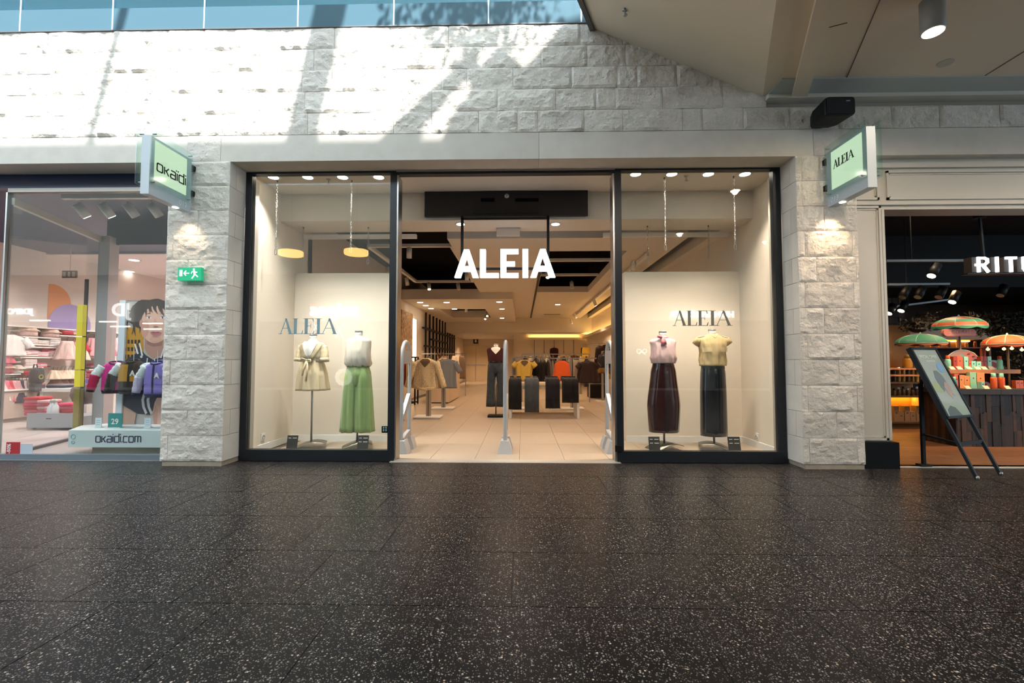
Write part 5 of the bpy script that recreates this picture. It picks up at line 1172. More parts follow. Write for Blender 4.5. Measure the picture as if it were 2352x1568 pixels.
MB().box(XW, PL[0]+.02, YFK, YFK+.08, zf0, ZL0+.05).build('fascia', mat('navy_fascia', '14264d', .35), kc)
wn = thing('window_3', 'large glazed front of the children\'s shop beside the pillar', 'window', (-5.3, YF, 0), kind='structure')
xg0, xg1 = at(5, 700, YFK).x, PL[0]
zt = at(160, 440, YFK).z
MB().box(xg0, xg1, YFK+.03, YFK+.04, .06, zt).build('pane', M_GLASS, wn)
MB().box(XW, xg1, YFK-.01, YFK+.06, 0, .06).build('bottom_rail', mat('rail_greyblue', '7d8891', .4, .3), wn)
MB().box(xg0, xg1, YFK, YFK+.07, zt, zt+.05).build('top_rail', mat('rail_pale', 'b9b3aa', .4, .2), wn)
MB().box(xg0-.02, xg0, YFK, YFK+.07, .06, zt).build('glass_edge', M_CHROME, wn)
# splayed glass return with column and yellow post
ca = (xg0, YFK+.05); cb = (-7.08, 7.46)
d_ = Vector((cb[0]-ca[0], cb[1]-ca[1], 0)).normalized()
MB().bar((*ca, 1.7), (*cb, 1.7), .01, 3.0).build('pane', M_GLASS, wn)
MB().bar((*ca, 3.24), (*cb, 3.24), .06, .09).build('top_rail', MATS['rail_pale'], wn)
MB().bar((*ca, .02), (*cb, .02), .06, .04).build('bottom_rail', mat('rail_dark', '5a5d60', .4, .4), wn)
MB().box(cb[0]-.0, cb[0]+.19, 7.38, 7.56, 0, 3.3).build('column', mat('column_grey', 'b7afb0', .45), wn)
MB().box(cb[0]+.02, XW*-0-5.2, 7.5, 7.56, 3.18, 3.6).build('navy_header', M_NAVY, wn)
t = thing('yellow_post', 'bright yellow segmented post beside the grey shop column', 'post', (-7.15, 7.3, 0)); M_YP = mat('glowing_yellow_lacquer', 'e8d21c', .35, emit='f2dc20', estr=.25)  # lit look of the post put in as faint emission
xp = at(186, 800, 7.3).x
for za, zb_, mm in ((1.2+(832-772)*7.3/1045, at(186, 700, 7.3).z, M_YP), (at(186, 848, 7.3).z, at(186, 774, 7.3).z, M_YP), (at(186, 888, 7.3).z, at(186, 850, 7.3).z, M_YP), (.03, at(186, 892, 7.3).z, mat('olive_lacquer', '8a7c1e', .4))):
    MB().box(xp-.05, xp+.045, 7.26, 7.33, za, zb_).build('segment', mm, t)
MB().box(xp-.02, xp+.03, 7.335, 7.36, 0, at(186, 640, 7.3).z).build('core', M_DKMETAL, t)
# ---- white plinth, poster and window clothes
pz0, pz1 = at(250, 1027, 5.68).z, at(250, 988, 5.68).z; px0 = at(157, 1005, 5.68).x
t = thing('display_plinth', 'white floating window plinth with navy web address', 'plinth', (-5.0, 5.9, 0))
MB().slab([(px0, 5.68), (PL[0]-.03, 5.68), (PL[0]-.03, 6.35), (px0-.05, 6.35), (px0-.25, 6.1)], pz0, pz1).build('body', mat('plinth_white', 'dfe6e6', .35), t)
MB().box(px0+.2, PL[0]-.06, 5.8, 6.3, 0, pz0).build('recessed_base', mat('plinth_base', 'a9aa9c', .5), t)
ms, W = stroke_word('okaidi.com', 1.0, .15, -.002, .002, .3)
a = at(220, 1015, 5.678); b = at(323, 1015, 5.678); k_ = (b.x-a.x)/W
for m in ms:
    o = m.build('letter', mat('navy_ink', '1d2b5c', .5), t, local=True); o.scale = (k_, 1, k_*1.15); o.location = Vector((a.x, 5.676, a.z))-wloc(t)
c = at(168, 1009, 5.678)
for dz, r_ in ((.035, .028), (-.035, .02)):
    MB().tube([(c.x+r_*math.sin(q), 5.677, c.z+dz+r_*math.cos(q)) for q in [2*math.pi*i/16 for i in range(16)]], .003, 4, True).build('ring_mark', mat('teal_mark', '7db3b0', .5), t)
# poster
YPO = 6.25
def PQ(x, y): p = at(x, y, YPO); return (p.x, p.z)
t = thing('poster_board', 'tall poster of a dark-haired child in a mustard varsity jacket', 'poster', (at(330, 980, YPO).x, YPO, PQ(330, 980)[1]))
xr = PL[0]-.04; q0 = PQ(282, 984); q1 = PQ(282, 690)
MB().box(q0[0], xr, YPO, YPO+.03, pz1, q1[1]).build('board', mat('poster_ground', '8f7f78', .5), t)
MB().box(PQ(271, 900)[0], q0[0], YPO-.03, YPO+.05, pz1, q1[1]).build('side_panel', mat('poster_side', 'd3dbe2', .5), t)
LAY = [0]
def pp(name, pts, hx, key=None):
    LAY[0] += 1; y_ = YPO-.00016*LAY[0]
    P = [PQ(*p) for p in pts]; P = [(min(x, xr), z) for x, z in P]
    MB().prism(P, y_-.00006, y_+.00006).build(name, mat('print_'+hx, hx, .6), t)
def ell(cx, cy, rx, ry, rot=0.0, n=22, a0=0.0, a1=2*math.pi, wob=0.0):
    o_ = []
    for i in range(n):
        q = a0+(a1-a0)*i/(n if a1-a0 > 6.2 else n-1); r_ = 1+wob*math.sin(5*q+cx)+wob*.6*math.sin(9*q+cy)
        u_ = rx*math.cos(q)*r_; v_ = ry*math.sin(q)*r_; o_.append((cx+u_*math.cos(rot)-v_*math.sin(rot), cy+u_*math.sin(rot)+v_*math.cos(rot)))
    return o_
def lock(x0, y0, x1, y1, bend, wd):
    L1 = []; L2 = []; dx, dy = x1-x0, y1-y0; l_ = math.hypot(dx, dy); nx, ny = -dy/l_, dx/l_
    for i in range(7):
        f_ = i/6; c_ = bend*math.sin(math.pi*f_); h_ = wd*(1-f_)*.5+.2
        px_, py_ = x0+dx*f_+nx*c_, y0+dy*f_+ny*c_; L1.append((px_+nx*h_, py_+ny*h_)); L2.append((px_-nx*h_, py_-ny*h_))
    return L1+L2[::-1]
pp('print_ground', [(284, 692), (390, 692), (390, 984), (284, 984)], 'b9aca6')
pp('print_text_panel', [(284, 752), (330, 752), (330, 835), (284, 835)], 'c48a1e')
for yy, hh_ in ((780, 9), (797, 9), (814, 10)):
    for i in range(5): pp('print_character', [(285+i*8, yy), (290+i*8, yy), (290+i*8, yy+hh_), (285+i*8, yy+hh_)], '2e2616')
pp('print_jacket', [(284, 830), (296, 822), (312, 812), (322, 800), (335, 815), (352, 826), (370, 820), (390, 800), (390, 905), (284, 905)], '2b2b3a')
pp('print_lilac_jacket', [(346, 838), (360, 828), (390, 820), (390, 905), (350, 905)], '8d78c4')
pp('print_neck', [(334, 770), (376, 770), (378, 806), (368, 818), (352, 823), (340, 814), (332, 800)], 'b58474')
pp('print_neck_shade', [(338, 779), (374, 782), (372, 794), (352, 796), (338, 790)], '9a6c5e')
pp('print_hair', ell(345, 722, 50, 36, -.15, 34, wob=.05), '33251f')
for args in ((300, 720, 294, 757, 5, 12), (306, 715, 303, 768, -5, 12), (312, 720, 312, 772, 4, 11), (318, 725, 321, 765, -3, 9), (297, 712, 288, 738, 4, 10)): pp('print_lock', lock(*args), '3a2b24')
pp('print_face', ell(357, 745, 33, 43, .06, 30), 'dba995')
pp('print_cheek', ell(334, 755, 9, 20, .1, 18), 'cf9683'); pp('print_chin', ell(358, 779, 14, 8, 0, 16), 'd29c89')
pp('print_ear', ell(325, 742, 4.5, 9, .1, 14), 'c78d7a')
for args in ((312, 700, 322, 738, -6, 16), (322, 696, 336, 729, -6, 15), (334, 694, 345, 722, -5, 14), (346, 692, 352, 719, 4, 14), (358, 692, 364, 722, 5, 14), (370, 692, 380, 728, 5, 16), (338, 694, 330, 716, 3, 10), (352, 693, 343, 714, 3, 10)): pp('print_lock', lock(*args), '3f2e26')
for ex in (343, 374):
    pp('print_eye', ell(ex, 729.5, 5.2, 2.4, .05, 16), 'ece2de'); pp('print_iris', ell(ex+.3, 729.5, 2.2, 2.3, 0, 14), '4d5a72'); pp('print_pupil', ell(ex+.3, 729.5, 1.0, 1.1, 0, 10), '15151a')
    pp('print_lash', [(ex-5.5, 729), (ex-2, 726.4), (ex+2.5, 726.2), (ex+5.5, 728.6), (ex+2.5, 727.3), (ex-2, 727.5)], '2a1c16'); pp('print_brow', [(ex-7, 721.5), (ex-1, 718.6), (ex+6, 720), (ex-1, 720.6)], '4a3226')
pp('print_nose_side', [(356, 731), (359, 731), (363, 748), (354, 750), (352, 747)], 'd19b88'); pp('print_nostrils', ell(359, 750.5, 6, 1.9, 0, 14), 'a86c5c')
pp('print_upper_lip', [(345, 764), (352, 761.4), (358, 762.4), (364, 761.2), (374, 764.6), (364, 765.6), (354, 765.6)], 'a8555a'); pp('print_lower_lip', [(347, 765.2), (358, 766), (372, 765.4), (366, 770), (356, 770.6), (350, 768.6)], 'c4747a')
for i in range(3): pp('print_collar', [(309+i*5.5, 790-i), (312+i*5.5, 789-i), (320+i*5, 812+i*2), (316+i*5, 813+i*2)], 'e6e0de' if i != 1 else '2b2b3a')
for i in range(3): pp('print_collar', [(376+i*4, 800-i*3), (378+i*4, 799-i*3), (372+i*4, 822), (369+i*4, 822)], 'e6e0de' if i != 1 else '2b2b3a')
pp('print_button', ell(326, 819, 3, 3, 0, 12), 'd8d0c8')
pp('print_drawstring', lock(340, 822, 346, 868, 4, 2.2), 'd9d3da'); pp('print_drawstring', lock(356, 824, 352, 862, -3, 2.2), 'd9d3da')
pp('print_shorts', [(284, 898), (330, 902), (358, 898), (366, 912), (360, 930), (346, 952), (318, 950), (284, 930)], '2b2a38')
for bx in (326, 338): pp('print_band', [(bx+4, 903), (bx+10, 903), (bx+6, 918), (bx+8, 934), (bx+14, 948), (bx+9, 951), (bx+2, 934), (bx, 918)], 'dcd6da')
pp('print_knee', [(352, 948), (356, 925), (364, 908), (376, 901), (390, 900), (390, 984), (356, 984)], 'd2a594'); pp('print_knee_shade', [(352, 948), (358, 930), (364, 940), (362, 984), (356, 984)], 'b98a78'); pp('print_leg', [(284, 932), (300, 940), (314, 950), (311, 968), (306, 984), (284, 984)], 'c59a88')
# jackets in the window
def jacket(px, py, Y, body, sleeve_c, trim, label, w_=.42, h_=.42, extra=None, rz=0.0):
    p = at(px, py, Y); t = thing('varsity_jacket', label, 'jacket', tuple(p), 'varsity jackets in the window', rz=rz)
    L_ = Loft([(0, .07, .04), (-.03, w_*.3, .055), (-.06, w_*.36, .06), (-h_*.5, w_*.36, .07, 0, 0, .02), (-h_*.9, w_*.37, .07, 0, 0, .02)], 5); L_.shell(12, 32).build('body', body, t, True, local=True)
    Loft([(-h_*.9, w_*.365, .068), (-h_, w_*.34, .062)], 3).shell(2, 28).build('hem_band', trim, t, True, local=True)
    L_.patch(-h_*.88, -.03, -.05, .05, .004, 8, 2).build('placket', trim, t, True, local=True)
    for s_ in (-1, 1):
        sleeve((s_*w_*.32, 0, -.06), (s_*w_*.52, -.02, -h_*.45), .062, .058).build('sleeve', MATS['cloth_sleeve_white'] if extra else sleeve_c, t, True, local=True)
        sleeve((s_*w_*.50, -.02, -h_*.40), (s_*w_*.6, -.03, -h_*.86), .058, .048).build('forearm', sleeve_c, t, True, local=True)
        MB().tube([(s_*w_*.6, -.03, -h_*.85), (s_*w_*.615, -.03, -h_*.93)], .045, 10).build('cuff', trim, t, True, local=True)
    MB().tube([(.075*math.sin(q), -.05*math.cos(q)-.005, -.005-.02*math.cos(q)) for q in [2*math.pi*i/14 for i in range(14)]], .012, 6, True).build('collar', trim, t, True, local=True)
    if extra:
        L_.patch(-h_*.62, -.05, -1.1, -.06, .006, 6, 6).build('front_panel', extra, t, True, local=True)
        L_.patch(-h_*.62, -h_*.42, .08, .9, .006, 3, 6).build('front_panel', extra, t, True, local=True)
        me = text_mesh('A', .09, .002, M_WHITE, .004); link_mesh('badge_letter', me, t, (.06, -.083, -h_*.38))
    MB().tube([(0, 0, 0), (0, 0, .16)], .004, 5).build('hanging_wire', M_WHITE, t, local=True)
    return t
fabric('sleeve_white', 'd9dcda')
jacket(307, 828, 5.95, fabric('brown_v', '3c2a1e'), fabric('brown_v', '3c2a1e'), fabric('trim_v', '2a2018'), 'brown and mustard varsity jacket hanging above the plinth', .5, .44, fabric('mustard_v', 'c0861e'))
jacket(268, 832, 6.1, fabric('magenta_v', 'd42a86'), fabric('crimson_v', 'c0194e'), fabric('trim_dark', '2a1722'), 'magenta varsity jacket behind the brown one', .42, .42, fabric('magenta_v', 'd42a86'), rz=.5)
jacket(362, 832, 5.9, fabric('lilac_v', '8f7cc8'), fabric('lilac_pale', 'cfc2dc'), fabric('trim_navy', '2b2c48'), 'lilac varsity jacket beside the stone pillar', .42, .46, fabric('lilac_v', '8f7cc8'))
# cards on the plinth
def card(px, py, w_, h_, hx, label, txt=None, Y=5.9):
    p = at(px, py, Y); t = thing('price_card', label, 'price card', (p.x, Y, pz1), 'cards on the window plinth')
    MB().box(-w_/2, w_/2, -.004, .004, 0, h_).build('card', mat('card_'+hx, hx, .4), t, local=True); MB().box(-w_*.4, w_*.4, -.02, .05, 0, .006).build('foot', M_WHITE, t, local=True)
    if txt: link_mesh('lettering', text_mesh(txt, h_*.52, .001, M_WHITE, .002), t, (0, -.006, h_*.42))
    else:
        for i in range(3): MB().box(-w_*.3, w_*.3, -.006, -.004, h_*(.3+.2*i), h_*(.34+.2*i)).build('print_line', mat('print_grey', '9aa0a4', .6), t, local=True)
card(264, 985, .185, .19, '2d8a88', 'teal price card reading 29 on the white plinth', '29')
card(226, 985, .085, .13, 'dfe5ea', 'small white card near the yellow post end of the plinth')
card(339, 985, .085, .13, 'd5dde6', 'small white card beside the teal price card nearer the pillar')
t = thing('sale_sticker', 'red sale sticker low on the glass beside a white card', 'sticker', tuple(at(30, 1045, YFK)))
p = at(14, 1045, YFK+.028); q = at(47, 1015, YFK+.028); MB().box(p.x, q.x, YFK+.024, YFK+.027, p.z, q.z).build('red_panel', mat('sale_red', 'b5262c', .5), t)
link_mesh('lettering', text_mesh('-50%', .06, .001, M_WHITE, .002), t, Vector((p.x+.04, YFK+.022, (p.z+q.z)/2))-wloc(t), (0, math.radians(-90), 0))
p2 = at(75, 1045, YFK+.028); MB().box(q.x+.005, p2.x, YFK+.024, YFK+.026, p.z, q.z-.02).build('white_panel', mat('card_pale', 'c5ccd6', .5), t)
# ---- ceiling spots, exit sign, downlights
t = thing('light_track', 'white spot bar under the navy ceiling of the children\'s shop', 'light track', (-5.6, 6.3, 3.55)); MB().box(-6.6, -4.8, 6.27, 6.33, 3.53, 3.6).build('rail', M_WHITE, t)
for i, px_ in enumerate((172, 230, 287, 342)):
    c = at(px_, 452, 6.25); head((c.x, 6.3, 3.43), (c.x+.3, 6.9, 2.6), f'white spot head under the navy ceiling, {ords[i]} from the yellow post', i < 2, 'spot heads in the children\'s shop', M_WHITE, .17, .06)
for i, (px_, py_) in enumerate(((308, 597), (297, 623), (276, 643), (258, 660), (60, 623))):
    c = az(px_, py_, 3.6); downlight(tuple(c), f'lit downlight in the white ceiling of the children\'s shop, {ORD[i]} back from the window', 'children\'s shop downlights', .1)
for i, (px_, py_) in enumerate(((70, 598), (15, 632), (108, 648), (257, 670), (332, 683), (5, 600))):
    c = az(px_, py_, 3.532); head(tuple(c), (c.x-.5, c.y-.3, 2.8), f'grey spot head in the children\'s shop, {("by the dim exit sign", "at the window edge", "below the dim exit sign", "near the poster", "lowest one by the poster", "highest at the window edge")[i]}', False, 'grey spot heads in the children\'s shop', M_SILVER)
c = at(161, 630, 9.2); t = thing('exit_sign', 'dim exit sign hanging in the children\'s shop', 'sign', tuple(c)); MB().box(c.x-.15, c.x+.15, 9.18, 9.21, c.z-.075, c.z+.075).build('plate', mat('sign_dim', '4b4a40', .5), t)
for a_, b_ in ((-.1, .03), (.0, .02), (.1, .03)): MB().box(c.x+a_-b_, c.x+a_+b_, 9.17, 9.18, c.z-.05, c.z+.05).build('symbol', mat('sign_symbol', 'c8c4b4', .5), t)
MB().tube([(c.x, 9.195, c.z+.07), (c.x, 9.195, 3.6)], .006, 5).build('hanging_rod', M_SILVER, t)
# ---- shelved wall
def W(px, py, off=.25): return ax(px, py, XW+off)
wk = bpy.data.objects['wall_kids_side']
sh_specs = [(-40, 742, 300, 765, 'long top shelf'), (47, 771, 140, 776, 'shelf under the sun hats'), (138, 769, 190, 772, 'short shelf by the yellow post'), (47, 794, 138, 798, 'shelf of folded white shirts'), (47, 818, 137, 821, 'shelf of folded pink shirts'), (-10, 829, 48, 830, 'shelf below the hanging blouses'), (-10, 858, 48, 858, 'shelf of bonnets'), (40, 843, 100, 842, 'shelf with the striped stack'), (46, 868, 72, 868, 'shelf with the red stack'), (66, 891, 92, 891, 'lowest shelf by the backpack'), (205, 819, 275, 822, 'shelf under the pink dresses'), (205, 845, 262, 848, 'shelf with the orange cap')]
for x0_, y0_, x1_, y1_, lab in sh_specs:
    a = W(x0_, y0_, .3); b = W(x1_, y1_, .3); z_ = (a.z+b.z)/2
    t = thing('wall_shelf', f'white {lab} on the pink wall', 'shelf', (XW+.15, (a.y+b.y)/2, z_), 'shelves on the pink wall')
    MB().box(XW, XW+.3, min(a.y, b.y), max(a.y, b.y), z_-.025, z_).build('board', M_WHITE, t); MB().box(XW, XW+.25, min(a.y, b.y)+.05, min(a.y, b.y)+.07, z_-.06, z_-.025).build('bracket', M_SILVER, t)
# wall panel graphics above the top shelf
a = W(112, 690, .02); b = W(185, 752, .02)
mb = MB(); cy = (a.y+b.y)/2; zc_ = W(150, 700, .02).z
for nm, c_y, c_z, r_, hx in (('orange_disc', W(145, 700).y, W(145, 695).z, .42, 'cf8a52'), ('lilac_disc', W(185, 745).y, W(185, 748).z, .5, '9a8cc0')):
    pts = [(c_y+r_*math.cos(q), c_z+r_*math.sin(q)) for q in [2*math.pi*i/28 for i in range(28)]]
    pts = [(max(a.y, y_), max(W(150, 753).z, z_)) for y_, z_ in pts]
    m = MB(); n = len(pts); m.add([(XW+.004+(.004 if 'lil' in nm else 0), y_, z_) for y_, z_ in pts], [tuple(range(n))[::-1]]); m.build(nm, mat('disc_'+hx, hx, .6), wk)
# lower cupboards
t = thing('wall_cupboard', 'low beige cupboard run under the pink shelves', 'cupboard', (XW+.25, 10, 0))
for i in range(5): MB().box(XW, XW+.42, 8.6+i*1.1, 8.6+(i+1)*1.1-.01, .08, .62).build('cupboard_front', mat('cupboard_beige', 'b3a198', .5), t)
MB().box(XW, XW+.45, 8.6, 14.1, .62, .65).build('worktop', M_WHITE, t); MB().box(XW, XW+.38, 8.6, 14.1, 0, .08).build('plinth', mat('cupboard_plinth', '8d7f78', .6), t)  # plinth coloured darker than the cupboard fronts
KC = {'white': fabric('k_white', 'e9e2e0'), 'pink': fabric('k_pink', 'dfa6ac'), 'blush': fabric('k_blush', 'e8c8c6'), 'red': fabric('k_red', 'b5273c'), 'rose': fabric('k_rose', 'c25a6c'), 'navy': fabric('k_navy', '272b42'), 'hot': fabric('k_hot', 'cf2f62'), 'cream': fabric('k_cream', 'e6d3bc'), 'lilac': fabric('k_lilac', '8d6fb4'), 'ochre': fabric('k_ochre', 'd0a765'), 'grey': fabric('k_grey', '7d7f88'), 'brown': fabric('k_brown', '5c4038')}
ORDW = ORD
def stack(px, py, n, cols, where, h_=.035, w_=.26, d_=.24):
    p = W(px, py, .17); names = []
    for i in range(n):
        c_ = cols[i % len(cols)]
        folded(f'{ORD[i]} {c_} shirt up the stack {where}', (p.x, p.y, p.z+i*h_), d_, w_, h_*.97, KC[c_], 'folded shirt', 'folded shirts '+where, random.uniform(-.08, .08))
stack(62, 793, 5, ['white', 'blush', 'white'], 'under the first sun hat'); stack(88, 794, 3, ['white', 'blush'], 'in the middle of the white shelf', .04); stack(117, 796, 5, ['white'], 'next to the hanging dress')
stack(48, 818, 3, ['blush'], 'at the near end of the pink shelf'); stack(64, 818, 4, ['white', 'pink'], 'on the pink shelf under the white pile', .03); stack(88, 819, 3, ['pink', 'white'], 'in the middle of the pink shelf', .035); stack(119, 820, 4, ['white', 'blush'], 'at the far end of the pink shelf')
stack(60, 843, 6, ['white', 'blush'], 'beside the dark backpack', .028); stack(84, 843, 3, ['rose', 'white'], 'above the dark backpack', .03)
stack(58, 867, 3, ['red'], 'on the red stack shelf', .045); stack(80, 890, 3, ['rose', 'hot'], 'on the lowest shelf by the backpack', .03)
stack(84, 912, 2, ['ochre'], 'on the cupboard worktop', .05); 
stack(148, 768, 2, ['red', 'rose'], 'on the short shelf by the yellow post', .045); stack(168, 769, 2, ['blush', 'pink'], 'beside the red ones on the short shelf', .045)
stack(218, 844, 2, ['pink', 'rose'], 'beside the orange cap', .05)
# hats and bonnets
def hat(px, py, m, label, r_=.13, h_=.17, brim=.2):
    p = W(px, py, .16); t = thing('sun_hat', label, 'hat', tuple(p), 'children\'s hats on the pink wall')
    MB().lathe([(r_*1.05, 0), (r_, h_*.35), (r_*.92, h_*.8), (r_*.7, h_), (.001, h_*1.02)], 20).build('crown', m, t, True, local=True)
    MB().lathe([(r_*1.0, h_*.62), (r_*1.25, h_*.5), (r_*1.28, h_*.53), (r_*1.0, h_*.68)], 20).build('rolled_brim', KC['cream'], t, True, local=True)
hat(63, 771, KC['blush'], 'blush pink bucket bag hat first on the shelf under the top shelf', .15, .2); hat(115, 774, KC['blush'], 'blush pink bucket hat nearer the yellow post', .15, .18)
hat(31, 857, KC['white'], 'white rounded bonnet on the bonnet shelf', .14, .17); hat(6, 857, KC['rose'], 'rose pink cap at the end of the bonnet shelf', .15, .2); hat(232, 846, KC['ochre'], 'orange cap on the shelf behind the column', .13, .12)
# hanging clothes
def whang(px, py, kind, w_, h_, m, label, off=.3, sl='short'):
    p = W(px, py, off)
    if kind == 'top': return hang_top(tuple(p), w_, h_, m, label, 'shirt', sl, math.radians(62), 'clothes hanging on the pink wall', 1.05)
    return hang_long(tuple(p), w_*.55, w_, h_, m, label, kind, math.radians(62), 'clothes hanging on the pink wall', amp=.1)
whang(24, 768, 'top', .46, .42, KC['white'], 'white collared blouse with short sleeves hanging under the top shelf', .45); whang(2, 768, 'top', .46, .4, KC['blush'], 'blush blouse hanging behind the white collared one', .3)
whang(12, 808, 'shorts', .3, .22, KC['rose'], 'rose shorts hanging under the white collared blouse', .42)
whang(154, 783, 'dress', .42, .42, dotted('floral', 'e8cfc8', 'b5707a', 60), 'pale floral sleeveless dress hanging before red cardigans', .42); whang(168, 782, 'top', .42, .34, KC['red'], 'red cardigan hanging behind the floral dress', .28); whang(140, 783, 'top', .42, .32, KC['rose'], 'rose cardigan hanging beside the floral dress', .25); whang(181, 785, 'dress', .36, .42, KC['cream'], 'cream dress hanging against the yellow post', .36)
for i, (px_, c_) in enumerate(((216, 'pink'), (229, 'blush'), (243, 'rose'), (256, 'pink'), (268, 'blush'))): whang(px_, 776, 'dress', .4, .44, KC[c_], f'{c_} little dress hanging behind the grey column, {ORD[i]} from it', .3)
for i, (px_, c_) in enumerate(((-2, 'blush'), (8, 'rose'), (16, 'red'), (25, 'pink'), (34, 'pink'), (43, 'navy'), (51, 'blush'), (60, 'white'))): whang(px_, 874, 'trousers', .3, .42, KC[c_], f'{c_} little garment on the low rail, {ORD[i]} from the window edge', .32)
whang(40, 902, 'skirt', .4, .2, KC['navy'], 'navy skirt hanging below the low rail', .38)
for i in range(6): whang(122+i*9, 850, 'skirt', .22, .2, KC['cream'], f'cream little skirt on the rail above the table, {ORD[i]} along', .3)
for i in range(4): whang(128+i*16, 868, 'skirt', .32, .3, KC['brown'], f'dark little skirt hanging under the cream ones, {ORD[i]} along', .3)
for x0_, x1_, y_ in ((-20, 45, 764), (134, 190, 781), (-20, 70, 870), (116, 182, 846), (205, 275, 772)):
    a = W(x0_, y_, .3); b = W(x1_, y_, .3); z_ = (W(x0_, y_, .3).z+W(x1_, y_, .3).z)/2+.05
    t = thing('clothes_rail', {764: 'steel rail holding the white blouse', 781: 'steel rail holding the floral dress', 870: 'low steel rail of little garments', 846: 'steel rail of cream skirts', 772: 'steel rail behind the grey column'}[y_], 'clothes rail', (XW+.3, a.y, z_), 'rails on the pink wall')
    MB().bar((XW+.3, a.y, z_), (XW+.3, b.y, z_), .02).build('bar', M_CHROME, t); MB().bar((XW, a.y, z_), (XW+.3, a.y, z_), .02).build('bracket', M_CHROME, t)
# backpacks
for px_, py_, s_, lab in ((85, 862, .82, 'dark backpack with a yellow emblem hung by the shelves'), (82, 884, .66, 'charcoal bag hung under the dark backpack')):
    p = W(px_, py_, .5); t = thing('backpack', lab, 'bag', tuple(p))
    rings = [[(.1*f_*math.cos(q)*s_, .16*f_*math.copysign(abs(math.sin(q))**.7, math.sin(q))*s_, z_*s_) for q in [2*math.pi*i/20 for i in range(20)]] for f_, z_ in ((.75, -.2), (1, -.16), (1.02, 0), (.9, .13), (.5, .2))]
    MB().loft(rings).build('body', fabric('pack', '2a2e33', .6), t, True, local=True)
    MB().tube([(-.05*s_, -.05*s_, .18*s_), (-.05*s_, -.03*s_, .28*s_), (-.05*s_, .03*s_, .28*s_), (-.05*s_, .05*s_, .18*s_)], .012, 6).build('handle', M_DKMETAL, t, True, local=True)
    if s_ > .8:
        MB().tube([(.088, .04*math.sin(q), -.03+.04*math.cos(q)) for q in [2*math.pi*i/12 for i in range(12)]], .008, 5, True).build('emblem', mat('emblem_yellow', 'b7ad4e', .6), t, local=True)
    else: MB().loft([[(.1*s_+x_, y_, z_) for y_, z_ in ((-.1, -.12), (.1, -.12), (.1, 0), (-.1, 0))] for x_ in (-.02, .03)]).build('front_pocket', fabric('pack2', '3a4048', .6), t, local=True)
# wheeled box with shirts, bottles
a = az(62, 989); Yc0 = 7.85
xg_0, xg_1 = at(62, 950, Yc0).x, at(150, 950, Yc0).x; zt_ = at(100, 949, Yc0).z; zb_ = at(100, 982, Yc0).z
t = thing('wheeled_box', 'low grey display box on castors full of pink shirts', 'display box', ((xg_0+xg_1)/2, Yc0, 0))
MB().box(xg_0, xg_1+.25, Yc0, Yc0+.03, zb_, zt_).build('front_panel', mat('box_grey', '9fa4ac', .4), t); MB().box(xg_0, xg_1+.25, Yc0+.03, Yc0+.6, zb_, zt_-.06).build('body', mat('box_grey2', '8d9097', .5), t)
MB().box(xg_0+.35, xg_0+.44, Yc0-.004, Yc0, zt_-.1, zt_-.085).build('badge', M_DKMETAL, t)
for xx in (xg_0+.08, xg_1+.15):
    for yy in (Yc0+.06, Yc0+.5):
        mb = MB().lathe([(.035, -.012), (.035, .012)], 14); mb.v = [(xx+c_, yy+a_, .037+b_) for a_, b_, c_ in mb.v]; mb.build('castor', M_SILVER, t, True)
def pile(px, n, cols, where, w_=.3):
    x_ = at(px, 940, Yc0+.3).x
    for i in range(n): folded(f'{ORD[i]} {cols[i % len(cols)]} shirt up the pile {where}', (x_+random.uniform(-.02, .02), Yc0+.3, zt_-.06+i*.055), w_, .3, .053, KC[cols[i % len(cols)]], 'folded shirt', 'folded shirts '+where)
pile(88, 6, ['hot', 'rose', 'red'], 'on the wheeled box beside the white bottles'); pile(112, 5, ['pink', 'rose'], 'on the wheeled box behind the white bottles', .2); pile(160, 4, ['hot', 'red', 'rose'], 'on the wheeled box under the brown bag')
for i, px_ in enumerate((118, 127)):
    x_ = at(px_, 940, Yc0+.12).x; t = thing('white_bottle', f'white bottle-shaped toy on the wheeled box, {("nearer the pink pile", "nearer the brown bag")[i]}', 'bottle', (x_, Yc0+.12, zt_-.06))
    MB().lathe([(.055, 0), (.06, .05), (.055, .16), (.025, .21), (.02, .25)], 16).build('body', mat('bottle_white', 'dfe2e8', .4), t, True, local=True); MB().lathe([(.024, .25), (.026, .255), (.022, .29), (.001, .295)], 14).build('cap', M_SILVER, t, True, local=True)
x_ = at(148, 930, Yc0+.5).x; t = thing('fuzzy_bag', 'round brown fuzzy bag behind the wheeled box', 'bag', (x_, Yc0+.85, .0)); 
MB().lathe([(.001, .36), (.16, .40), (.22, .55), (.2, .68), (.1, .76), (.001, .77)], 22, sy=.7).build('body', fabric('fuzzy_brown', '5a4642', .95, .5, bump=1.0, bump_scale=60), t, True, local=True)
MB().box(-.2, .2, -.12, .12, 0, .37).build('stand', M_WHITE, t, local=True)
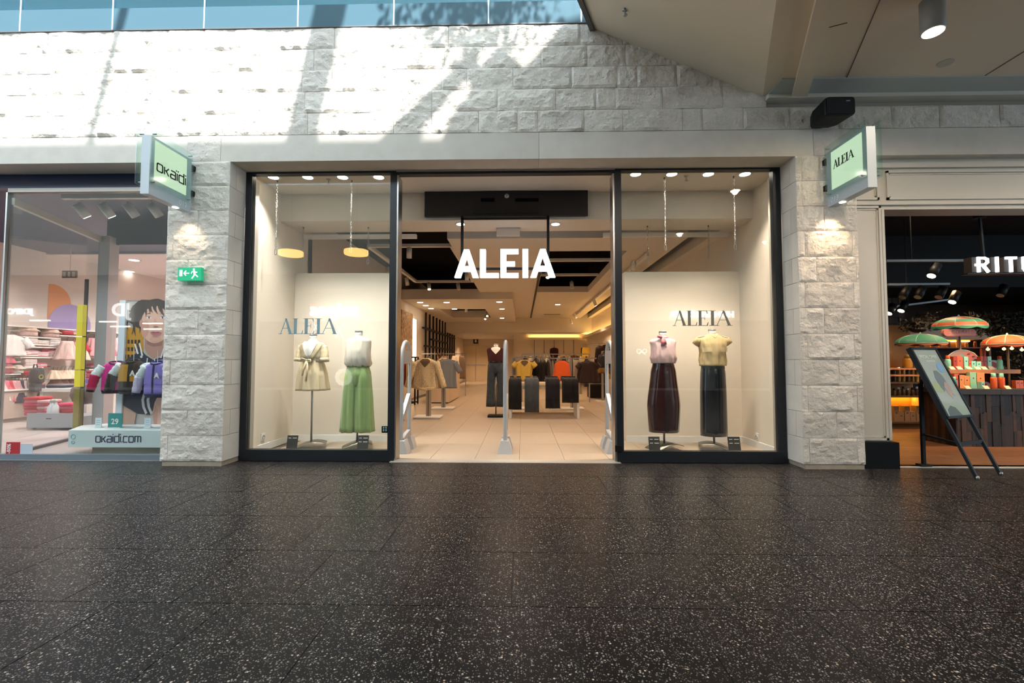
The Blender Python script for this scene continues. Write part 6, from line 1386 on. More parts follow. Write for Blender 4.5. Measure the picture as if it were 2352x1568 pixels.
# white table behind
t = thing('display_table', 'white table of folded clothes behind the window column', 'table', (-7.2, 9.4, 0)); za_ = at(230, 892, 9.2).z
xa_, xb_ = at(112, 895, 9.4).x, at(268, 895, 9.4).x
MB().box(xa_, xb_, 9.2, 10.0, za_-.07, za_).build('table_top', M_WHITE, t)
for xx in (xa_, (xa_+xb_)/2+.2, xb_-.07): MB().box(xx, xx+.07, 9.22, 9.98, 0, za_-.07).build('leg', M_WHITE, t)
MB().box((xa_+xb_)/2+.3, xb_-.1, 9.3, 9.95, .3, .36).build('lower_shelf', mat('shelf_grey', '8d8784', .6), t)
def tpile(px, Y, z, n, cols, where, w_=.34, h_=.04):
    x_ = at(px, 890, Y).x
    for i in range(n): folded(f'{ORD[i]} {cols[i % len(cols)]} garment up the pile {where}', (x_, Y, z+i*h_), w_, .3, h_*.97, KC[cols[i % len(cols)]], 'folded garment', 'folded garments '+where, random.uniform(-.1, .1))
tpile(225, 9.5, za_, 5, ['lilac'], 'of lilac behind the column', .36); tpile(222, 9.85, za_, 6, ['rose', 'red'], 'of red behind the lilac ones', .28, .06); tpile(262, 9.4, za_, 3, ['brown', 'navy'], 'by the magenta jacket', .4); tpile(245, 9.6, .36, 5, ['grey', 'white'], 'on the lower table shelf', .34); tpile(140, 9.5, za_, 2, ['navy', 'grey'], 'beside the yellow post on the white table', .4)
for loc, e in (((-8.2, 8.2, 3.3), 150), ((-8.6, 10.8, 3.4), 190), ((-8.6, 13.4, 3.4), 170), ((-5.8, 9.0, 3.4), 120), ((-5.8, 12.5, 3.4), 140)): spot('kids_light', loc, e*2.4, (1, .82, .78), 150, 1.0, None, .15)
for x_ in (-5.7, -4.8): spot('kids_window_light', (x_, 5.95, 3.3), 70, (.95, .97, 1.0), 70, .8, (x_+.1, 6.1, .8))
# ================================================================== cream panelled shop on the right
YR = 5.32
M_CREAM = mat('cream_lacquer', 'cfc9bd', .5)
xo = at(2040, 800, YR).x; xe = 9.4
rw = MB().box(PR[1], xo, YR, YR+.25, 0, ZL0).build('wall_facade', M_CREAM); tag(rw, 'cream panelled facade of the cosmetics shop', 'wall', kind='structure')
zo = at(2200, 480, YR).z; zb1 = at(2200, 462, YR).z; zb2 = at(2200, 392, YR).z
MB().box(xo, xe, YR, YR+.25, zo, ZL0).build('header', M_CREAM, rw)
# mouldings
def mould(x0, x1, z0, z1, d_=.02):
    for a, b, c_, e in ((x0, x1, z0, z0+.025), (x0, x1, z1-.025, z1), (x0, x0+.025, z0, z1), (x1-.025, x1, z0, z1)): MB().box(a, b, YR-d_, YR, c_, e).build('moulding', M_CREAM, rw)
    for a, b, c_, e in ((x0+.03, x1-.03, z0+.03, z0+.045), (x0+.03, x1-.03, z1-.045, z1-.03), (x0+.03, x0+.045, z0+.03, z1-.03), (x1-.045, x1-.03, z0+.03, z1-.03)): MB().box(a, b, YR-.008, YR, c_, e).build('inner_bead', M_CREAM, rw)
zp0 = at(2010, 1010, YR).z
mould(PR[1]+.02, xo-.04, zp0, at(2000, 474, YR).z); mould(PR[1]+.02, at(2020, 420, YR).x-.02, zb1+.02, zb2); mould(at(2030, 420, YR).x+.02, xe-.1, zb1+.02, zb2)
MB().box(PR[1], xe, YR-.035, YR, zb2+.03, zb2+.09).build('cornice', M_CREAM, rw); MB().box(PR[1], xe, YR-.03, YR, zb1-.045, zb1).build('rail_moulding', M_CREAM, rw)
MB().box(PR[1]+.0, at(2063, 1040, YR-.06).x, YR-.08, YR+.28, 0, at(2020, 1016, YR-.08).z).build('black_plinth', mat('plinth_black', '0b0b0c', .6, spec=.2), rw)
MB().box(xo-.03, xo+.0, YR-.015, YR+.25, at(2010, 1010, YR).z, zo).build('jamb', M_CREAM, rw)
# interior shell
rf2 = MB().box(PR[1], 12.6, YR+.02, 14.0, -.09, -.006).build('floor_cosmetics', mat('wood_gap', '2e1d12', .8)); tag(rf2, 'brown wooden floor of the cosmetics shop', 'floor', kind='structure')
MW = [mat('plank_%d' % i, hx, .4, hex2=h2, noise_scale=6) for i, (hx, h2) in enumerate((('7a5234', '66432a'), ('83593a', '6f4a2e'), ('70492d', '5c3b24')))]
for j in range(34):
    y0_ = YR+.04+j*.14; x_ = PR[1]-.6*random.random()
    while x_ < 12.4:
        l_ = random.uniform(1.3, 2.2); a = max(PR[1], x_); b = min(12.4, x_+l_)
        if b-a > .1: MB().box(a+.001, b-.001, y0_+.001, y0_+.139, -.02, 0).build('plank', random.choice(MW), rf2)
        x_ += l_
MB().box(PR[1], 12.4, YR+.04+34*.14, 14, -.02, -.001).build('plank_surface', MW[0], rf2)['kind'] = 'stuff'
MB().box(xo, xe+3, YR-.02, YR+.04, -.01, .006).build('threshold', MATS['threshold_metal'], rf2)
M_DARKW = mat('dark_brown_wall', '4a382a', .7, noise_amt=.2, noise_scale=1.5)
wall('wall_cosmetics_side', MB().box(PR[1], PR[1]+.1, YR+.25, 14, 0, 4.2).box(12.4, 12.6, YR, 14, 0, 4.2), M_DARKW, 'side walls of the cosmetics shop')
wall('wall_cosmetics_rear', MB().box(PR[1], 12.6, 11.0, 11.2, 0, 4.2), M_DARKW, 'dark brown rear wall of the cosmetics shop')
cz = MB().box(PR[1], 12.6, YR+.2, 14, 3.5, 3.65).build('ceiling_cosmetics', mat('black_ceiling', '0a0a0b', .8)); tag(cz, 'black ceiling of the cosmetics shop', 'ceiling', kind='structure')
MB().box(PR[1], 12.6, 8.4, 11, 2.55, 3.5).build('dropped_black_bulkhead', MATS['black_ceiling'], cz)
# wood shingled panel on the rear wall
x0_, x1_ = at(2036, 740, 9.8).x, at(2078, 740, 9.8).x
pw = thing('wood_panel', 'tall dark shingled wood panel behind the parasols', 'wall panel', (x0_, 9.8, 1.5))
for i in range(9):
    for j in range(3): MB().box(x0_+j*(x1_-x0_)/3+.003, x0_+(j+1)*(x1_-x0_)/3-.003, 9.8-random.uniform(0, .02), 9.86, 1.3+i*.14+.003, 1.3+(i+1)*.14-.003).build('shingle', mat('shingle%d' % ((i*3+j) % 3), ('4e2f1a', '3b2313', '5d3a20')[(i*3+j) % 3], .7), pw)
# ---- lettering
YT = 5.62
t = thing('hanging_shop_sign', 'white lit capitals of the cosmetics shop hung on a black rod', 'sign', tuple(at(2264, 480, YT)))
zl0, zl1 = at(2300, 625, YT).z, at(2300, 590, YT).z; hL = zl1-zl0
def rl(p): return at(p, 608, YT).x
M_RL = emis('cosmetics_glow', 'eaf4ff', 2.6); M_RB = mat('letter_side', '3b332c', .6)
def rlet(fn):
    m = MB(); fn(m); m.build('letter', M_RL, t)
st_ = hL*.16
def lr(m):
    x_ = rl(2240); m.ribbon([(x_+.03, zl0), (x_+.03, zl1)], st_, YT-.02, YT); m.ribbon([(x_+.03, zl1-st_/2), (x_+.10, zl1-st_/2), (x_+.135, zl1-hL*.16), (x_+.135, zl1-hL*.36), (x_+.10, zl0+hL*.48), (x_-.01, zl0+hL*.48)], st_*.9, YT-.02, YT); m.ribbon([(x_+.08, zl0+hL*.48), (x_+.145, zl0)], st_, YT-.02, YT)
rlet(lr); rlet(lambda m: m.ribbon([(rl(2288), zl0), (rl(2288), zl1)], st_, YT-.02, YT))
rlet(lambda m: m.ribbon([(rl(2308), zl1-st_/2), (rl(2333), zl1-st_/2)], st_, YT-.02, YT).ribbon([(rl(2320), zl0), (rl(2320), zl1)], st_, YT-.02, YT))
rlet(lambda m: m.ribbon([(rl(2349), zl1), (rl(2349), zl0+hL*.25), (rl(2353), zl0+st_*.6), (rl(2361), zl0+st_/2), (rl(2369), zl0+st_*.6), (rl(2373), zl0+hL*.25), (rl(2373), zl1)], st_, YT-.02, YT))
for p0_, p1_ in ((2232, 2258), (2276, 2288), (2306, 2322), (2336, 2362)): MB().box(rl(p0_), rl(p1_), YT+.0, YT+.1, zl0, zl1).build('letter_back', M_RB, t)
MB().box(rl(2222), rl(2400), YT, YT+.1, zl0-.02, zl0-.008).build('support_bar', M_DKMETAL, t)
zc_ = zo+.02
MB().bar((rl(2270), YT+.05, zl1), (rl(2264), YT+.05, zc_+.1), .022).build('hanging_rod', M_DKMETAL, t); MB().lathe([(.06, zc_-.02), (.06, zc_+.02)], 16, (rl(2264), YT+.05, 0)).build('ceiling_rose', M_DKMETAL, t)
# ---- tracks on the black ceiling
for (p0_, p1_, Y_, lab) in (((2035, 599), (2232, 598), 6.3, 'grey ceiling pipe behind the white capitals'), ((2040, 653), (2180, 652), 7.4, 'bright thin light track under the black ceiling'), ((2045, 705), (2180, 688), 8.2, 'thin light track nearest the parasols')):
    a = at(*p0_, Y_); b = at(*p1_, Y_+.0); t = thing('light_track', lab, 'light track', tuple(a)); MB().bar(a, b, .035, .03).build('rail', mat('pipe_grey', '6c7070', .4, .4), t)
    MB().tube([a.lerp(b, .3)+Vector((0, 0, .01)), Vector((a.lerp(b, .3).x, Y_, 3.5))], .006, 5).build('drop_wire', M_DKMETAL, t)
for i, (px_, py_, Y_, lit) in enumerate(((2150, 612, 6.3, True), (2082, 664, 7.4, False), (2117, 664, 7.4, False), (2165, 664, 7.4, False), (2196, 675, 7.4, True), (2050, 703, 8.2, True), (2078, 697, 8.2, True), (2306, 660, 7.4, False))):
    c = at(px_, py_, Y_); head(tuple(c), (c.x-.4, Y_-.1, c.z-.6), f'black spot head under the black ceiling, {("below the grey pipe", "first on the thin track", "second on the thin track", "third on the thin track", "tilted one with a bright rim", "lowest by the door jamb", "second lowest by the door jamb", "alone under the capitals")[i]}', lit, 'black spot heads in the cosmetics shop', M_DKMETAL, .16, .06)
# ---- counter with wooden strips
YC = 6.62; XC = at(2200, 1021, YC).x; zc0 = at(2260, 905, YC).z; zc1 = at(2260, 893, YC).z
t = thing('wooden_counter', 'rustic counter clad in dark vertical wood strips', 'counter', (XC+1, YC+.4, 0))
MB().box(XC+.02, 9.3, YC+.02, YC+.5, 0, zc0).build('core', M_DARKW, t)
MS = [mat('strip%d' % i, hx, .6, noise_amt=.35, noise_scale=9) for i, hx in enumerate(('33241a', '281c14', '402c1d', '523620', '1f1712'))]
x_ = XC
while x_ < 9.0:
    w_ = random.choice((.045, .055, .07)); z_ = 0
    while z_ < zc0-.02:
        h_ = min(zc0-z_, random.uniform(.18, .5)); MB().box(x_+.001, x_+w_-.001, YC-random.uniform(0, .012), YC+.02, z_, z_+h_-.002).build('wood_strip', random.choice(MS), t); z_ += h_
    x_ += w_
y_ = YC
while y_ < YC+.48:
    w_ = .06; MB().box(XC-random.uniform(0, .012), XC+.02, y_+.001, y_+w_-.001, 0, zc0-.002).build('wood_strip', random.choice(MS), t); y_ += w_
x_ = XC-.04
for l_ in (.62, 1.0, 1.2): MB().box(x_, x_+l_-.004, YC-.05, YC+.52, zc0, zc1).build('top_plank', mat('top_plank', '37312a', .6, noise_amt=.4, noise_scale=8), t); x_ += l_
# upper shelf on the counter
YU = 6.95; zs1 = at(2250, 848, YU).z; zs0 = at(2250, 857, YU).z; xs0, xs1 = at(2150, 850, YU).x, at(2324, 850, YU).x
t = thing('counter_shelf', 'orange-lit raised wooden shelf on the counter', 'shelf', ((xs0+xs1)/2, YU, zc1)); M_OW = mat('honey_wood', 'c07a44', .5, noise_amt=.2)
MB().box(xs0, xs1, YU-.12, YU+.22, zs0, zs1).build('board', M_OW, t)
for px_ in (2245, 2285): xx = at(px_, 870, YU+.1).x; MB().box(xx-.05, xx+.05, YU+.08, YU+.12, zc1, zs0).build('support', mat('support_wood', '9c4a22', .6), t)
MB().box(xs0, xs1-.1, YU+.15, YU+.18, zc1, zs0).build('back_board', mat('support_wood', '9c4a22', .6), t)
# products
M_PO = mat('pack_orange', 'e0602a', .4); M_PM = mat('pack_mint', '8fd8bf', .4); M_PD = mat('pack_rust', 'a83a18', .5); M_PP = mat('pack_peach', 'f0944a', .45)
def pack(px, pyb, w_px, h_px, m, Y, label, sub=None, depth=.06):
    s_ = Y/F_PX; p = at(px, pyb, Y); z0_ = zs1 if pyb < 860 else zc1
    t = thing('product_box', label, 'box', (p.x, Y, z0_), 'sun care products on the counter')
    w_ = w_px*s_; h_ = h_px*s_; MB().box(-w_/2, w_/2, 0, depth, 0, h_).build('carton', m, t, local=True)
    MB().box(-.008, .008, -.002, 0, h_*.6, h_*.6+.014).build('logo', mat('logo_dark', '3a2a22', .6), t, local=True)
    if sub: MB().box(-w_/2+.002, w_/2-.002, -.003, 0, 0, h_*.25).build('band', sub, t, local=True)
YU0 = YU-.04
for px_, pyb, w_, h_, m, lab in ((2195, 846, 8, 29, M_PD, 'rust box beside the mint bottle on the raised shelf'), (2206, 846, 12, 30, M_PO, 'large orange box on the raised shelf'), (2220, 845, 9, 29, M_PM, 'tall mint box beside the large orange box'), (2229, 845, 5, 19, M_PO, 'narrow orange box by the first mint cube'), (2237, 844, 9, 19, M_PM, 'first small mint cube box'), (2249, 844, 10, 18, M_PM, 'second small mint cube box'), (2257, 845, 6, 29, M_PD, 'dark rust box beside the second mint cube'), (2265, 845, 7, 29, M_PD, 'rust box before the last mint box'), (2274, 845, 8, 29, M_PM, 'last tall mint box on the raised shelf')):
    pack(px_, pyb, w_, h_, m, YU0, lab)
YK = 6.78
for px_, pyb, w_, h_, m, lab, sub in ((2199, 892, 11, 32, M_PO, 'orange pouch box next to the easel on the counter', None), (2209, 891, 14, 30, M_PP, 'light orange pouch on the counter', None), (2222, 890, 12, 28, M_PP, 'second light orange pouch on the counter', None), (2237, 890, 15, 36, mat('pack_green', '9fcf9f', .4), 'tall green gift box on the counter', M_PM), (2253, 890, 18, 35, M_PP, 'large orange gift box on the counter', M_PO), (2258, 884, 6, 15, M_PM, 'tiny mint box before the large gift box', None), (2338, 887, 8, 18, M_PO, 'orange carton near the end of the counter', None), (2347, 887, 8, 18, M_PO, 'orange carton at the end of the counter', None)):
    pack(px_, pyb, w_, h_, m, YK if lab[:4] != 'tiny' else YK-.1, lab, sub)
def bottle(px, pyb, h_px, r_px, body, cap, Y, label, z0_=None, group='sun care products on the counter', taper=.8):
    s_ = Y/F_PX; p = at(px, pyb, Y); z_ = z0_ if z0_ is not None else (zs1 if pyb < 860 else zc1); h_ = h_px*s_; r_ = r_px*s_
    t = thing('bottle', label, 'bottle', (p.x, Y, z_), group)
    MB().lathe([(r_*.95, 0), (r_, h_*.04), (r_, h_*.62), (r_*taper, h_*.72), (r_*.6, h_*.75)], 16).build('body', body, t, True, local=True); MB().lathe([(r_*.72, h_*.75), (r_*.74, h_*.77), (r_*.7, h_*.98), (r_*.5, h_)], 16).build('cap', cap, t, True, local=True)
bottle(2178, 846, 32, 5, M_PM, M_PO, YU0, 'mint bottle with orange cap nearest the easel'); bottle(2297, 846, 30, 5, M_PM, M_PO, YU0, 'mint bottle with orange cap at the end of the raised shelf')
bottle(2283, 892, 34, 5.5, M_PO, M_PM, YK, 'orange spray bottle with mint cap nearer the gift boxes', None, taper=.95); bottle(2301, 892, 34, 5.5, M_PO, M_PM, YK, 'orange spray bottle with mint cap nearer the parasol pole', None, taper=.95)
bottle(2192, 892, 26, 4.5, mat('pack_teal', '2f8f86', .4), M_PM, YK-.02, 'teal bottle half hidden by the easel')
for i, (px_, pyb) in enumerate(((2187, 848), (2204, 848), (2226, 848), (2246, 848), (2261, 848), (2278, 848), (2223, 894), (2266, 895), (2315, 895))):
    Yq = YU-.09 if pyb < 860 else YK-.13; p = at(px_, pyb, Yq); z0_ = zs1 if pyb < 860 else zc1
    t = thing('price_ticket', f'small peach price ticket {"on the raised shelf" if pyb < 860 else "on the counter edge"}, {("first", "second", "third", "fourth", "fifth", "sixth", "first", "second", "third")[i]} from the easel', 'price ticket', (p.x, Yq, z0_), 'peach price tickets')
    MB().add([(-.035, -.02, 0), (.035, -.02, 0), (.025, .01, .045), (-.045, .01, .045)], [(0, 1, 2, 3)]).add([(-.035, -.016, 0), (.035, -.016, 0), (.025, .014, .045), (-.045, .014, .045)], [(3, 2, 1, 0)]).build('ticket', mat('ticket_peach', 'f0c4a0', .5), t, local=True); MB().box(-.03, .03, -.01, .02, 0, .004).build('foot', M_PP, t, local=True)
# tall thin orange sticks
t = thing('spray_stick', 'pair of slim orange sticks behind the rust boxes', 'bottle', tuple(Vector((at(2263, 846, YU+.06).x, YU+.08, zs1))))
for dx in (-.03, .02): MB().lathe([(.014, 0), (.014, .30), (.010, .31)], 10, (dx, 0, 0)).build('stick', M_PO, t, True, local=True)
# round picture boards
def dome(px, pyb, r_px, Y, label, hx, z0_, marks):
    s_ = Y/F_PX; p = at(px, pyb, Y); r_ = r_px*s_; t = thing('picture_board', label, 'picture board', (p.x, Y, z0_), 'round picture boards')
    pts = [(r_*math.cos(a), r_*math.sin(a)) for a in [math.pi*i/24 for i in range(25)]]
    MB().prism([(-r_, -.0)]+pts[::-1][1:] if False else pts, 0, .012).build('board', mat('dome_'+hx, hx, .6), t, local=True)
    MB().tube([(a, .0, b) for a, b in pts], .006, 5).build('rim', mat('dome_rim', 'b8c0b4', .5), t, local=True)
    for k_, (ax_, az_, rx_, rz_, rot, hx2) in enumerate(marks):
        P = []
        for i in range(16):
            q = 2*math.pi*i/16; u_ = rx_*math.cos(q); v_ = rz_*math.sin(q); P.append(((ax_+u_*math.cos(rot)-v_*math.sin(rot))*r_, max(.01, (az_+u_*math.sin(rot)+v_*math.cos(rot))*r_)))
        MB().prism(P, -.002-.001*k_, 0).build('print_shape', mat('dome_'+hx2, hx2, .6), t, local=True)
dome(2212, 848, 43, YU+.28, 'large half-round picture board with a mint tube print', '9a7f7c', zs1, [(.35, .6, .38, .3, .4, 'b5685c'), (-.55, .35, .14, .28, .6, '6fb0a8'), (.0, .62, .12, .15, 0, '5d9a96'), (-.1, .35, .35, .1, .9, '8a5f58'), (.7, .25, .25, .28, 0, '3a3444'), (.3, .78, .08, .04, .2, '5a2f30'), (.55, .65, .08, .04, .2, '5a2f30')])
dome(2284, 848, 20, YU+.12, 'small half-round red picture board behind the mint bottle', 'c9c2c0', zs1, [(.0, .5, .5, .28, -.5, 'a83a38')]); dome(2263, 893, 13, YK+.12, 'small half-round citrus picture board on the counter', 'd88a86', zc1, [(0, .5, .35, .2, .3, '8f2f3a')])
# ---- mini parasols
def parasol(px, py_top, py_rim, r_px, Y, z_base, cols, label, trim, pole_m):
    s_ = Y/F_PX; p = at(px, py_rim, Y); zt = at(px, py_top, Y).z; zr = p.z; R = r_px*s_; H = zt-zr
    t = thing('mini_parasol', label, 'parasol', (p.x, Y, z_base), 'mini display parasols')
    nseg = 8
    def P(a, f_): return (R*math.sin(f_*math.pi/2)**.95*math.cos(a), R*math.sin(f_*math.pi/2)**.95*math.sin(a)*.8, zr-z_base+H*(1-(1-math.cos(f_*math.pi/2))**.9))
    for k_ in range(nseg):
        a0 = 2*math.pi*k_/nseg; a1 = 2*math.pi*(k_+1)/nseg
        for b_, (f0, f1) in enumerate(((.01, .45), (.45, .72), (.72, 1.0))):
            m = MB(); g = []
            for i in range(5):
                for j in range(5): g.append(P(a0+(a1-a0)*j/4, f0+(f1-f0)*i/4))
            m.add(g, [(i*5+j, i*5+j+1, (i+1)*5+j+1, (i+1)*5+j) for i in range(4) for j in range(4)]); cp_ = m.build('canopy_panel', cols[b_], t, True, local=True)
        m = MB(); g = []
        for j in range(7):
            a = a0+(a1-a0)*j/6; q = P(a, 1.0); g += [q, (q[0]*1.01, q[1]*1.01, q[2]-H*(.12+.16*math.sin(math.pi*j/6)))]
        m.add(g, [(2*j, 2*j+2, 2*j+3, 2*j+1) for j in range(6)]); m.build('valance', cols[3], cp_, True, local=True)
        MB().tube([P(a0, f_/8) for f_ in range(0, 9)], .006, 5).build('rib_trim', trim, cp_, True, local=True)
    MB().tube([P(2*math.pi*i/40, 1.0) for i in range(40)], .006, 5, True).build('rim_trim', trim, t, True, local=True)
    MB().lathe([(.012, zt-z_base-.01), (.014, zt-z_base+.015), (.004, zt-z_base+.03)], 10).build('finial', trim, t, True, local=True)
    MB().lathe([(.014, 0), (.014, zt-z_base)], 10).build('pole', pole_m, t, True, local=True)
M_TEAL = mat('parasol_teal', '2f7a60', .6); M_TRIM = mat('parasol_trim', '8fb3a6', .5); M_PORG = mat('parasol_orange', 'b8440f', .6); M_PWOOD = mat('parasol_pole', 'b58a64', .5); M_SAL = mat('parasol_salmon', 'b04c28', .6)
parasol(2115, 767, 788, 49, 7.25, 0, [M_TEAL, M_TEAL, M_TEAL, mat('parasol_brown', 'a5603a', .6)], 'green mini parasol standing behind the easel', M_TRIM, mat('white_pole', 'e2dccf', .5))
parasol(2203, 727, 750, 51, 7.25, zc1, [M_SAL, M_TEAL, M_SAL, M_TEAL], 'green and salmon striped mini parasol above the sun care sign', M_TRIM, M_PWOOD)
parasol(2314, 769, 791, 47, 6.85, zc1, [M_PORG, M_PORG, M_PORG, M_SAL], 'orange mini parasol at the end of the counter', M_TRIM, M_PWOOD)
# ---- sun care sign and beam
YSG = 7.1; a = at(2168, 772, YSG); b = at(2242, 755, YSG); zc_ = (a.z+b.z)/2; r_ = (b.z-a.z)/2
t = thing('sun_care_sign', 'pink rounded sign reading SUN CARE under the striped parasol', 'sign', ((a.x+b.x)/2, YSG, zc_))
pts = [(a.x+r_+r_*math.cos(q), zc_+r_*math.sin(q)) for q in [math.pi/2+math.pi*i/12 for i in range(13)]]+[(b.x-r_+r_*math.cos(q), zc_+r_*math.sin(q)) for q in [-math.pi/2+math.pi*i/12 for i in range(13)]]
MB().prism(pts, YSG, YSG+.05).build('board', mat('sign_pink', 'bd6e62', .5), t)
link_mesh('lettering', text_mesh('SUN CARE', .062, .001, mat('sign_gold', 'd9a98c', .4), .0, sx=1.15), t, Vector(((a.x+b.x)/2, YSG-.003, zc_+.015))-wloc(t))
MB().box((a.x+b.x)/2-.17, (a.x+b.x)/2+.17, YSG-.003, YSG, zc_-.032, zc_-.026).build('small_print', MATS['sign_gold'], t)
MB().tube([((a.x+b.x)/2, YSG+.05, zc_), ((a.x+b.x)/2, 7.23, zc_)], .008, 5).build('mount', M_PWOOD, t)
Yb0 = 8.95; a = at(2090, 779, Yb0); b = at(2278, 748, Yb0)
t = thing('shelf_bay', 'lit cream and wood shelf bay behind the parasols', 'shelf unit', ((a.x+b.x)/2, Yb0+.2, 0))
M_BAY = mat('bay_cream', 'e2b890', .5); MB().box(a.x, b.x, Yb0, Yb0+.5, a.z, b.z-.05).build('header_board', M_BAY, t); MB().box(a.x, b.x, Yb0, Yb0+.5, b.z-.05, b.z).build('wooden_cap', M_OW, t)
for px_ in (2093, 2150, 2276): xx = at(px_, 850, Yb0).x; MB().box(xx-.02, xx+.02, Yb0, Yb0+.04, 0, a.z).build('upright', M_OW, t)
for py_ in (797, 825): zz = at(2180, py_, Yb0).z; MB().box(a.x, b.x, Yb0+.05, Yb0+.5, zz-.02, zz).build('shelf_board', M_OW, t)
MB().box(a.x, b.x, Yb0+.47, Yb0+.5, 1.0, a.z).build('back_board', M_DARKW, t)
glowbox('light_strip', MB().box(a.x+.02, b.x-.02, Yb0+.42, Yb0+.46, a.z-.03, a.z-.01), 'amber strip light under the shelf bay header', 14, 'amber_glow', 'ffb040')
for i in range(9):
    px_ = 2100+i*20; zz = at(2180, 797, Yb0).z
    bottle(px_, 797, 11+3*(i % 3), 3, mat('jar_%d' % (i % 3), ('c9a36a', '8a5f38', 'd8c8a8')[i % 3], .3), M_WHITE, Yb0+.2, f'small jar on the upper shelf of the lit bay, {ORD[i]} from the door jamb', zz, 'jars on the lit bay')
# ---- amber shelf unit by the jamb
Ys = 8.3; xA, xB = at(2036, 900, Ys).x, at(2140, 900, Ys).x
t = thing('bottle_shelves', 'amber-lit shelf unit of bottles beside the cream jamb', 'shelf unit', ((xA+xB)/2, Ys+.2, 0))
zsh = [at(2090, p_, Ys).z for p_ in (969, 909, 877, 860, 845)]
for z_, nm in zip(zsh, range(5)): MB().box(xA, xB if nm != 3 else xB-.2, Ys, Ys+.4, z_-.03, z_).build('shelf_board', M_DARKW if nm < 3 else M_OW, t)
MB().box(xA, xB, Ys+.4, Ys+.43, 0, zsh[4]+.8).build('back_board', mat('bay_amber', 'c98f4a', .6), t); MB().box(xB-.03, xB, Ys, Ys+.4, 0, zsh[1]).build('side_board', mat('bay_pale', 'e6c08c', .5), t); MB().box(xA-.03, xA, Ys, Ys+.4, 0, zsh[4]).build('side_board', MATS['bay_pale'], t); MB().box(xA, xB, Ys+.02, Ys+.36, 0, zsh[0]-.03).build('plinth', M_DARKW, t)
glowbox('light_strip', MB().box(xA+.02, xB-.04, Ys+.3, Ys+.36, zsh[1]-.045, zsh[1]-.032), 'amber strip over the grey cartons in the shelf unit', 9, 'amber_glow', 'ffb040')
for i, (px_, h_) in enumerate(((2060, 34), (2071, 22), (2085, 34), (2098, 22), (2112, 34), (2122, 34))):
    p = at(px_, 969, Ys+.1); s_ = (Ys+.1)/F_PX; o = thing('grey_carton', f'{"tall" if h_ > 30 else "short"} grey-brown carton in the amber shelf, {ORD[i]} from the jamb', 'box', (p.x, Ys+.1, zsh[0]), 'cartons in the amber shelf')
    MB().box(-5.6*s_, 5.6*s_, 0, .12, 0, h_*s_).build('carton', mat('carton_grey', '7d6a56', .6), o, local=True); MB().box(-2*s_, 2*s_, -.002, 0, h_*s_*.5, h_*s_*.6).build('label', M_DARKW, o, local=True)
M_AMB = mat('amber_bottle', '6e4a1e', .25, 0, .6); M_GOLD = mat('gold_bottle', 'c29a3e', .3, .2); M_PUMP = mat('pump_black', '1a1613', .4)
for row, (zi, py_) in enumerate(((1, 909), (2, 877), (3, 860))):
    for i in range(8):
        px_ = 2054+i*10.5
        bottle(px_, py_, (16, 18, 14)[row]+2*((i*7) % 3), 3.4, (M_AMB, M_GOLD, M_GOLD)[row] if i % 3 else M_AMB, M_PUMP if i % 2 == 0 else M_WHITE, Ys+.12, f'small bottle on the {("lower", "middle", "upper")[row]} amber shelf, {ORD[i]} from the jamb', zsh[zi], 'bottles on the amber shelves')
bottle(2085, 842, 30, 9, mat('honey_jar', 'b88a34', .25), mat('honey_lid', 'a98a3a', .4), Ys+.15, 'large honey-coloured jar on top of the amber shelf unit', zsh[4], 'bottles on the amber shelves', .9)
bottle(2110, 842, 26, 8, mat('pearl_jar', 'd8c8b0', .3), M_WHITE, Ys+.15, 'pearl-coloured jar on top of the amber shelf unit', zsh[4], 'bottles on the amber shelves', .9)
# dark plants on the bulkhead ledge and string lights
def plant(px, py, w_, h_, Y, label, n, hx='101510'):
    p = at(px, py, Y); t = thing('hanging_plant', label, 'plant', tuple(p)); m = MB()
    for k_ in range(n):
        a = random.uniform(0, 6.28); c_ = Vector((random.gauss(0, w_/3), random.gauss(0, .1), random.uniform(-h_/2, h_/2)*(1-.3*random.random()))); e = Vector((random.gauss(0, 1), random.gauss(0, 1), random.gauss(0, 1))).normalized()*.04; g = e.cross(Vector((random.gauss(0, 1), random.gauss(0, 1), random.gauss(0, 1)))).normalized()*.012
        m.add([c_-e, c_+g, c_+e, c_-g], [(0, 1, 2, 3)])
    m.build('foliage', mat('plant_dark', hx, .8), t, local=True)
    MB().lathe([(.05, -h_/2-.02), (w_*.25, -h_/2), (w_*.3, -h_/2+.06)], 14).build('pot', M_DKMETAL, t, True, local=True)
plant(2315, 745, .75, .42, 7.7, 'large dark bushy plant above the orange parasol', 2200); plant(2108, 745, .4, .25, 8.2, 'dark trailing plant on top of the lit bay', 350); plant(2128, 733, .25, .3, 8.2, 'sprig of dark stems above the lit bay', 150, '161a12'); plant(2335, 835, .28, .7, 7.6, 'dim leafy creeper behind the orange parasol pole', 350, '1d2a16')
t = thing('bulb_string', 'string of round bulbs under the orange parasol', 'string lights', tuple(at(2310, 800, 7.2)))
MB().tube([at(p_, 793+3*math.sin(p_*.3), 7.2) for p_ in range(2270, 2356, 6)], .003, 4).build('wire', M_DKMETAL, t)
for p_, q_ in ((2269, 802), (2306, 801), (2324, 800), (2347, 803)):
    c = at(p_, q_, 7.2); MB().lathe([(.001, -.025), (.022, -.01), (.022, .008), (.008, .022), (.006, .04)], 12, tuple(c)).build('bulb', emis('bulb_glow', 'ffcf80', 2.5), t, True)
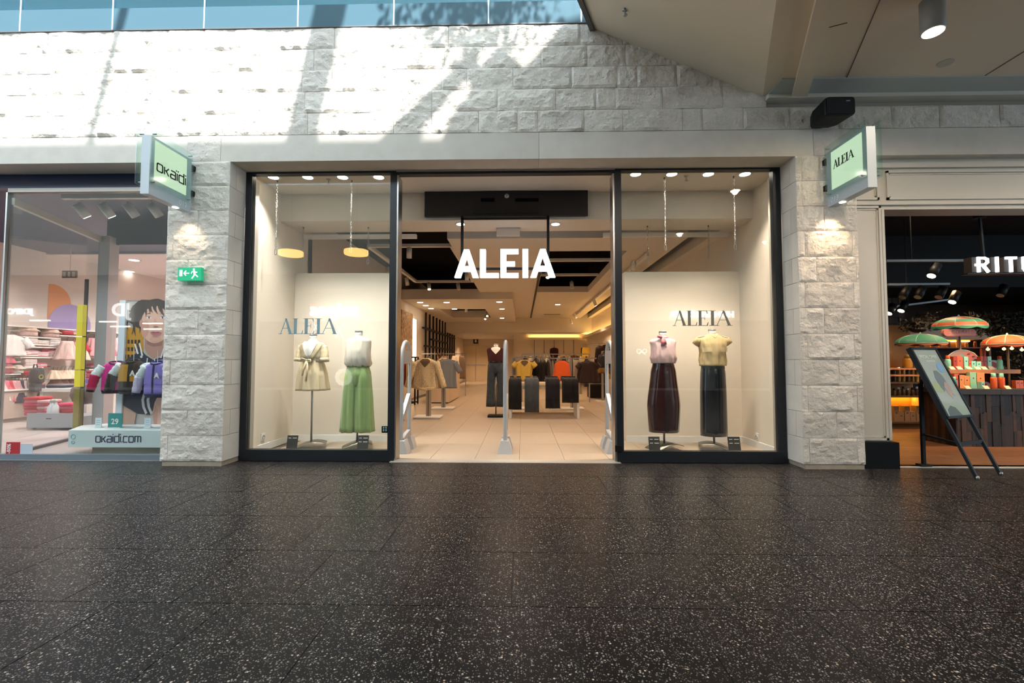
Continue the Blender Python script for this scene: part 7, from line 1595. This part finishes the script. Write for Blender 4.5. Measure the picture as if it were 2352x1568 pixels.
for loc, e, col in (((5.6, 7.2, 3.2), 60, (1, .66, .38)), ((6.9, 6.35, 2.5), 130, (1, .66, .38)), ((8.0, 6.4, 2.5), 90, (1, .62, .34)), ((7.0, 7.55, 2.5), 110, (1, .6, .3)), ((5.4, 6.2, 3.3), 45, (1, .75, .5))): spot('cosmetics_light', loc, e*1.25, col, 110, .9, (loc[0]+.05, loc[1]+.15, 0), .08)
# ================================================================== easel sign
f1 = az(2245, 1101); f2 = az(2299, 1091); rr = az(2122, 1071)
off = Vector((-.23, .5, 0)); top1 = f1+off+Vector((0, 0, 1.345)); top2 = f2+off+Vector((0, 0, 1.345))
t = thing('easel_sign', 'black easel holding a tilted pale green special offer board', 'easel', tuple((f1+f2+rr)/3))
t.location.z = 0
MB().bar(f1, top1, .028, .028).build('front_leg', M_DKMETAL, t); MB().bar(f2, top2, .028, .028).build('front_leg', M_DKMETAL, t)
tm_ = (top1+top2)/2; rear_top = f1.lerp(top1, .8)*.75+f2.lerp(top2, .8)*.25
MB().bar(rr, Vector((rr.x, rr.y, .95)), .032, .032).build('rear_leg', M_DKMETAL, t); MB().bar(Vector((rr.x, rr.y, .93)), rear_top, .026, .026).build('rear_leg_hinge', M_DKMETAL, t)
MB().box(rr.x-.06, rr.x+.06, rr.y-.04, rr.y+.04, 0, .03).build('rear_foot', M_DKMETAL, t)
for f_ in (f1, f2): MB().lathe([(.016, 0), (.018, .02), (.014, .035)], 10, tuple(f_)).build('foot_cap', M_CHROME, t, True)
a = f1.lerp(top1, .25); b = f2.lerp(top2, .25); MB().bar(a, b, .022, .035).build('cross_bar', M_DKMETAL, t); MB().bar(a, Vector((rr.x, rr.y, a.z+.03)), .02, .025).build('side_brace', M_DKMETAL, t)
b0_ = f1.lerp(top1, .43); b1_ = f2.lerp(top2, .43); ex_ = (b1_-b0_); up_ = (top1-b0_); ex_n = ex_.normalized(); nrm_ = up_.normalized().cross(ex_n)*-1
if nrm_.y > 0: nrm_ = -nrm_
o3_ = nrm_*.03
def bp(u_, v_, d_=0.0): return b0_-ex_n*.02+ex_n*(ex_.length+.04)*u_+up_*1.0*v_+o3_+nrm_*d_
def board_poly(name, pts, d_, m, th=.004):
    P = [bp(u_, v_, d_) for u_, v_ in pts]; Q = [p-nrm_*th for p in P]; n = len(P)
    mb = MB().add(P+Q, [tuple(range(n)), tuple(range(n, 2*n))[::-1]]+[(i, (i+1) % n, n+(i+1) % n, n+i) for i in range(n)]); mb.build(name, m, t)
R4 = [(0, 0), (1, 0), (1, 1), (0, 1)]
board_poly('board_back', R4, 0, M_DKMETAL, .014)
for pts in ([(-.01, 0), (.05, 0), (.05, 1), (-.01, 1)], [(.95, 0), (1.01, 0), (1.01, 1), (.95, 1)], [(-.01, 0), (1.01, 0), (1.01, .03), (-.01, .03)], [(-.01, .97), (1.01, .97), (1.01, 1.0), (-.01, 1.0)]): board_poly('frame_bar', pts, .012, M_DKMETAL, .012)
board_poly('poster', [(.05, .03), (.95, .03), (.95, .97), (.05, .97)], .003, mat('poster_sage', 'b3bfb4', .25, coat=.6))
board_poly('print_field', [(.05, .03), (.95, .03), (.8, .15), (.55, .22), (.3, .2), (.05, .26)], .0036, mat('print_field', '97a68c', .4)); board_poly('print_hill', [(.05, .44), (.2, .5), (.42, .46), (.5, .4), (.3, .34), (.05, .38)], .0040, mat('print_hill', 'a3b07c', .4))
board_poly('print_coat', [(.12, .03), (.62, .03), (.5, .14), (.34, .17), (.18, .12)], .0044, mat('print_coat', '555f58', .5))
board_poly('print_hat', [(.36, .42), (.34, .56), (.42, .66), (.56, .66), (.66, .58), (.68, .48), (.58, .50), (.5, .40), (.42, .36)], .0048, mat('print_hat', '6e7a7c', .5))
board_poly('print_face', [(.5, .42), (.6, .5), (.7, .48), (.74, .4), (.72, .36), (.74, .30), (.66, .33), (.6, .26), (.52, .32)], .0052, mat('print_skin', 'b09a8c', .5))
board_poly('print_badge', [(.76+.13*math.cos(q), .70+.075*math.sin(q)) for q in [2*math.pi*i/20 for i in range(20)]], .0056, mat('print_badge', '7fa9cf', .4))
board_poly('print_line', [(.32, .796), (.7, .796), (.7, .804), (.32, .804)], .0060, mat('print_pale', 'dfe7e0', .4))
me = text_mesh('SPECIAL OFFER', .052, .0004, mat('print_pale', 'dfe7e0', .4), .0008)
upn_ = up_.normalized(); o_c = bp(.5, .86, .0064)
for v in me.vertices: v.co = (o_c+ex_n*v.co.x+upn_*v.co.z-nrm_*v.co.y)-wloc(t)
link_mesh('lettering', me, t)
